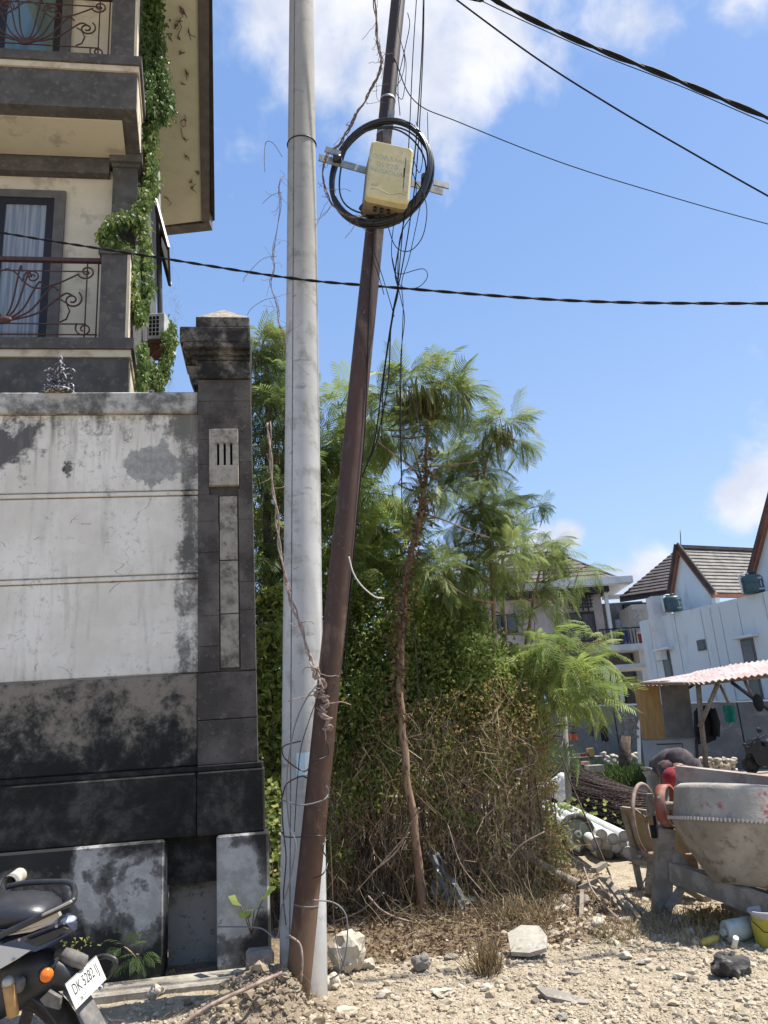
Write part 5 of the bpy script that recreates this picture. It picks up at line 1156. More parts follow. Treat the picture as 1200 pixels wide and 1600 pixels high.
# ================================================================== gravel, stones
def rock_templates(n, sub, seed):
    out = []
    for i in range(n):
        m = MB(); rr = random.Random(seed+i); m.rock((0, 0, 0), (1, rr.uniform(.65, 1), rr.uniform(.45, .75)), seed+i, sub, .35)
        out.append((np.array([tuple(v) for v in m.v]), quads(m.f)))
    return out
RT1 = rock_templates(10, 1, 100); RT2 = rock_templates(8, 2, 200)
S = Scat(); r = random.Random(90); cnt = 0
def put_stone(S, x, y, s, T, tint):
    a = r.uniform(0, 6.28); d = Vector((math.cos(a), math.sin(a), r.gauss(0, .15))); S.add(*T, rotmat(d, Vector((r.gauss(0, .2), r.gauss(0, .2), 1)), s, Vector((x, y, gh(x, y)+s*.12))), tint)
for i in range(36000):
    y = 3.9+4.2*r.random()**1.25; x = r.uniform(-1.1, .62*y)
    lt_ = litter(x, y)
    if x < -.6 and y > 5.1: continue
    if r.random() < lt_*1.05: continue
    if mnoise.noise(Vector((x*1.8, y*1.8, 4))) < -.32 and r.random() < .7: continue
    s = min(.045, .0052*math.exp(abs(r.gauss(0, .74)))); put_stone(S, x, y, s, r.choice(RT1), min(1, max(0, r.gauss(.55, .25))))
S.build('gravel', MATS['pale_stone'], None, label='pale broken limestone gravel spread over the whole foreground', cat='gravel', kind='stuff')
S = Scat()
for i in range(330):
    x = r.uniform(-.9, 3.6); y = r.uniform(4.0, 7.2)
    if r.random() < litter(x, y)*.9: continue
    put_stone(S, x, y, r.uniform(.018, .042), r.choice(RT2), min(1, max(0, r.gauss(.6, .25))))
for i in range(420):
    x = r.uniform(-2.4, -.95); y = r.uniform(4.5, 5.35); put_stone(S, x, y, r.uniform(.006, .022), r.choice(RT2), r.uniform(.3, 1))
S.build('rubble', MATS['pale_stone'], None, label='larger limestone pieces mixed into the foreground gravel', cat='rubble', kind='stuff')
S = Scat()
for i in range(2600):       # clods on the earth mound
    a = r.uniform(0, 6.28); q = abs(r.gauss(0, .26)); x = -.87+q*math.cos(a)*1.1; y = 4.9+q*math.sin(a)*.9
    s = min(.05, .007*math.exp(abs(r.gauss(0, .75)))); put_stone(S, x, y, s, r.choice(RT1), r.random())
t = nmat('soil_clod'); tt = t.attr('tint'); t.surface(t.mix(tt, (.15, .115, .08), (.33, .27, .19)), .96, 0, t.bump(t.noise(60, 4), .6, .006), .1)
S.build('soil_clods', MATS['soil_clod'], None, label='crumbly brown soil clods heaped round the feet of the two poles', cat='soil', kind='stuff')
def stone(px, py, w, label, mat='limestone', hgt=.65, dep=.8, Y=None, name='limestone_rock', cat='rock', seed=1, rough=.25):
    p = PZ(px, py); k = (p-CAM).dot(_f)/CAM_F; rx = w*k/2; z = gh(p.x, p.y+rx*dep)
    m = MB(); m.rock((p.x, p.y+rx*dep*.8, z+rx*hgt*.72), (rx, rx*dep, rx*hgt), seed, 3, rough, M=Matrix.Rotation(.2*(seed % 5-2), 4, 'Z')); m.build(name, MATS[mat], label=label, cat=cat)
stone(543, 1528, 68, 'large cream limestone boulder just right of the concrete pole foot', hgt=1.0, seed=2, rough=.35)
stone(518, 1548, 30, 'smaller limestone block leaning against the large boulder by the pole', hgt=.95, seed=5, rough=.5)
stone(575, 1516, 34, 'low limestone lump between the large boulder and the brown stone', hgt=.55, seed=6)
stone(661, 1520, 34, 'brown earthy stone at the edge of the gravel below the slender trunk', 'grey_stone', .8, seed=7)
stone(405, 1533, 0.1, 'x') if False else None
stone(240, 1578, 30, 'squarish pale stone lying alone on the soil left of the mound', seed=11, hgt=.75)
stone(228, 1564, 14, 'small pale stone just behind the squarish one', seed=12); stone(448, 1600, 0, 'x') if False else None
stone(1150, 1528, 62, 'large dark volcanic rock on the pale gravel in front of the paint bucket', 'dark_rock', .74, .8, name='volcanic_rock', seed=14, rough=.35)
stone(980, 1500, 22, 'pale cut stone on the gravel, middle of the open ground', seed=15)
stone(1064, 1528, 22, 'pale stone between the volcanic rock and the cut stone', seed=16, hgt=.4)
stone(540, 1592, 46, 'flat white limestone piece at the bottom edge of the gravel', seed=17, hgt=.4)
stone(690, 1556, 40, 'flat pale stone below the slender trunk', seed=18, hgt=.3)
stone(706, 1500, 26, 'grey flat stone by the litter edge', 'grey_stone', .35, seed=19)
stone(940, 1460, 34, 'round pale limestone under the broken timber', seed=20, hgt=.6); stone(880, 1440, 26, 'narrow limestone chunk at the right foot of the thicket', seed=21)
stone(860, 1400, 20, 'small limestone chunk half hidden below the thicket', seed=22, hgt=.9); stone(915, 1430, 26, 'brownish stone left of the broken timber', 'grey_stone', .7, seed=24)
stone(1010, 1508, 26, 'low limestone lump right of the cut stone', seed=25, hgt=.4); stone(600, 1560, 26, 'small round limestone on the gravel below the large boulder', seed=26)
stone(880, 1588, 20, 'dull stone near the bottom edge of the ground', 'grey_stone', .5, seed=27); stone(760, 1545, 22, 'pale pebble between the slab and the flat pale stone', seed=28, hgt=.5)
stone(690, 1425, 30, 'mossy pale concrete chunk behind the slender trunk foot', 'slab_concrete', .8, seed=29); stone(735, 1432, 28, 'grey concrete chunk right of the mossy one', 'slab_concrete', .5, seed=30)
S = Scat(); r = random.Random(91)
for i in range(150):        # broken rubble between thicket and mixer
    c = PZ(r.uniform(855, 1010), r.uniform(1385, 1480)); put_stone(S, c.x, c.y, r.uniform(.02, .065), r.choice(RT2), r.uniform(.2, 1))
for i in range(60):
    c = PZ(r.uniform(560, 860), r.uniform(1425, 1500)); put_stone(S, c.x, c.y, r.uniform(.015, .05), r.choice(RT2), r.uniform(0, .8))
S.build('broken_rubble', MATS['pale_stone'], None, label='broken concrete and limestone rubble strewn between the thicket and the mixer', cat='rubble', kind='stuff')
# upright stone block by the mound
m = MB(); p = P(405, 1532, 5.25); M_ = Matrix.Translation((p.x, p.y, gh(p.x, p.y)-.03)) @ Matrix.Rotation(.3, 4, 'Z') @ Matrix.Rotation(.06, 4, 'Y')
m.bevbox(-.085, .075, -.06, .07, 0, .26, .018, M_); m.build('stone_block', MATS['grey_stone'], label='squared grey stone block standing upright at the end of the kerb', cat='stone block')
def slab(px, py, pts, th, label, mat='slab_concrete', name='concrete_slab', tilt=(0, 0), cat='slab', lift=.0):
    c = PZ(px, py); z = gh(c.x, c.y)+lift; M_ = Matrix.Translation((c.x, c.y, z)) @ Matrix.Rotation(tilt[0], 4, 'X') @ Matrix.Rotation(tilt[1], 4, 'Y')
    m = MB(); m.prism([M_ @ Vector((x, y, 0)) for x, y in pts], M_.to_3x3() @ Vector((0, 0, th))); m.build(name, MATS[mat], label=label, cat=cat)
slab(832, 1498, [(-.14, .0), (-.02, -.04), (.10, -.02), (.13, .10), (.10, .22), (-.02, .26), (-.13, .20)], .03, 'broken flat concrete slab tilted on the gravel below the right end of the thicket', tilt=(.38, -.10), lift=.04)
slab(690, 1425, [(-.1, -.05), (.06, -.08), (.12, .02), (.05, .10), (-.07, .09)], .03, 'greenish broken tile piece behind the slender trunk foot', tilt=(.7, .2), lift=.06)
slab(882, 1556, [(-.14, .10), (-.11, -.01), (.02, -.07), (.13, -.09), (.145, -.05), (.08, .0), (-.04, .10), (-.12, .14)], .018, 'thin curved piece of brown bark lying on the gravel', 'dark_bark' if False else 'grey_stone', 'bark_piece', (.08, .1), 'bark piece', .01)
slab(898, 1520, [(-.06, 0), (.0, -.03), (.06, 0), (.05, .03), (-.02, .04)], .015, 'small grey shard behind the piece of bark', 'grey_stone', 'stone_shard', (0, .1), 'shard')
# grasses
def grass(name, label, spots, n, L, mat='grass_blade', spread=.2, seed=1):
    r = random.Random(seed); S = Scat(); T = [strand_template(60+i, 4, .022, .12) for i in range(4)]
    for _ in range(n):
        c, R = r.choice(spots); a = r.uniform(0, 6.28); q = R*math.sqrt(r.random()); x = c.x+q*math.cos(a); y = c.y+q*math.sin(a)
        S.add(*r.choice(T), rotmat(Vector((r.gauss(0, .45), r.gauss(0, .45), 1)), rdir(r), r.uniform(*L), Vector((x, y, gh(x, y)-.005))), min(1, max(0, r.gauss(.5, .3))))
    S.build(name, MATS[mat], None, label=label, cat='grass', kind='stuff')
grass('yard_grass', 'bright green grass patch behind the steel mesh in the yard', [(PZ(960, 1225), 1.3), (PZ(985, 1212), 1.5), (PZ(930, 1215), 1.5), (PZ(1000, 1225), .9)], 12000, (.15, .5), seed=2)
grass('dry_grass', 'dry straw-coloured grass under and in front of the concrete mixer', [(PZ(1060, 1440), .3), (PZ(1090, 1465), .3), (PZ(1010, 1450), .25), (PZ(1130, 1440), .25), (PZ(970, 1470), .2), (PZ(960, 1420), .25)], 1500, (.04, .13), 'straw', seed=3)
grass('green_weeds', 'small green weeds growing at the litter edge and beside the timber', [(PZ(945, 1478), .12), (PZ(1100, 1465), .15), (PZ(835, 1450), .12), (PZ(1150, 1455), .1), (PZ(450, 1590), .06), (PZ(150, 1540), .25), (PZ(470, 1600), .05)], 420, (.03, .09), 'grass_blade', seed=4)
grass('straw_tuft', 'golden dry straw tufts at the lower right edge of the thicket', [(PZ(830, 1450), .2), (PZ(860, 1420), .25), (PZ(535, 1400), .15), (PZ(760, 1520), .08), (PZ(800, 1455), .15)], 900, (.08, .24), 'straw', seed=5)
# ================================================================== far houses
def fbox(m, px0, py0, px1, py1, Y, d=.2, dy=0.0):
    """world-aligned box whose near face spans two picture corners at distance Y"""
    a = P(px0, (py0+py1)/2, Y); b = P(px1, (py0+py1)/2, Y); c = P((px0+px1)/2, py0, Y); e = P((px0+px1)/2, py1, Y)
    return m.box(a.x, b.x, Y+dy, Y+dy+d, e.z, c.z)
simple('tile_grey', (.105, .092, .085), (.15, .135, .125), .8, 3, .4, .65, .3, 20)
simple('tile_brown', (.050, .040, .040), (.085, .07, .066), .8, 3, .4, .65, .3, 20)
simple('tile_pale', (.20, .185, .165), (.27, .25, .225), .85, 3, .4, .65, .3, 20)
simple('pinkish_wall', (.42, .375, .35), (.36, .32, .30), .9, 1.2, bump=.1)
simple('white_paint', (.62, .63, .63), (.52, .53, .53), .8, 2, bump=.1)
simple('pale_blue_wall', (.58, .64, .66), (.52, .575, .595), .85, .5, .38, .62, .08, c3=(.45, .49, .50), scale3=2.2, stretch=(1, 1, .3))
simple('grey_render', (.16, .165, .17), (.115, .12, .125), .92, .9, .4, .65, .2, c3=(.21, .21, .205), scale3=3)
simple('deep_grey_wall', (.10, .10, .10), (.13, .13, .13), .9, 1.5)
simple('terracotta_trim', (.24, .10, .06), (.16, .07, .05), .8, 6)
simple('tank_blue', (.035, .075, .09), (.05, .09, .10), .4, 4, bump=0)
simple('dark_interior', (.012, .013, .016), None, .9, bump=0)
simple('curtain_dark', (.05, .045, .05), (.11, .10, .11), .8, 9, stretch=(4, 1, .1), bump=0)
def tile_roof(root, name, poly, rows, cols, mat, lift=.03, trim=None):
    """poly: eave-left, eave-right, top-right, top-left. A roof sheet with overlapping tiles in staggered rows."""
    a, b, c, d = [Vector(p) for p in poly]; n = (b-a).cross(d-a).normalized()
    if n.z < 0: n = -n
    m = MB(); m.prism([a, b, c, d], -n*.12); rf = m.build(name, MATS[mat], root)
    cells = []
    for i in range(rows):
        t0 = i/rows; t1 = (i+1.12)/rows if i < rows-1 else 1.0
        l0 = a.lerp(d, t0); r0 = b.lerp(c, t0); l1 = a.lerp(d, t1); r1 = b.lerp(c, t1)
        w = (r0-l0).length; k = max(1, int(round(cols*w/max((b-a).length, (c-d).length))))
        for j in range(k):
            o = .5/k if i % 2 else 0; s0 = max(0, j/k-o+.004/k); s1 = min(1, (j+1)/k-o-.004/k)
            if s1-s0 < .1/k: continue
            p = [l0.lerp(r0, s0), l0.lerp(r0, s1), l1.lerp(r1, s1), l1.lerp(r1, s0)]
            jit = random.Random(i*31+j).uniform(-.006, .006)
            m = MB(); m.corners([p[0]+n*(lift*.2), p[1]+n*(lift*.2), p[2]+n*.002, p[3]+n*.002, p[0]+n*(lift*2.2+jit), p[1]+n*(lift*2.2+jit), p[2]+n*(lift*.7), p[3]+n*(lift*.7)]); cells.append(m)
    if len(cells) <= 300:
        for m in cells: m.build('tile', MATS[mat], rf)
    return rf
# --- grey two-storey house (Y about 33)
YH = 33.0
gh_ = thing('grey_house', 'pinkish grey two-storey house with flat white canopy and dark hipped roof behind the fronds', 'house', tuple(P(880, 1120, YH)))
def hb(name, mat, px0, py0, px1, py1, Y=YH, d=.2, dy=0.0, par=gh_):
    m = MB(); fbox(m, px0, py0, px1, py1, Y, d, dy); return m.build(name, MATS[mat], par)
hb('wall', 'pinkish_wall', 640, 925, 944, 1012, YH, 5)
hb('ground_floor_wall', 'deep_grey_wall', 640, 1019, 1010, 1210, YH, 5, .9)
hb('balcony_back_wall', 'grey_render', 946, 928, 1035, 1008, YH, .3, 2.2)
hb('balcony_side_wall', 'dark_interior', 1000, 930, 1040, 1008, YH, .3, 1.9)
hb('balcony_door', 'dark_interior', 954, 958, 966, 1008, YH, .06, 2.1)
hb('balcony_floor', 'white_paint', 925, 1009, 1010, 1018, YH, 2.6, -.5)
hb('canopy_slab', 'white_paint', 700, 916, 980, 926, YH, 3.5, -1.0)
hb('canopy_beam', 'white_paint', 940, 929, 1020, 935, YH, .2, -.2)
hb('column', 'white_paint', 946, 926, 951, 1008, YH, .16, -.4)
hb('column', 'deep_grey_wall', 1013, 934, 1017, 960, YH, .16, -.3)
for (x0, y0, x1, y1) in ((868, 957, 931, 1004), (776, 960, 808, 990), (700, 962, 740, 990)):
    w = hb('window', 'black_frame', x0, y0, x1, y1, YH, .08, -.06)
    k = 3 if x1-x0 > 50 else 2
    for i in range(k):
        hb('pane', 'curtain_dark' if x1-x0 > 50 else 'dark_glass', x0+2+(x1-x0-2)/k*i, y0+3, x0+(x1-x0-2)/k*(i+1), y1-3, YH, .02, -.085, w)
# timber screen above the window
sc_ = hb('screen_rail', 'black_frame', 862, 930, 926, 933, YH, .1, -.25)
for i in range(9): hb('slat', 'black_frame', 886+i*4.2, 928+(2 if i % 2 else 0), 888+i*4.2, 956-(0 if i % 2 else 6), YH, .06, -.24)
for i in range(4): hb('slat', 'black_frame', 884, 934+i*5.5, 924, 935.6+i*5.5, YH, .05, -.30)
rl = hb('railing', 'black_frame', 932, 983, 1000, 985, YH, .05, -.42)
for i in range(12): hb('baluster', 'black_frame', 934+i*5, 985, 935.3+i*5, 1008, YH, .04, -.42, rl)
hb('porch_canopy', 'white_paint', 920, 1046, 993, 1052, YH, 2, -2.5)
for x in (926, 935, 944): hb('porch_column', 'white_paint', x, 1053, x+5, 1100, YH, .2, -2.3)
hb('porch_opening', 'dark_interior', 950, 1056, 985, 1110, YH, .1, .7)
# hipped roof
e0 = P(745, 920, YH-.8); e1 = P(966, 909, YH-.8); e1.z = e0.z = (e0.z+e1.z)/2+.1; r0 = P(800, 868, YH+2.4); r1 = P(868, 866, YH+2.4); r1.z = r0.z
tile_roof(gh_, 'roof', [e0, e1, r1, r0], 8, 16, 'tile_grey')
m = MB(); m.beam(r1, e1, .18, .10); m.build('hip_ridge', MATS['tile_brown'], gh_)
m = MB(); m.beam(r0+Vector((-2, 0, 0)), r1, .2, .12); m.build('ridge', MATS['tile_brown'], gh_)
eb = e1+Vector((0, 6, 0)); m = MB(); m.add([e1, eb, r1+Vector((0, 1, 0)), r1], [(0, 1, 2, 3)]); m.build('roof_side', MATS['tile_grey'], gh_)
m = MB(); m.box(e0.x, e1.x-.35, YH-.55, YH+3, e0.z-.5, e0.z-.02); m.build('eave_box', MATS['black_frame'], gh_)
# laundry on its balcony
def cloth(name, px0, py0, px1, py1, Y, mat, label, cat, seed=1, group=None, taper=.0):
    a = P(px0, py0, Y); b = P(px1, py0, Y); c = P((px0+px1)/2, py1, Y); g = []; n = 7; k = 6; r = random.Random(seed); ph = r.uniform(0, 6)
    H = a.z-c.z
    for i in range(k+1):
        for j in range(n+1):
            t_ = j/n; s = i/k; x = a.x+(b.x-a.x)*(.5+(t_-.5)*(1-taper*s)); z = a.z+(b.z-a.z)*t_-H*s*(1+.06*math.sin(t_*9+ph)); g.append((x, Y+.06*math.sin(t_*8+ph+s)*(.3+s)*abs(b.x-a.x)*2, z))
    m = MB(); m.add(g, [(i*(n+1)+j, i*(n+1)+j+1, (i+1)*(n+1)+j+1, (i+1)*(n+1)+j) for i in range(k) for j in range(n)], True)
    # second layer hanging just behind, so that the folded cloth has thickness
    m.add([(x, y+.02, z) for x, y, z in g], [(i*(n+1)+j, (i+1)*(n+1)+j, (i+1)*(n+1)+j+1, i*(n+1)+j+1) for i in range(k) for j in range(n)], True)
    return m.build(name, mat, label=label, cat=cat, group=group)
C_ = lambda n, c, c2=None: simple(n, c, c2, .85, 12, bump=.2, bscale=20)
cloth('towel', 987, 952, 1003, 985, YH-.1, C_('cloth_white', (.5, .5, .5), (.3, .3, .32)), 'white towel hanging in the dark balcony of the grey house', 'towel', 2)
cloth('shirt', 972, 980, 980, 1004, YH+.1, C_('cloth_blue', (.05, .08, .25)), 'blue garment hanging behind the balcony railing of the grey house', 'laundry', 3)
cloth('shirt', 961, 968, 971, 985, YH+.2, C_('cloth_greyblue', (.22, .26, .32)), 'pale grey washing on the rack in the balcony of the grey house', 'laundry', 4)
cloth('shirt', 996, 990, 1004, 1006, YH-.2, C_('cloth_red', (.35, .06, .05)), 'small red garment at the right end of the grey house balcony', 'laundry', 5)
# --- dark hipped roof between the grey house and the white one
r_ = thing('hipped_roof', 'dark brown hipped tile roof between the grey house and the white gabled house', 'roof', tuple(P(1010, 1100, 34)))
ap = P(1063, 856, 33.5); el = P(968, 931, 32.0); er = P(1044, 926, 31.0); er.z = el.z = (el.z+er.z)/2
tile_roof(r_, 'roof_slope', [el, er, ap+Vector((.05, 0, 0)), ap+Vector((-.05, 0, 0))], 14, 14, 'tile_brown')
m = MB(); m.beam(ap, er, .16, .10); m.build('hip_ridge', MATS['tile_brown'], r_)
m = MB(); m.beam(el+Vector((0, 0, -.12)), er+Vector((0, 0, -.12)), .14, .12); m.build('gutter', MATS['black_frame'], r_)
m = MB(); m.box(el.x+.8, er.x+.8, 33.2, 36, 0, el.z-.15); m.build('wall', MATS['white_paint'], r_)
m = MB(); m.tube([P(1064, 856, 33.4), P(1063, 828, 33.4)], .02, 5); m.build('lightning_rod', MATS['black_frame'], r_)
# --- white house, its long side running towards us
A = P(998, 970, 28.7); B0 = P(1200, 925, 23.4); zt_ = (A.z+B0.z)/2; A = P(998, 970, 28.7); wd = Vector((B0.x-A.x, B0.y-A.y, 0)); Lw = wd.length; wd.normalize(); wn_ = Vector((wd.y, -wd.x, 0)); 
if wn_.x > 0: wn_ = -wn_        # outward normal, towards the yard
WA = math.atan2(wd.y, wd.x)
WHF = Frame((A.x, A.y, 0), WA)
def wz(px, py, v=0): return WHF.hit(px, py, v)
top = zt_
wh = thing('white_house', 'long pale blue-white house with panelled side wall, slit windows and brick-trimmed gables', 'house', (A.x, A.y, 0), WA)
into = -1 if (WHF.v.dot(wn_) > 0) else 1      # sign of v that goes into the building
def wb(name, mat, u0, u1, v0, v1, z0, z1, par=wh, bev=0):
    v0_, v1_ = sorted((v0*into, v1*into)); m = MB(); (m.bevbox(u0, u1, v0_, v1_, z0, z1, bev) if bev else m.box(u0, u1, v0_, v1_, z0, z1)); o = m.build(name, MATS[mat], None if False else par, local=True); return o
topl = wz(998, 970)[1]; topr = wz(1195, 926)[1]; topz = (topl+topr)/2
UE = Lw+4
wb('core_wall', 'pale_blue_wall', 0, UE, .06, 5, 0, topz-.02)
seams = [0.0]+[wz(x, 1000)[0] for x in (1019, 1060, 1103, 1118, 1133, 1163)]+[Lw-.2, Lw+1.6, UE]
for i in range(len(seams)-1):
    a_, b_ = seams[i]+.012, seams[i+1]-.012
    for (z0, z1) in ((0, 2.60), (2.615, topz)): wb('wall_panel', 'pale_blue_wall', a_, b_, 0, .059, z0, z1)
for (x0, y0, x1, y1, hood) in ((1034, 1018, 1046, 1062, 1), (1089, 1001, 1102, 1018, 0), (1157, 1000, 1177, 1040, 1), (1170, 1062, 1188, 1098, 0)):
    u0, z1 = wz(x0, y0); u1, _ = wz(x1, y0); _, z0 = wz(x0, y1)
    wdw = wb('window', 'grey_frame', u0, u1, -.035, -.001, z0, z1)
    wb('pane', 'dark_glass', u0+.05, u1-.05, -.045, -.036, z0+.05, z1-.05, wdw)
    if hood: wb('hood', 'white_paint', u0-.12, u1+.25, -.30, -.002, z1+.02, z1+.10)
# gables (set back behind the parapet) with tiled roofs running away from us
def gable(pxa, pya, pxl, pyl, pxr, pyr, v, ridge_px, tiles=True):
    ua, za = wz(pxa, pya, v*into); ul, zl = wz(pxl, pyl, v*into); ur, zr = wz(pxr, pyr, v*into); zb = min(zl, zr)-.0; zl = zr = (zl+zr)/2
    w_ = lambda u, vv, z: WHF.w(u, vv*into, z)
    m = MB(); m.prism([w_(ul, v, 0+topz-.3), w_(ur, v, topz-.3), w_(ur, v, zr), w_(ua, v, za), w_(ul, v, zl)], WHF.v*into*.2); m.build('gable_wall', MATS['pale_blue_wall'], wh)
    for (u_, z_) in ((ul, zl), (ur, zr)):
        dd = Vector((u_-ua, z_-za)).normalized(); m = MB(); m.beam(w_(ua, v-.10, za+.06), w_(u_+dd.x*.2, v-.10, z_+dd.y*.2+.06), .16, .15, up=WHF.v); m.build('verge_trim', MATS['terracotta_trim'], wh)
        m = MB(); m.beam(w_(ua, v-.14, za+.17), w_(u_+dd.x*.2, v-.14, z_+dd.y*.2+.17), .2, .07, up=WHF.v); m.build('verge_tile', MATS['tile_brown'], wh)
    return ua, za, ul, zl, ur, zr, w_
g1 = gable(1063, 858, 1048, 936, 1118, 936, 1.1, 1183)
ua, za, ul, zl, ur, zr, w_ = g1
Lr = 5.5
# slope seen to the right of the first gable: eave towards the right, ridge level
tile_roof(wh, 'roof', [w_(ur, 1.0, zr), w_(ur, 1.0+Lr, zr), w_(ua, 1.0+Lr, za), w_(ua, 1.0, za)], 13, 9, 'tile_pale', .03)
m = MB(); m.beam(w_(ua, .95, za+.08), w_(ua, 1+Lr, za+.08), .22, .12); m.build('ridge', MATS['tile_brown'], wh)
m = MB(); m.beam(w_(ur, 1.0, zr-.08), w_(ur, 1+Lr, zr-.08), .16, .12); m.build('eave_trim', MATS['terracotta_trim'], wh)
g2 = gable(1215, 765, 1172, 902, 1300, 902, 1.0, 0)
ua, za, ul, zl, ur, zr, w_ = g2
m = MB(); m.prism([w_(ul, 1.2, zl), w_(ul, 7, zl), w_(ua, 7, za), w_(ua, 1.2, za)], Vector((0, 0, -.1))); m.build('roof', MATS['tile_pale'], wh)
# water tanks standing on brackets behind the parapet
def tank(px, py, w, label):
    c = P(px, py, 0+27.0) if px < 1100 else P(px, py, 23.9)
    Yt = c.y; k = (c-CAM).dot(_f)/CAM_F; r = w*k/2; h = r*1.7
    root = thing('water_tank', label, 'water tank', tuple(c))
    M_ = Matrix.Translation(c); m = MB(); m.lathe([(r*.92, 0), (r, .04), (r, h*.12), (r*.97, h*.14), (r, h*.17), (r, h*.55), (r*.97, h*.57), (r, h*.6), (r, h*.82), (r*.82, h*.95), (r*.4, h), (.0, h)], 20, M_, capb=True); m.build('tank_body', MATS['tank_blue'], root)
    m = MB(); m.lathe([(r*.42, h*.98), (r*.42, h*1.12), (r*.3, h*1.16), (0, h*1.17)], 14, M_); m.build('lid', MATS['black_frame'], root)
    m = MB(); m.box(c.x+r*.1, c.x+r*.6, c.y-r*1.02, c.y-r*.98, c.z+h*.1, c.z+h*.18); m.box(c.x+.15*r, c.x+.5*r, c.y-r*1.02, c.y-r*.98, c.z+h*.68, c.z+h*.78); m.box(c.x+.3*r, c.x+.38*r, c.y-r*1.02, c.y-r*.98, c.z+h*.25, c.z+h*.6); m.build('sticker', simple('tank_label', (.30, .36, .38), None, .6, bump=0), root)
    m = MB(); m.tube([c+Vector((-r*1.15, -.1, 0)), c+Vector((-r*1.2, -.1, h*1.0)), c+Vector((-r*.6, -.1, h*1.08)), c+Vector((-r*.3, -.1, h*1.05))], .03, 6); m.build('pipe', MATS['white_paint'], root)
tank(1053, 955, 28, 'dark blue-green water tank in front of the first white gable')
tank(1178, 927, 34, 'dark blue-green water tank at the right, in front of the pale tiled slope')
m = MB(); c = P(1035, 950, 27.6); m.box(c.x-.35, c.x+.1, 27.6, 28.2, 3.5, c.z+.45); m.build('wall_pier', MATS['white_paint'], None, label='small white wall pier left of the first water tank', cat='pier')
# --- grey yard wall with a white top edge
ga = PZ(700, 1195); y0_, y1_ = 28.5, 20.9
a = P(800, 1108, 27.5); b = P(1200, 1096, 22.0); dw = (b-a); a2 = a-dw*.45; b2 = b+dw*.8
gw = thing('yard_wall', 'long grey rendered yard wall with thin white capping behind the shed', 'wall', (a.x, a.y, 0))
m = MB(); up = Vector((0, 0, 1)); nrm = Vector((-dw.y, dw.x, 0)).normalized()*.15
nseg = 5
for i in range(nseg):
    q0 = a2.lerp(b2, i/nseg+.001); q1 = a2.lerp(b2, (i+1)/nseg-.001); m = MB(); m.corners([Vector((q0.x, q0.y, -.1)), Vector((q1.x, q1.y, -.1)), Vector((q1.x, q1.y, -.1))+nrm, Vector((q0.x, q0.y, -.1))+nrm, q0, q1, q1+nrm, q0+nrm]); m.build('wall_section', MATS['grey_render'], gw)
m = MB(); m.beam(a2+nrm*.5+up*.03, b2+nrm*.5+up*.03, .2, .05); m.build('capping', MATS['white_paint'], gw)
# ================================================================== shed
YS = 17.7
shed = thing('shed', 'makeshift shed with rusty pink corrugated roof on bamboo posts and board side panels', 'shed', tuple(PZ(1045, 1236)))
simple('plywood', (.42, .26, .10), (.34, .20, .08), .8, 5, .4, .6, .1, stretch=(6, 1, .6)); simple('grey_board', (.16, .155, .145), (.22, .21, .195), .9, 4, bump=.2); simple('pale_board', (.38, .385, .38), (.33, .335, .33), .8, 3, bump=.1)
simple('pink_zinc', (.34, .235, .22), (.36, .33, .315), .7, 2.4, .38, .56, .25, c3=(.19, .10, .075), scale3=6); simple('bamboo', (.26, .20, .135), (.17, .13, .09), .75, 16, bump=.3)
def quad_board(name, pts, mat, th=.02, par=shed):
    m = MB(); q = [P(*p) for p in pts]; n = (q[1]-q[0]).cross(q[3]-q[0]).normalized(); m.prism(q, n*th); return m.build(name, MATS[mat], par)
quad_board('plywood_panel', [(989, 1066, YS), (1029, 1064, YS-.15), (1040, 1154, YS-.15), (1004, 1155, YS)], 'plywood')
quad_board('board_panel', [(1030, 1064, YS-.15), (1075, 1062, YS-.3), (1086, 1153, YS-.3), (1041, 1154, YS-.15)], 'grey_board')
quad_board('door_panel', [(1003, 1157, YS+.02), (1086, 1155, YS-.28), (1089, 1234, YS-.28), (1012, 1237, YS+.02)], 'pale_board')
m = MB(); m.tube([P(1026, 1163, YS-.12), P(1066, 1162, YS-.25), P(1070, 1190, YS-.26)], .012, 4); m.build('hook_strap', MATS['black_frame'], shed)
m = MB(); m.beam(P(1087, 1110, YS-.3), P(1091, 1236, YS-.3), .05, .05); m.build('frame_post', MATS['black_frame'], shed)
# corrugated sheets
zl0 = P(988, 1068, YS+.3); zr0 = P(1215, 1050, YS-2.2); bk0 = P(1075, 1058, YS+2.6); 
cA = P(984, 1070, YS+.2); cB = P(1102, 1070, YS-1.9); cC = P(1215, 1055, YS-2.6); dA = P(1040, 1060, YS+2.2); dB = P(1140, 1042, YS+1.4); dC = P(1235, 1030, YS+.7)
def corr(p0, p1, q0, q1, n, name='roof_sheet'):
    m = MB(); vs_ = []; k = n*4
    for i in range(k+1):
        t_ = i/k; a = p0.lerp(p1, t_); b = q0.lerp(q1, t_); h = Vector((0, 0, .022*math.sin(2*math.pi*n*t_))); vs_ += [a+h, b+h, a+h-Vector((0, 0, .01)), b+h-Vector((0, 0, .01))]
    fs = []
    for i in range(k): o = 4*i; fs += [(o, o+4, o+5, o+1), (o+2, o+3, o+7, o+6), (o, o+2, o+6, o+4)]
    m.add(vs_, fs); m.build(name, MATS['pink_zinc'], shed)
corr(cA, cA.lerp(cB, .52), dA, dA.lerp(dB, .52), 9); corr(cA.lerp(cB, .5)+Vector((0, 0, .03)), cB+Vector((0, 0, .03)), dA.lerp(dB, .5)+Vector((0, 0, .03)), dB+Vector((0, 0, .03)), 9); corr(cB+Vector((0, 0, .05)), cC+Vector((0, 0, .05)), dB+Vector((0, 0, .05)), dC+Vector((0, 0, .05)), 11)
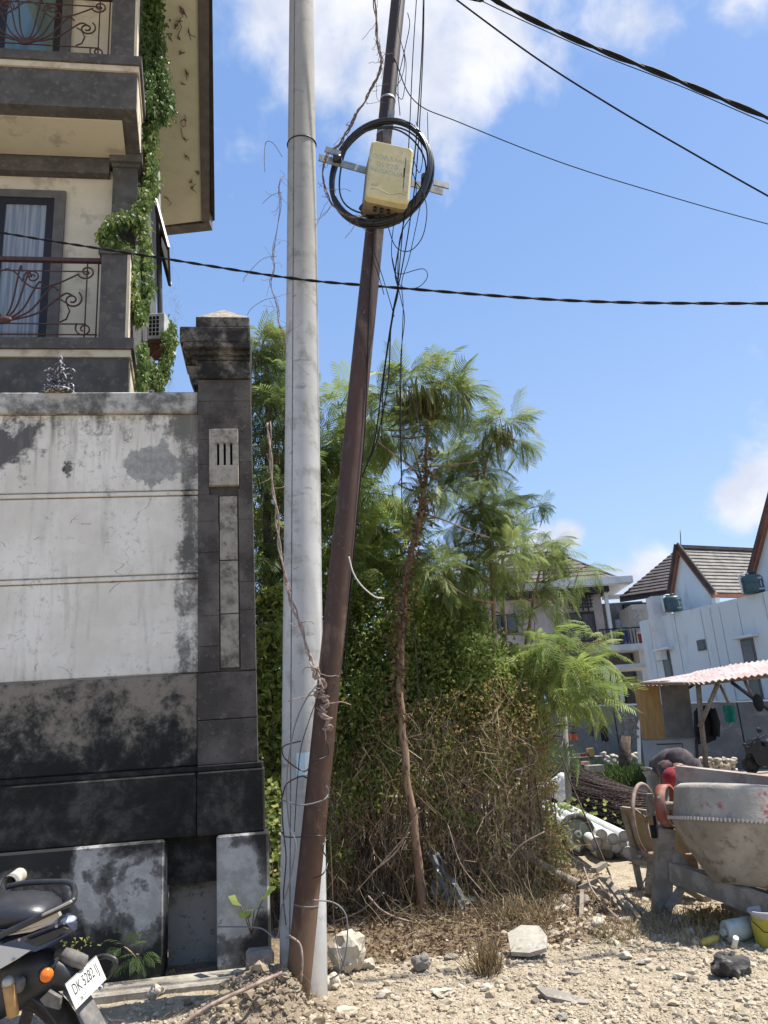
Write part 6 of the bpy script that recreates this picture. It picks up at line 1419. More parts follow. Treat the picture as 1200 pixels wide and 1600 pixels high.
def pole(name, pts, r, mat, par, n=8):
    m = MB(); m.tube([P(*p) for p in pts], r, n); return m.build(name, MATS[mat], par)
pole('post', [(1091, 1070, 16.2), (1096, 1130, 16.1), (1104, 1205, 16.0)], .055, 'bamboo', shed)
pole('brace', [(1122, 1068, 15.9), (1093, 1136, 16.0)], .045, 'bamboo', shed)
pole('brace', [(1125, 1070, 16.4), (1138, 1098, 16.3)], .03, 'bamboo', shed); pole('brace', [(1163, 1062, 15.6), (1180, 1098, 15.4)], .035, 'bamboo', shed)
pole('brace', [(1143, 1066, 15.6), (1205, 1112, 15.2)], .035, 'black_frame', shed); pole('brace', [(1076, 1075, 17), (1088, 1067, 16.9)], .03, 'black_frame', shed)
pole('beam', [(1000, 1068, 17.3), (1100, 1068, 16.0), (1220, 1054, 15.2)], .035, 'bamboo', shed)
pole('clothes_line', [(1088, 1100, 16.6), (1140, 1096, 17), (1200, 1092, 17.2)], .006, 'black_frame', shed)
cloth('shirt', 1129, 1102, 1147, 1128, 16.9, C_('cloth_teal', (.01, .20, .15), (.01, .12, .10)), 'teal green cloth hanging on the line beside the shed', 'cloth', 6)
jk = thing('jacket', 'black jacket hanging under the roof of the shed between the posts', 'jacket', tuple(P(1100, 1160, 16.7)))
m = MB(); jp = [(1088, 1112), (1096, 1104), (1104, 1102), (1112, 1106), (1122, 1132), (1119, 1156), (1113, 1158), (1107, 1161), (1095, 1163), (1089, 1145)]
for dy_ in (0,): m.prism([P(x, y, 16.75) for x, y in jp], (0, .16, 0))
m.build('body', C_('cloth_black', (.012, .012, .013)), jk)
m = MB(); m.tube([P(1112, 1108, 16.7), P(1119, 1130, 16.66), P(1118, 1150, 16.7)], .09, 8); m.tube([P(1094, 1108, 16.7), P(1090, 1128, 16.66), P(1093, 1150, 16.7)], .08, 8); m.build('sleeve', MATS['cloth_black'], jk)
m = MB(); m.sphere(P(1185, 1098, 15.3), (.10, .08, .17), 10, 8); m.build('black_bag', MATS['cloth_black'], label='small black bag hanging from the dark brace at the right of the shed', cat='bag')
cloth('trousers', 937, 1134, 948, 1158, 24.5, MATS['cloth_black'], 'small black trousers hanging on the grey wall left of the timber rack', 'trousers', 7)
cloth('rag', 919, 1134, 927, 1150, 24.8, C_('cloth_dark', (.05, .05, .06), (.12, .12, .12)), 'dark patterned rag hanging on the grey wall left of the black trousers', 'rag', 8)
cloth('shorts', 889, 1128, 898, 1146, 24.8, MATS['cloth_dark'], 'dark garment above the orange one, close to the thicket', 'laundry', 9); cloth('shorts', 889, 1147, 901, 1156, 24.7, C_('cloth_orange', (.45, .10, .04)), 'orange-red garment hanging at the edge of the thicket', 'laundry', 10)
# white post and timber rack
m = MB(); a = PZ(1000, 1216); q = P(997, 1123, a.y); m.beam(Vector((a.x, a.y, 0)), Vector((q.x+.0, a.y, q.z)), .075, .075); m.build('white_post', MATS['white_paint'], label='thin white post standing in the yard in front of the shed', cat='post')
rk = thing('timber_rack', 'weathered grey crossed-stick rack standing on a stump left of the white post', 'rack', tuple(PZ(978, 1212)))
simple('weathered_wood', (.17, .16, .145), (.27, .25, .22), .9, 14, bump=.4, stretch=(1, 1, .3))
YR = 21.0
for (p0, p1, w) in (((965, 1122), (999, 1122), .09), ((966, 1120), (974, 1160), .07), ((997, 1121), (981, 1166), .06), ((968, 1126), (992, 1148), .08), ((994, 1126), (972, 1150), .08), ((985, 1124), (998, 1140), .06), ((972, 1124), (984, 1126), .06), ((983, 1160), (998, 1150), .05)):
    m = MB(); m.beam(P(p0[0], p0[1], YR), P(p1[0], p1[1], YR-.04), w, .06); m.build('stick', MATS['weathered_wood'], rk)
m = MB(); m.tube([P(977, 1150, YR), P(976, 1190, YR), P(978, 1206, YR)], [.16, .17, .15], 8); m.tube([P(974, 1200, YR), P(973, 1213, YR)], .04, 6); m.tube([P(981, 1200, YR), P(982, 1213, YR)], .04, 6); m.build('stump', MATS['dark_bark'], rk)
# heaps of pale rubble sacks
def heap(name, label, pts, rad, Y, seed):
    r = random.Random(seed); m = MB()
    for (px, py, w) in pts:
        c = P(px, py, Y); k = (c-CAM).dot(_f)/CAM_F; m.rock(c, (w*k/2, w*k/2, w*k*.42), r.randrange(999), 2, .35)
    return m.build(name, MATS['limestone'], label=label, cat='rubble heap', kind='stuff')
r = random.Random(44)
heap('rubble_heap', 'heap of pale limestone rubble at the foot of the grey wall, left of the white post', [(r.uniform(942, 996), r.uniform(1176+abs(968-q_)*.25, 1205), r.uniform(8, 15)) for q_ in [r.uniform(945, 995) for _ in range(60)]], 1, 23.5, 4)
heap('rubble_heap', 'heap of pale limestone rubble behind the concrete mixer, right of the bamboo post', [(r.uniform(1088, 1150), r.uniform(1186, 1204), r.uniform(8, 15)) for _ in range(46)], 1, 19.5, 5)
m = MB()
for k in range(10): c = P(r.uniform(860, 882), r.uniform(1218, 1242), 12.5); m.sphere(c, (.10, .09, .11), 8, 6)
m.build('plastic_bag', simple('white_sack', (.62, .62, .60), (.5, .5, .48), .6, 14), label='crumpled white plastic sack on the near end of the steel mesh', cat='sack')
# low table with odds and ends
tb_ = thing('table', 'low plank table carrying small boxes in front of the grey wall', 'table', tuple(P(915, 1200, 21.5)))
m = MB(); fbox(m, 895, 1183, 944, 1187, 21.5, .8); m.build('table_top', MATS['weathered_wood'], tb_)
for px in (899, 940): m = MB(); fbox(m, px, 1187.5, px+3, 1203, 21.5, .06); m.build('leg', MATS['weathered_wood'], tb_)
for (x0, y0, x1, y1, c_, nm, lb) in ((920, 1169, 929, 1182.5, (.42, .30, .12), 'tin', 'yellow-brown tin with a white lid on the plank table'), (908, 1177, 919, 1182.5, (.30, .04, .05), 'red_box', 'small red box on the plank table'), (897, 1178, 907, 1182.5, (.35, .34, .3), 'grey_box', 'small grey box at the left end of the plank table')):
    m = MB(); fbox(m, x0, y0, x1, y1, 21.4, .25); o = m.build(nm, simple(nm+'_paint', c_, None, .6), label=lb, cat='box')
    if nm == 'tin': pass
m = MB(); fbox(m, 880, 1165, 897, 1168, 20.5, .6); m.build('plank', MATS['weathered_wood'], label='plank ledge beside the orange garment at the edge of the thicket', cat='plank')
m = MB(); fbox(m, 912, 1190, 921, 1195, 19.5, .3); m.build('pink_tin', simple('pink_paint', (.45, .22, .22), None, .6), label='small pink tin standing below the plank table', cat='tin')
m = MB(); fbox(m, 921, 1196, 945, 1206, 19.0, .5); m.build('concrete_block', MATS['grey_stone'], label='grey concrete block at the back edge of the grass', cat='block')
# blue tarpaulin seen through the leaves
m = MB(); q = [P(822, 1088, 20), P(850, 1085, 20), P(868, 1100, 19.5), P(826, 1100, 19.5)]; m.prism(q, (0, .4, .02)); m.build('blue_tarpaulin', simple('blue_plastic', (.10, .25, .50), (.2, .35, .55), .5, 8), label='light blue tarpaulin roof glimpsed through the fronds', cat='tarpaulin')
m = MB(); fbox(m, 838, 1066, 888, 1112, 20.6, .5); m.build('brown_hut', simple('mud_wall', (.20, .15, .11), (.13, .10, .08), .9, 3), label='dull brown hut wall glimpsed below the overhanging fronds', cat='hut')
# thin post by the steel mesh
m = MB(); a = P(889, 1252, 11.5); b = P(881, 1120, 11.5); m.tube([a, a.lerp(b, .5), b], .045, 8); m.build('wooden_post', MATS['weathered_wood'], label='thin grey wooden post standing in front of the steel mesh', cat='post')
leafy_stem('vine', 'bright green vine growing round the foot of the thin wooden post', [(889, 1250), (884, 1262), (893, 1270), (886, 1285)], 11.2, 70, (.06, .12), spread=60, seed=9)
# ================================================================== steel mesh sheets
simple('rusty_rebar', (.085, .055, .045), (.045, .032, .03), .8, 30, bump=.2)
ms = thing('steel_mesh', 'stack of rusty welded steel reinforcing mesh sheets sagging across the yard', 'steel mesh', tuple(PZ(930, 1290)))
r = random.Random(12)
def meshpt(s, t_, lay):
    """s along the length (left far to right near), t_ across; lay = sheet number"""
    a = P(828, 1190, 15.2).lerp(P(985, 1272, 11.2), s); b = P(895, 1183, 18.0).lerp(P(1085, 1252, 13.2), s)
    p = a.lerp(b, t_); base = .10; h = .05+.062*lay*(1-.80*t_)*(1.15-.45*s)+.03*math.sin(s*7+lay*1.3)+.03*math.sin(s*15+lay)+.10*(1-s)
    return Vector((p.x, p.y, h))
for lay in range(14):
    m = MB(); dx = r.uniform(-.06, .06); o = Vector((dx, r.uniform(-.15, .15), 0))
    for j in range(13):
        t_ = j/12; m.tube([meshpt(i/10, t_, lay)+o for i in range(11)], .0075, 3, caps=False)
    for i in range(31):
        s = i/30; m.tube([meshpt(s, j/3, lay)+o+Vector((0, 0, .012)) for j in range(4)], .0075, 3, caps=False)
    m.build('mesh_sheet', MATS['rusty_rebar'], ms)
# ================================================================== white pipes and wheel
simple('white_pvc', (.66, .66, .63), (.56, .55, .51), .45, 6, bump=.05); simple('pipe_inner', (.30, .28, .25), (.22, .2, .18), .8, 9)
pipe_dir = (PZ(870, 1290)-PZ(938, 1330)); pipe_dir.z = 0; pd = (PZ(905, 1283, .3)-PZ(975, 1318, .3)); pd = Vector((.03, 1.0, 0)).normalized()
k = 0
for (px, py, rr, zc) in ((925, 1322, .062, .25), (933, 1318, .062, .32), (941, 1333, .068, .085), (951, 1334, .056, .075), (982, 1333, .066, .09), (962, 1324, .062, .16), (972, 1321, .062, .17), (948, 1320, .062, .20), (990, 1322, .062, .14), (958, 1311, .062, .28), (975, 1307, .062, .27), (940, 1305, .062, .36)):
    e = PZ(px, py, zc); e.y = e.y
    Lp = 4.0; m = MB(); q = e+pd*Lp; q.z = e.z
    m.tube([e, q], rr, 18, caps=False); m.tube([e, q], rr*.93, 18, caps=False)
    root = thing('plastic_pipe', ['upper left pipe of the pair stacked above the others', 'upper right pipe of the stacked pair', 'largest open pipe end at the front of the white pile', 'smaller open pipe end next to the largest one', 'open pipe end beside the leg of the wooden hopper', 'long white pipe in the middle of the pile', 'long white pipe right of the middle of the pile', 'white pipe behind the stacked pair', 'white pipe at the back by the wooden hopper', 'top white pipe, left of the ridge of the pile', 'top white pipe nearest the wooden hopper', 'highest white pipe at the back of the pile'][k], 'pipe', tuple(e), 0, 'white plastic pipes piled behind the mixer')
    m.build('pipe_wall', MATS['white_pvc'], root); m = MB(); m.tube([e+pd*.02, e+pd*.1], rr*.92, 16); m.build('pipe_bore', MATS['pipe_inner'], root); k += 1
wl = thing('wheel', 'old black-rimmed wheel with a dull green disc leaning on the white pipes', 'wheel', tuple(PZ(903, 1325)))
c = P(903, 1304, 9.0); Mw = Matrix.Translation(c) @ Matrix.Rotation(R_(18), 4, 'Z') @ Matrix.Rotation(R_(80), 4, 'X')
m = MB(); m.lathe([(.155, -.04), (.20, -.045), (.215, -.02), (.215, .02), (.20, .045), (.155, .04), (.155, -.04)], 28, Mw); m.build('tyre', simple('rubber', (.02, .02, .02), (.05, .048, .045), .8, 20), wl)
m = MB(); m.lathe([(.0, .0), (.04, .02), (.05, .0), (.153, .012)], 24, Mw); m.build('rim', simple('dull_green', (.16, .19, .14), (.22, .22, .17), .7, 9), wl)
# ================================================================== timber, bamboo pole
simple('split_bamboo', (.42, .33, .24), (.22, .16, .115), .6, 7, .42, .6, .2, stretch=(1, 1, 1))
m = MB(); q = [P(818, 1332, 7.6), P(860, 1360, 7.4), P(905, 1383, 7.2)]; m.tube(q, [.036, .038, .040], 14, caps=False); m.tube(q, [.030, .031, .033], 14, caps=False)
bp_ = thing('bamboo_pole', 'thick cut bamboo pole sticking out of the right side of the thicket', 'pole', tuple(q[2])); m.build('pole_wall', MATS['split_bamboo'], bp_)
m = MB(); m.tube([q[2].lerp(q[1], .05), q[2].lerp(q[1], .08)], .031, 12); m.build('hollow_end', MATS['dark_bark'], bp_)
simple('old_timber', (.30, .255, .195), (.20, .165, .125), .9, 10, .4, .62, .5, 50)
tp = [((905, 1388, 7.15), (940, 1372, 7.1), .05, .035, 'short grey plank end joining the bamboo pole to the broken timber'), ((938, 1372, 7.05), (952, 1374, 7.0), .09, .04, 'short cross piece on top of the broken timber'), ((948, 1375, 7.0), (996, 1440, 6.6), .055, .028, 'upper weathered board slanting down to the dry grass'),
      ((925, 1385, 7.1), (985, 1424, 6.8), .045, .03, 'dark board lying under the slanting board'), ((960, 1392, 6.9), (1022, 1458, 6.4), .022, .018, 'thin lath right of the slanting board'), ((970, 1395, 6.9), (1020, 1440, 6.5), .018, .018, 'second thin lath ending near the mixer leg'),
      ((928, 1360, 7.3), (945, 1350, 7.4), .06, .04, 'short dark stub of timber in front of the pipe ends'), ((935, 1375, 7.0), (1010, 1475, 6.4), .016, .014, 'bent thin stick crossing below the slanting board'), ((910, 1392, 7.0), (908, 1440, 6.7), .03, .03, 'short upright stake left of the broken timber'), ((1130, 1415, 6.6), (1200, 1440, 6.1), .04, .03, 'pale wooden batten lying under the mixer frame'),
      ((1055, 1376, 7.6), (1105, 1405, 7.2), .08, .05, 'dark short plank in the shade under the mixer'), ((880, 1440, 6.6), (950, 1468, 6.3), .012, .012, 'thin pale cane at the foot of the thicket')]
for (a, b, w, h, lb) in tp: m = MB(); m.beam(P(*a), P(*b), w, h); m.build('timber_piece', MATS['old_timber'], label=lb, cat='timber')
wire('dead_cane', [P(912, 1355, 7.1), P(925, 1390, 6.9), P(950, 1420, 6.7), P(978, 1448, 6.5), P(1000, 1480, 6.3)], .008, MATS['pale_vine'], 'long dry curved cane lying over the broken timber', 'cane')
wire('dead_cane', [P(905, 1400, 7.0), P(945, 1432, 6.7), P(985, 1452, 6.5), P(1012, 1470, 6.3)], .006, MATS['pale_vine'], 'shorter dry cane crossing under the long curved one', 'cane')
wire('dead_cane', [P(1002, 1405, 7.0), P(1005, 1380, 7.0), P(1015, 1365, 7.0)], .006, MATS['pale_vine'], 'short curved dry stalk in front of the wooden hopper legs', 'stalk')
# ================================================================== concrete mixer
simple('cement_steel', (.33, .30, .25), (.22, .20, .165), .9, 4.2, .4, .62, .8, 30, c3=(.15, .13, .105), scale3=10, bdist=.01)
t = nmat('drum_upper'); a = t.noise(3.2, 6, .6); b = t.noise(10, 6, .7)
cc = t.mix(t.ramp(a, .35, .65), (.30, .275, .235), (.41, .385, .335)); cc = t.mix(t.m('MULTIPLY', t.ramp(b, .5, .6), t.ramp(a, .48, .56)), cc, (.30, .09, .085)); cc = t.mix(t.ramp(t.noise(20, 5, .7), .56, .66, 0, .6), cc, (.24, .2, .18)); t.surface(cc, .9, 0, t.bump(t.m('ADD', b, t.m('MULTIPLY', t.noise(26, 5, .7), .6)), .9, .012), .2)
simple('grey_steel', (.20, .18, .155), (.31, .285, .245), .85, 6, .4, .62, .4, c3=(.30, .27, .23), scale3=12); simple('red_steel', (.26, .075, .05), (.30, .17, .13), .7, 8, .45, .65, .2); simple('worn_red_beam', (.38, .335, .30), (.32, .24, .21), .9, 5, .4, .6, .3, c3=(.15, .13, .12), scale3=3)
mx = thing('concrete_mixer', 'cement-caked tilting drum concrete mixer with red belt pulley and steel frame', 'concrete mixer', tuple(PZ(1038, 1430)))
dc = P(1152, 1285, 6.35); kd = (dc-CAM).dot(_f)/CAM_F; rd = 100*kd
tilt = Matrix.Rotation(R_(7), 4, 'Y') @ Matrix.Rotation(R_(-5), 4, 'X'); MD = Matrix.Translation(dc) @ tilt
m = MB(); m.lathe([(rd*.38, -.43), (rd*.46, -.42), (rd*.62, -.30), (rd*.82, -.16), (rd*.93, -.05), (rd*.965, -.012), (rd*.965, .0)], 40, MD, capb=True); drum = m.build('drum_lower', MATS['cement_steel'], mx)
m = MB(); m.lathe([(rd*.945, .012), (rd*.925, .10), (rd*.90, .215), (rd*.885, .24), (rd*.80, .262), (rd*.78, .25)], 40, MD); m.lathe([(rd*.78, .25), (rd*.86, .22), (rd*.89, .1), (rd*.9, .0)], 40, MD); m.build('drum_upper', MATS['drum_upper'], mx)
m = MB(); m.lathe([(rd*.965, .001), (rd*1.0, .001), (rd*1.0, .011), (rd*.935, .011)], 60, MD); gr = m.build('gear_ring', MATS['cement_steel'], mx)
m = MB()
for i in range(110):
    a = 2*math.pi*i/110; M_ = MD @ Matrix.Rotation(a, 4, 'Z'); m.box(rd*.999, rd*1.03, -.006, .006, -.004, .020, M_)
m.build('teeth', simple('worn_teeth', (.50, .47, .42), (.4, .37, .33), .8, 20), gr, kind='stuff')
# yoke beam behind the drum and its end plate
m = MB(); m.beam(P(1060, 1208, 6.95), P(1290, 1236, 5.9), .08, .125); m.beam(P(1060, 1200, 6.99), P(1290, 1226, 5.94), .14, .012); m.build('yoke_beam', MATS['worn_red_beam'], mx)
m = MB(); q = [P(x, y, 6.92) for x, y in ((1062, 1195), (1073, 1196), (1084, 1216), (1066, 1224), (1063, 1268), (1047, 1266), (1053, 1232))]; m.prism(q, Vector((.01, .03, 0))); m.build('end_plate', MATS['cement_steel'], mx)
# leg, gussets and lower frame
lx = PZ(1038, 1432)
m = MB(); a = P(1039, 1292, 6.78); bq = Vector((a.x-.0, 6.86, -.01)); m.beam(a, Vector((PZ(1036, 1430).x, 6.9, -.02)), .13, .12, up=Vector((0, 1, 0))); m.build('leg', MATS['grey_steel'], mx)
m = MB(); m.prism([P(x, y, 6.70) for x, y in ((1052, 1326), (1066, 1334), (1082, 1356), (1110, 1362), (1100, 1392), (1052, 1378))], (.0, .05, 0)); m.build('gusset', MATS['grey_steel'], mx)
m = MB(); m.beam(P(1050, 1362, 6.75), P(1300, 1455, 5.5), .06, .15); m.build('lower_rail', MATS['grey_steel'], mx)
m = MB(); m.beam(P(1100, 1360, 7.5), P(1300, 1400, 6.3), .06, .12); m.build('lower_rail', MATS['grey_steel'], mx)
m = MB(); m.beam(P(1044, 1418, 6.82), P(1072, 1378, 6.72), .05, .06); m.build('brace', MATS['grey_steel'], mx)
m = MB(); m.beam(P(1143, 1375, 6.6), Vector((P(1146, 1422, 6.6).x, 6.6, -.02)), .06, .06, up=Vector((0, 1, 0))); m.build('leg', MATS['grey_steel'], mx)
m = MB(); m.beam(P(1290, 1440, 5.5), Vector((P(1290, 1440, 5.5).x, 5.5, -.02)), .10, .10, up=Vector((0, 1, 0))); m.build('leg', MATS['grey_steel'], mx)
# belt pulley and hand wheel
axd = Vector((.80, -.60, 0)).normalized(); axz = Vector((0, 0, 1)); axp = axd.cross(axz).normalized()
def wheelM(c): return frame_from(c, axp, axz, -axd)
c = P(1042, 1259, 6.78); MP = wheelM(c)
m = MB(); m.lathe([(.150, -.04), (.168, -.04), (.168, .04), (.150, .04), (.150, -.04)], 36, MP); m.build('belt_pulley', MATS['red_steel'], mx)
m = MB(); m.lathe([(.03, -.06), (.04, .06), (.0, .061)], 14, MP); 
for i in range(4): a = i*math.pi/2+.5; m.beam(MP @ Vector((0, 0, 0)), MP @ Vector((.17*math.cos(a), .17*math.sin(a), 0)), .03, .02)
m.build('pulley_spokes', MATS['cement_steel'], mx)
c = P(1009, 1279, 6.98); MH = wheelM(c); Rw = .275
m = MB(); m.tube([MH @ Vector((Rw*math.cos(a), Rw*math.sin(a), 0)) for a in np.linspace(0, 6.2832, 41)[:-1]], .017, 8, closed=True); hwl = m.build('hand_wheel', simple('wheel_rust', (.30, .225, .18), (.19, .115, .085), .8, 12), mx)
for i in range(3):
    a = .4+i*2.094; m = MB(); m.tube([MH @ Vector((0, 0, 0)), MH @ Vector((Rw*math.cos(a), Rw*math.sin(a), 0))], .014, 6); m.build('spoke', MATS['wheel_rust'], hwl)
m = MB(); m.tube([P(1009, 1279, 6.98), P(1052, 1262, 6.8)], .022, 8); m.build('axle', MATS['grey_steel'], mx)
m = MB(); m.beam(P(1014, 1240, 6.9), P(1018, 1275, 6.9), .05, .05); m.build('shift_lever', MATS['cement_steel'], mx)
m = MB(); m.tube([P(1022, 1275, 6.8), P(1027, 1320, 6.85), P(1022, 1370, 6.9)], .012, 6); m.build('linkage_rod', MATS['dark_interior'], mx)
m = MB(); fbox(m, 1019, 1290, 1026, 1310, 6.75, .05); m.build('clamp_block', MATS['dark_interior'], mx)
# timber blocks and rods resting on the rails
simple('fresh_timber', (.42, .24, .13), (.34, .18, .1), .85, 9)
for i, (x0, y0, x1, y1, Yq) in enumerate(((1072, 1346, 1092, 1372, 6.75), (1078, 1336, 1088, 1346, 6.76), (1132, 1363, 1153, 1382, 6.3), (1110, 1362, 1120, 1376, 6.4))):
    m = MB(); fbox(m, x0, y0, x1, y1, Yq, .10); m.build('timber_block', MATS['fresh_timber'], label=['square timber block on the mixer rail, nearest the leg', 'small wedge on top of the nearest timber block', 'timber block under the middle of the mixer drum', 'small timber block between the two larger ones'][i], cat='timber block')
for i in range(9):
    m = MB(); a = P(1090+i*5, 1361+i*1.2, 6.95-.03*i); b = P(1290+i*4, 1418+i*5, 5.9-.02*i); m.tube([a, b], .011, 6)
    m.build('steel_rod', MATS['galvanised'], label='long thin steel rod of the bundle lying on the mixer rails', cat='rod', group='steel rods on the mixer rails')
# wooden hopper (mortar tray on legs) behind the mixer
hp = thing('wooden_tray', 'tan plywood mortar tray on a crooked wooden stand behind the mixer leg', 'tray', tuple(PZ(1000, 1400)))
simple('tan_ply', (.36, .27, .15), (.29, .215, .12), .8, 4, .4, .6, .2)
quad_board('tray_floor', [(976, 1266, 7.9), (1088, 1282, 7.3), (1094, 1352, 7.3), (994, 1328, 7.9)], 'tan_ply', .03, hp)
for nm, a, b in (('tray_side', (972, 1263, 7.88), (991, 1332, 7.88)), ('tray_rim', (972, 1263, 7.88), (1090, 1280, 7.26)), ('tray_rim', (991, 1330, 7.88), (1096, 1356, 7.26))):
    m = MB(); m.beam(P(*a), P(*b), .05, .035); m.build(nm, MATS['old_timber'], hp)
for a, b in (((988, 1325, 7.85), (1002, 1392, 7.7)), ((1020, 1330, 7.7), (1012, 1398, 7.5)), ((1003, 1392, 7.7), (1040, 1388, 7.5)), ((990, 1345, 7.8), (1030, 1352, 7.6)), ((985, 1390, 7.7), (1015, 1402, 7.6)), ((1075, 1300, 7.4), (1092, 1370, 7.2)), ((1083, 1320, 7.3), (1070, 1380, 7.3)), ((1000, 1350, 7.8), (1016, 1330, 7.8))):
    m = MB(); m.beam(P(*a), P(*b), .055, .045); m.build('stand_leg', MATS['old_timber'], hp)
# ================================================================== small rubbish at the lower right
bk = thing('paint_bucket', 'used white, blue and yellow paint bucket without lid at the right edge of the gravel', 'bucket', tuple(PZ(1200, 1483)))
c = PZ(1216, 1480); Mb = Matrix.Translation((c.x, c.y+.1, gh(c.x, c.y))) @ Matrix.Scale(.86, 4)
t = nmat('bucket_label'); X, Y, Z = t.xyz(); n_ = t.noise(14, 3); n2 = t.noise(30, 4)
kx = t.m('ADD', X, t.m('MULTIPLY', n_, .0))
yel = t.m('GREATER_THAN', t.m('ADD', t.m('MULTIPLY', X, 1.0), t.m('MULTIPLY', t.m('SUBTRACT', n_, .5), .03)), -.03)
cc = t.mix(yel, (.34, .36, .30), (.42, .40, .06)); cc = t.mix(t.m('GREATER_THAN', t.m('ADD', Z, t.m('MULTIPLY', n_, .06)), .20), cc, (.40, .40, .44))
cc = t.mix(t.m('MULTIPLY', t.m('LESS_THAN', t.m('ADD', Z, t.m('MULTIPLY', n_, .03)), .075), t.m('SUBTRACT', 1.0, yel)), cc, (.05, .08, .13)); cc = t.mix(t.ramp(n2, .6, .66), cc, (.3, .28, .22)); t.surface(cc, .5, 0, None, .4)
m = MB(); m.lathe([(.105, 0), (.112, .01), (.128, .24), (.134, .243), (.134, .26), (.124, .262), (.120, .24), (.104, .015), (.0, .012)], 28, Mb, capb=True); m.build('pail', MATS['bucket_label'], bk)
m = MB(); m.lathe([(.0, .15), (.112, .15)], 20, Mb); m.build('paint_residue', simple('purple_paint', (.07, .04, .12), (.12, .08, .2), .5, 12), bk)
m = MB(); m.tube([Mb @ Vector((-.134, 0, .24)), Mb @ Vector((-.145, -.07, .20)), Mb @ Vector((-.09, -.125, .13)), Mb @ Vector((-.02, -.14, .12))], .004, 5); m.build('handle', MATS['black_frame'], bk)
cn = thing('canister', 'pale grey-green plastic canister lying on its side next to the paint bucket', 'canister', tuple(PZ(1165, 1470)))
c = PZ(1163, 1474); z = gh(c.x, c.y)+.07
m = MB(); m.tube([(c.x-.10, c.y+.03, z), (c.x-.09, c.y+.03, z), (c.x+.10, c.y+.10, z), (c.x+.115, c.y+.105, z)], [.055, .072, .072, .05], 16); m.build('body', simple('celadon_plastic', (.40, .45, .42), (.33, .37, .34), .5, 10), cn)
m = MB(); m.tube([(c.x-.13, c.y+.02, z), (c.x-.10, c.y+.03, z)], .025, 10); m.build('neck', MATS['celadon_plastic'], cn)
m = MB(); a = PZ(1150, 1465, .10); b = PZ(1147, 1480, .03); m.tube([a, b], .017, 10); m.build('white_tube', MATS['white_pvc'], label='short white plastic tube lying in front of the pale canister', cat='tube')
m = MB(); a = PZ(1096, 1474, .02); b = PZ(1122, 1466, .03); m.tube([a, a.lerp(b, .2), a.lerp(b, .8), b], [.012, .026, .026, .02], 10); m.build('yellow_bottle', simple('yellow_plastic', (.55, .42, .07), (.45, .36, .12), .5, 20), label='crushed small yellow bottle lying left of the white tube', cat='bottle')
m = MB(); 
for (x, y, w) in ((1132, 1468, .05), (1142, 1475, .045), (1138, 1458, .03)): c = PZ(x, y); m.rock(c+Vector((0, 0, .03)), (w, w*.8, w*.6), int(x), 2, .4)
m.build('crumpled_packaging', simple('dirty_plastic', (.30, .28, .27), (.18, .16, .16), .6, 30), label='crumpled dirty packaging between the yellow bottle and the white tube', cat='packaging')
Q = Scat(); r = random.Random(6)
for _ in range(420):
    c = PZ(r.gauss(1112, 20), r.gauss(1437, 7)); Q.add(*r.choice(LF), rotmat(rdir(r), Vector((r.gauss(0, .7), r.gauss(0, .7), 1)), r.uniform(.02, .05), Vector((c.x, c.y, gh(c.x, c.y)+r.uniform(.005, .05)))), r.random())
leafmat('autumn_leaf', (.22, .10, .04), (.40, .25, .06), (.48, .36, .12), .3, .7)
Q.build('fallen_leaves', MATS['autumn_leaf'], None, label='yellow and orange fallen leaves on the ground under the mixer rail', cat='fallen leaves', kind='stuff')
# ================================================================== motorcycle at the lower left
simple('seat_vinyl', (.026, .027, .032), (.034, .035, .04), .38, 40, bump=.15, bscale=200, spec=.5)
simple('black_plastic', (.020, .021, .024), (.035, .035, .038), .45, 12, bump=.05, spec=.5)
simple('navy_plastic', (.022, .028, .055), (.04, .045, .07), .3, 9, bump=0, spec=.6, coat=.4)
simple('silver_panel', (.46, .43, .38), (.40, .37, .33), .32, 5, metal=.35, bump=0); simple('white_gloss', (.60, .58, .56), None, .2, bump=0, coat=.6)
simple('dusty_plastic_grey', (.12, .115, .11), (.20, .18, .16), .8, 18); simple('orange_lens', (.75, .16, .01), (.65, .13, .01), .25, 30, bump=.1, coat=.6)
simple('plate_white', (.60, .60, .54), (.50, .49, .44), .5, 20, bump=0); simple('plate_black', (.03, .03, .035), None, .6, bump=0); simple('clear_lens', (.30, .34, .42), (.5, .52, .56), .15, 60, bump=.2, coat=.8)
simple('tan_reservoir', (.44, .27, .12), (.36, .21, .09), .45, 20, bump=.05); simple('tyre_rubber', (.018, .018, .018), (.04, .038, .036), .85, 15, bump=.3); simple('dark_alloy', (.05, .05, .052), (.1, .1, .1), .5, 20, metal=.4)
YB = 3.80; LE = R_(8)
O = Vector((P(130, 1532, YB).x, YB, .02))
xb = Vector((.992, -.09, 0)).normalized(); yb0 = Vector((.09, .992, 0)).normalized(); yb = (yb0*math.cos(LE)+Vector((0, 0, 1))*math.sin(LE)).normalized(); zb = xb.cross(yb)
MBk = frame_from(O, xb, yb, zb)
mo = thing('motorcycle', 'black and silver motorcycle with white number plate and round orange indicator, parked at the wall', 'motorcycle', tuple(O))
def L(x, y, z): return MBk @ Vector((x, y, z))
inv = MBk.inverted()
def Q_(px, py, y):   # picture corner onto the bike-local plane at lateral offset y, given in local coordinates
    d = inv.to_3x3() @ ray(px, py); o = inv @ CAM; t_ = (y-o.y)/d.y; return o+d*t_
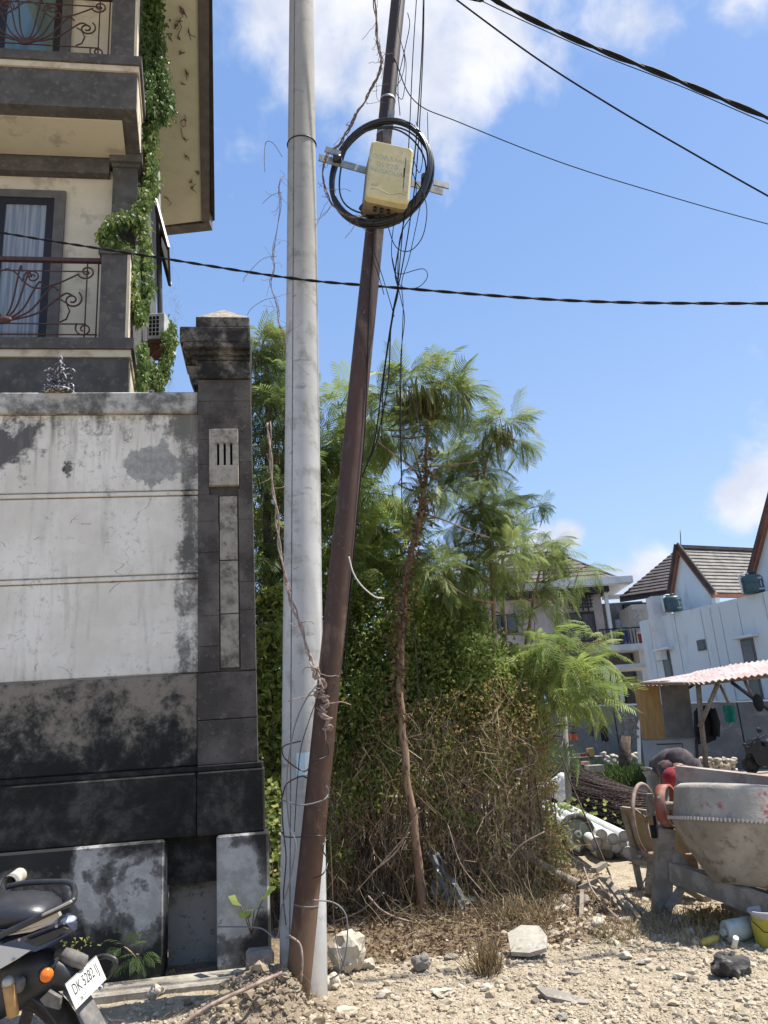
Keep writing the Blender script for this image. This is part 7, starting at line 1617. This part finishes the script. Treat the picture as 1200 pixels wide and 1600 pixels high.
def loft(m, secs, n=16, cap=True):
    """secs: (x, z, half width, half height, squareness)"""
    vs_ = []; fs = []
    for (x, z, w, h, *s) in secs:
        e = s[0] if s else .75
        for j in range(n):
            a = 2*math.pi*j/n; c, s_ = math.cos(a), math.sin(a)
            vs_.append(L(x, w*math.copysign(abs(c)**e, c), z+h*math.copysign(abs(s_)**e, s_)))
    for i in range(len(secs)-1):
        for j in range(n): fs.append((i*n+j, (i+1)*n+j, (i+1)*n+(j+1) % n, i*n+(j+1) % n))
    if cap: fs += [tuple(range(n)), tuple((len(secs)-1)*n+j for j in range(n-1, -1, -1))]
    m.add(vs_, fs, True); return m
sE = Q_(84, 1424, 0); s0 = Q_(0, 1425, 0); sl_ = (sE.z-s0.z)/(sE.x-s0.x)
zs_ = lambda x: sE.z+(x-sE.x)*sl_*.55
m = MB(); loft(m, [(sE.x+.012, zs_(sE.x)-.005, .05, .012), (sE.x-.01, zs_(sE.x)+.0, .095, .04), (sE.x-.06, zs_(sE.x-.06)+.008, .125, .056), (sE.x-.16, zs_(sE.x-.16)+.012, .135, .062), (sE.x-.30, zs_(sE.x-.3)+.01, .135, .06), (sE.x-.42, .78, .125, .05), (sE.x-.55, .75, .12, .05), (sE.x-.75, .75, .10, .05), (sE.x-.9, .78, .07, .04)]); seat_ = m.build('seat', MATS['seat_vinyl'], mo)
m = MB(); m.tube(spline([L(x, -.136 if x < sE.x-.05 else -.10, zs_(x)-.022) for x in (sE.x-.02, sE.x-.08, sE.x-.2, sE.x-.35, sE.x-.5)], 5), .0035, 5); m.build('piping', simple('piping_grey', (.09, .09, .095), None, .6, bump=0), seat_)
for (px_, py_) in ((30, 1468), (88, 1447), (20, 1500)):
    c_ = L(*Q_(px_, py_, -.158)); m = MB(); m.sphere(c_, (.007, .004, .007), 8, 6); m.build('bolt', MATS['silver_panel'] if 'silver_panel' in MATS else None, mo)
def qpts(l, y=None): return [L(*Q_(a, b, c)) for a, b, c in l]
m = MB(); m.tube(spline(qpts([(10, 1386, .12), (40, 1380, .13), (90, 1378, .13), (110, 1380, .12), (116, 1390, .07), (116, 1402, -.08), (108, 1411, -.13), (60, 1434, -.15), (15, 1455, -.155), (-60, 1490, -.16)]), 6), .0135, 10); m.build('grab_rail', MATS['black_plastic'], mo)
m = MB(); m.tube(spline(qpts([(112, 1408, -.142), (90, 1419, -.152), (66, 1430, -.158)]), 6), .006, 8); m.build('rail_highlight', MATS['silver_panel'], mo)  # silver strip stands in for the chrome highlight on the near rail
def plate_poly(name, pts, th, mat, par=mo, smooth=False):
    q = [Q_(*p) for p in pts]; m = MB(); m.prism([L(*p) for p in q], (MBk.to_3x3() @ Vector((0, th, 0)))); return m.build(name, MATS[mat], par)
# tail cowl: body lofted between the two sides, skinned with the side panels seen in the photograph
cz = lambda x, k: zs_(x)+k
m = MB(); t1 = Q_(114, 1452, 0)
loft(m, [(t1.x+.0, t1.z+.01, .03, .02), (t1.x-.04, t1.z+.012, .085, .045), (t1.x-.12, t1.z-.005, .115, .055), (t1.x-.24, t1.z-.03, .125, .06), (t1.x-.4, t1.z-.07, .125, .08), (t1.x-.6, t1.z-.10, .10, .09), (t1.x-.8, .62, .06, .08)]); m.build('tail_cowl', MATS['navy_plastic'], mo)
plate_poly('side_panel', [(-40, 1474, -.148), (0, 1462, -.148), (45, 1447, -.142), (90, 1424, -.13), (93, 1432, -.13), (84, 1441, -.133), (50, 1456, -.14), (5, 1463, -.148), (-40, 1482, -.148)], .02, 'silver_panel')
plate_poly('lower_panel', [(0, 1476, -.150), (40, 1462, -.147), (100, 1440, -.128), (117, 1443, -.10), (116, 1455, -.11), (92, 1472, -.13), (56, 1487, -.145), (20, 1484, -.15)], .025, 'navy_plastic')
plate_poly('panel_inset', [(38, 1472, -.153), (98, 1449, -.137), (106, 1452, -.134), (88, 1465, -.14), (56, 1479, -.15)], .012, 'black_plastic')
plate_poly('white_fairing', [(-60, 1470, -.155), (0, 1477, -.152), (48, 1485, -.148), (25, 1500, -.15), (0, 1514, -.155), (-60, 1540, -.155)], .03, 'white_gloss')
m = MB(); c = L(*Q_(107, 1438, -.08)); m.sphere(c, (.03, .05, .018), 12, 8); m.build('tail_light', MATS['clear_lens'], mo)
# under-tail, mudguard and lamp above the plate
pc = Q_(128, 1532, 0)
m = MB(); loft(m, [(pc.x-.02, pc.z+.0, .045, .05), (pc.x-.06, pc.z+.03, .06, .06), (pc.x-.14, pc.z+.05, .07, .08), (pc.x-.26, pc.z+.02, .08, .12), (pc.x-.42, pc.z-.0, .09, .16)]); m.build('mudguard', MATS['black_plastic'], mo)
m = MB(); a = L(pc.x-.11, .0, pc.z+.115); b = L(pc.x+.015, .0, pc.z+.072); m.tube([a, a.lerp(b, .5), b, b+(b-a)*.04], [.030, .034, .028, .015], 12); m.build('plate_lamp', MATS['dusty_plastic_grey'], mo)
m = MB(); loft(m, [(pc.x+.13, pc.z-.30, .05, .01), (pc.x+.07, pc.z-.20, .065, .014), (pc.x+.0, pc.z-.08, .065, .02), (pc.x-.06, pc.z-.02, .05, .02)]); m.build('splash_flap', MATS['dusty_plastic_grey'], mo)
# number plate, facing backwards and tipped up
tn = R_(24); nx_ = (xb*math.cos(tn)+zb*math.sin(tn)).normalized(); up_ = yb.cross(nx_)*-1
if up_.z < 0: up_ = -up_
pcw = L(pc.x+.02, 0, pc.z-.005); MP_ = frame_from(pcw, yb, up_, nx_)
npl = MB(); npl.bevbox(-.1375, .1375, -.055, .055, -.0015, .0015, .001, MP_); npo = npl.build('number_plate', MATS['plate_white'], mo)
MT = MP_ @ Matrix.Translation((0, .004, .0018))
text('plate_lettering', 'DK 5282 IJ', .062, MT @ Matrix.Translation((0, .006, 0)), MATS['plate_black'], npo, .0003, font_scale_x=.80)
text('plate_lettering', '08 27', .022, MT @ Matrix.Translation((-.06, -.042, 0)), MATS['plate_black'], npo, .0003)
m = MB(); m.box(-.137, .137, .052, .054, .0016, .0022, MP_); m.build('plate_edge', MATS['plate_black'], npo)
# indicators
c = Q_(72, 1523, -.17); cw = L(*c); dcam = (CAM-cw).normalized(); dl = (xb*.75-yb*.65).normalized()
Mi = frame_from(cw, dl.orthogonal().normalized(), dl.cross(dl.orthogonal().normalized()), dl)
m = MB(); m.tube([L(c.x-.02, -.05, c.z+.01), L(c.x-.01, -.15, c.z)], .012, 8); m.lathe([(.0, -.035), (.024, -.03), (.031, 0), (.031, .006)], 18, Mi); ind = m.build('indicator', MATS['black_plastic'], mo)
m = MB(); m.lathe([(.028, .004), (.027, .012), (.018, .019), (.0, .022)], 18, Mi); m.build('lens', MATS['orange_lens'], ind)
pts = [L(*Q_(x, y, .17)) for x, y in ((150, 1497), (165, 1494), (180, 1500), (178, 1512), (168, 1526), (160, 1530))]
m = MB(); m.tube(spline(pts, 6), .011, 10); m.tube([L(pc.x-.05, .04, pc.z+.02), pts[0]], .010, 8); m.tube([pts[-1], L(pc.x-.05, .06, pc.z-.08)], .009, 8); m.build('luggage_hook', MATS['black_plastic'], mo)
m = MB(); m.sphere(L(*Q_(158, 1543, .14)), (.012, .02, .012), 8, 6); m.build('hook_knob', MATS['clear_lens'], mo)
# damper reservoir
a = L(*Q_(13, 1538, -.15)); b = L(*Q_(21, 1588, -.14)); m = MB(); m.tube([a, a.lerp(b, .08), a.lerp(b, .1), b.lerp(a, .04), b], [.019, .024, .024, .024, .018], 14); m.build('reservoir', MATS['tan_reservoir'], mo)
m = MB(); m.tube([a+(a-b)*.22, a+(a-b)*.15, a], [.014, .022, .026], 14); m.build('reservoir_cap', MATS['silver_panel'], mo)
m = MB(); m.rock(L(*Q_(30, 1538, -.10)), (.03, .02, .035), 3, 2, .3); m.build('linkage', MATS['dusty_plastic_grey'], mo)
# wheels, swing arm and the front half (outside the frame)
def wheel(x, r, w=.055):
    M_ = frame_from(L(x, 0, r), xb, zb, -yb); m = MB(); m.lathe([(r-.075, -w*.8), (r-.03, -w), (r-.004, -w*.5), (r, 0), (r-.004, w*.5), (r-.03, w), (r-.075, w*.8), (r-.075, -w*.8)], 36, M_); wh_ = m.build('wheel', MATS['tyre_rubber'], mo)
    m = MB(); m.lathe([(r-.075, -w*.7), (r-.10, -w*.5), (r-.10, w*.5), (r-.075, w*.7)], 32, M_); m.lathe([(.05, -.05), (.05, .05), (.0, .05)], 16, M_, capb=True)
    for i in range(5): a = i*1.2566; m.beam(M_ @ Vector((0, 0, 0)), M_ @ Vector(((r-.09)*math.cos(a), (r-.09)*math.sin(a), 0)), .03, .04)
    m.build('rim', MATS['dark_alloy'], wh_)
wheel(pc.x-.30, .295); wheel(pc.x-1.58, .29, .045)
m = MB(); m.beam(L(pc.x-.30, -.10, .29), L(pc.x-.78, -.10, .36), .03, .06); m.beam(L(pc.x-.30, .10, .29), L(pc.x-.78, .10, .36), .03, .06); m.build('swing_arm', MATS['dark_alloy'], mo)
m = MB(); loft(m, [(pc.x-.24, .56, .055, .015), (pc.x-.14, .50, .06, .02), (pc.x-.05, .38, .06, .02)]); m.build('tyre_hugger', MATS['black_plastic'], mo)
plate_poly('hugger_plate', [(62, 1562, -.10), (75, 1549, -.10), (94, 1560, -.09), (92, 1578, -.09), (70, 1572, -.10)], .02, 'dusty_plastic_grey')
m = MB(); loft(m, [(pc.x-.55, .40, .09, .12), (pc.x-.8, .42, .14, .16), (pc.x-1.05, .42, .13, .15), (pc.x-1.2, .45, .08, .1)]); m.build('engine', MATS['dark_alloy'], mo)
m = MB(); loft(m, [(pc.x-.80, .80, .06, .05), (pc.x-.92, .85, .12, .11), (pc.x-1.10, .88, .14, .13), (pc.x-1.25, .88, .10, .10), (pc.x-1.32, .88, .05, .05)]); m.build('fuel_tank', MATS['white_gloss'], mo)
m = MB()
for s_ in (-1, 1): m.tube([L(pc.x-1.33, s_*.09, .98), L(pc.x-1.58, s_*.09, .29)], .022, 10)
m.build('fork', MATS['silver_panel'], mo)
m = MB(); m.tube([L(pc.x-1.15, -.34, 1.03), L(pc.x-1.28, -.2, 1.05), L(pc.x-1.30, 0, 1.03), L(pc.x-1.28, .2, 1.05), L(pc.x-1.15, .34, 1.03)], .014, 10); m.build('handlebar', MATS['black_plastic'], mo)
m = MB(); loft(m, [(pc.x-1.30, .92, .08, .09), (pc.x-1.42, .90, .09, .10), (pc.x-1.48, .88, .06, .07)]); m.build('headlight', MATS['clear_lens'], mo)
m = MB(); m.tube([L(pc.x-.78, -.08, .28), L(pc.x-.86, -.30, .0)], .012, 8); m.build('side_stand', MATS['dark_alloy'], mo)
# ================================================================== black scooter by the yard wall
YSc = 21.0; so_ = PZ(1190, 1207); sc = thing('scooter', 'black scooter with two round mirrors parked against the grey yard wall', 'scooter', (9.2, YSc, 0))
def S_(px, py, dy=0): return P(px, py, YSc+dy)
blk_ = simple('scooter_black', (.010, .010, .012), (.02, .02, .022), .5, 12, bump=0)
def spoly(name, pts, dy, th, mat=blk_): m = MB(); m.prism([S_(x, y, dy) for x, y in pts], (0, th, 0)); return m.build(name, mat, sc)
spoly('leg_shield', [(1173, 1162), (1178, 1155), (1186, 1152), (1190, 1158), (1188, 1172), (1190, 1186), (1196, 1196), (1190, 1199), (1182, 1192), (1176, 1180), (1172, 1170)], -.15, .34)
spoly('body', [(1188, 1170), (1194, 1166), (1215, 1168), (1232, 1178), (1228, 1196), (1200, 1199), (1190, 1194)], -.12, .28)
m = MB(); m.tube([S_(1192, 1164, .0), S_(1200, 1162, 0), S_(1222, 1166, 0)], [.09, .14, .12], 12); m.build('seat', MATS['black_plastic'], sc)
m = MB(); m.tube([S_(1176, 1163, -.25), S_(1184, 1155, 0), S_(1196, 1148, .3)], .022, 8); m.build('handlebar', blk_, sc)
for (x, y, rx, dy) in ((1186, 1141, .075, .15), (1164, 1164.5, .062, -.25)):
    m = MB(); M_ = Matrix.Rotation(.5, 4, 'Y'); m.sphere(S_(x, y, dy), (rx, .02, rx*.85), 14, 8, M_); mr = m.build('mirror', blk_, sc)
    m = MB(); m.tube([S_(x-1, y+4, dy), S_(1183 if x > 1180 else 1173, 1154 if x > 1180 else 1166, dy*.5)], .010, 6); m.build('mirror_stem', blk_, mr)
for (cx, rr) in ((8.98, .24), (10.1, .24)):
    M_ = Matrix.Translation((cx, YSc, rr-.0)) @ Matrix.Rotation(R_(90), 4, 'X'); m = MB(); m.lathe([(rr-.07, -.04), (rr-.02, -.05), (rr, 0), (rr-.02, .05), (rr-.07, .04), (rr-.07, -.04)], 24, M_); m.lathe([(.0, -.03), (rr-.07, -.03), (rr-.07, .03), (.0, .03)], 12, M_); m.build('wheel', MATS['tyre_rubber'], sc)
m = MB(); m.tube([Vector((8.98, YSc, .24)), S_(1184, 1175, 0)], .03, 8); m.build('fork', blk_, sc)
spoly('front_mudguard', [(1176, 1188), (1184, 1184), (1192, 1190), (1188, 1193), (1182, 1190)], -.06, .12)
# ================================================================== person bending down behind the mixer
simple('skin', (.20, .105, .065), (.16, .08, .05), .55, 12, bump=.1); simple('grey_trousers', (.13, .135, .14), (.20, .20, .20), .9, 14, bump=.4, bscale=25); simple('dark_shirt', (.055, .052, .055), (.10, .08, .085), .9, 16, bump=.4, bscale=25, c3=(.20, .08, .08), scale3=6); simple('red_cap', (.28, .02, .035), (.18, .015, .02), .8, 20)
hip = P(1036, 1200, 9.75); chest = P(1062, 1195, 9.25); neck = P(1062, 1203, 9.12); hd = P(1054, 1209, 9.02)
pe = thing('person', 'worker in a dark shirt and red cap bending far down behind the mixer', 'person', (hip.x, hip.y, 0))
def skinmesh(name, V, E, R, mat, root_i=0, sub=2):
    me = bpy.data.meshes.new(name); inv_ = WM[pe.name].inverted(); me.from_pydata([inv_ @ Vector(v) for v in V], E, [])
    o = link_mesh(name, me, MATS[mat], pe); md = o.modifiers.new('skin', 'SKIN'); md.use_smooth_shade = True
    for i, s_ in enumerate(me.skin_vertices[0].data): s_.radius = (R[i], R[i]); s_.use_root = (i == root_i)
    sb = o.modifiers.new('sub', 'SUBSURF'); sb.levels = sub; sb.render_levels = sub; return o
f_dir = Vector((chest.x-hip.x, chest.y-hip.y, 0)).normalized(); sd_v = Vector((-f_dir.y, f_dir.x, 0))
V = [hip]; E = []; RR = [.11]
def addv(p, par, r): V.append(Vector(p)); E.append((par, len(V)-1)); RR.append(r); return len(V)-1
mid = addv(hip.lerp(chest, .5)+Vector((0, 0, .02)), 0, .10); ch = addv(chest, mid, .11); nk = addv(neck, ch, .06); hh_ = addv(hd, nk, .085); hh2 = addv(hd+(hd-neck).normalized()*.09+Vector((0, 0, -.06)), hh_, .075); nose = addv(hd+(hd-neck).normalized()*.06-f_dir*.085+Vector((0, 0, -.05)), hh_, .018)
legs = []; arms = []
for s_ in (-1, 1):
    a = addv(hip+sd_v*s_*.10+Vector((0, 0, -.08)), 0, .10); kn = addv(Vector((hip.x, hip.y, .50))+sd_v*s_*.13+f_dir*.08, a, .065); an = addv(Vector((hip.x, hip.y, .09))+sd_v*s_*.14-f_dir*.02, kn, .042); ft = addv(Vector((hip.x, hip.y, .045))+sd_v*s_*.16+f_dir*.16, an, .042); legs.append((a, kn, an))
    sh = addv(chest+sd_v*s_*.17+Vector((0, 0, -.02)), ch, .06); el_ = addv(chest+sd_v*s_*.22+f_dir*.06+Vector((0, 0, -.30)), sh, .042); wr = addv(chest+sd_v*s_*.16+f_dir*.20+Vector((0, 0, -.50)), el_, .026); pl = addv(V[wr]+Vector((0, 0, -.06))+f_dir*.02, wr, .032); arms.append((sh, el_, wr))
    for q in range(4): f1 = addv(V[pl]+f_dir*(.02)+sd_v*((q-1.5)*.022)+Vector((0, 0, -.045)), pl, .009); f2 = addv(V[f1]+Vector((0, 0, -.03-.005*(q in (1, 2))))-f_dir*.012, f1, .008)
    t1_ = addv(V[pl]-sd_v*s_*.04+f_dir*.02+Vector((0, 0, -.01)), pl, .010); t2_ = addv(V[t1_]+Vector((0, 0, -.035)), t1_, .009)
skinmesh('body', V, E, RR, 'skin')
g = .022
skinmesh('trousers', [hip+Vector((0, 0, .0))]+[V[i] for l in legs for i in l], [(0, 1), (1, 2), (2, 3), (0, 4), (4, 5), (5, 6)], [.155, .125, .09, .07, .125, .09, .07], 'grey_trousers')
m = MB(); sp = spline([hip.lerp(chest, -.1), hip.lerp(chest, .3)+Vector((0, 0, .02)), V[mid]+Vector((0, 0, .015)), hip.lerp(chest, .8)+Vector((0, 0, .02)), chest+Vector((0, 0, .01)), chest.lerp(neck, .75)], 5); n_ = len(sp)
m.tube(sp, list(np.interp(np.arange(n_), [0, n_*.2, n_*.55, n_*.8, n_-1], [.155, .16, .17, .18, .085])), 18)
for (sh, el_, wr) in arms: m.tube([chest.lerp(V[sh], .4), V[sh]+Vector((0, 0, .01)), V[sh].lerp(V[el_], .5), V[sh].lerp(V[el_], .85)], [.10, .088, .070, .062], 12)
bmS = m.build('shirt', MATS['dark_shirt'], pe)
m = MB(); hdir = (V[hh2]-V[hh_]).normalized(); M_ = hdir.to_track_quat('Z', 'Y').to_matrix().to_4x4(); m.sphere(V[hh_].lerp(V[hh2], .55), (.115, .12, .12), 16, 10, M_); m.build('cap', MATS['red_cap'], pe)
m = MB(); c = V[hh_].lerp(V[hh2], .3)-f_dir*.10+Vector((0, 0, -.05)); m.sphere(c, (.07, .07, .012), 12, 6); m.build('cap_peak', MATS['red_cap'], pe)
for s_ in (-1, 1):
    m = MB(); b0 = Vector((hip.x, hip.y, .0))+sd_v*s_*.145; m.bevbox(-.05, .05, -.05, .20, 0, .07, .02, frame_from(b0, sd_v, f_dir, Vector((0, 0, 1)))); m.build('boot', MATS['tyre_rubber'], pe)
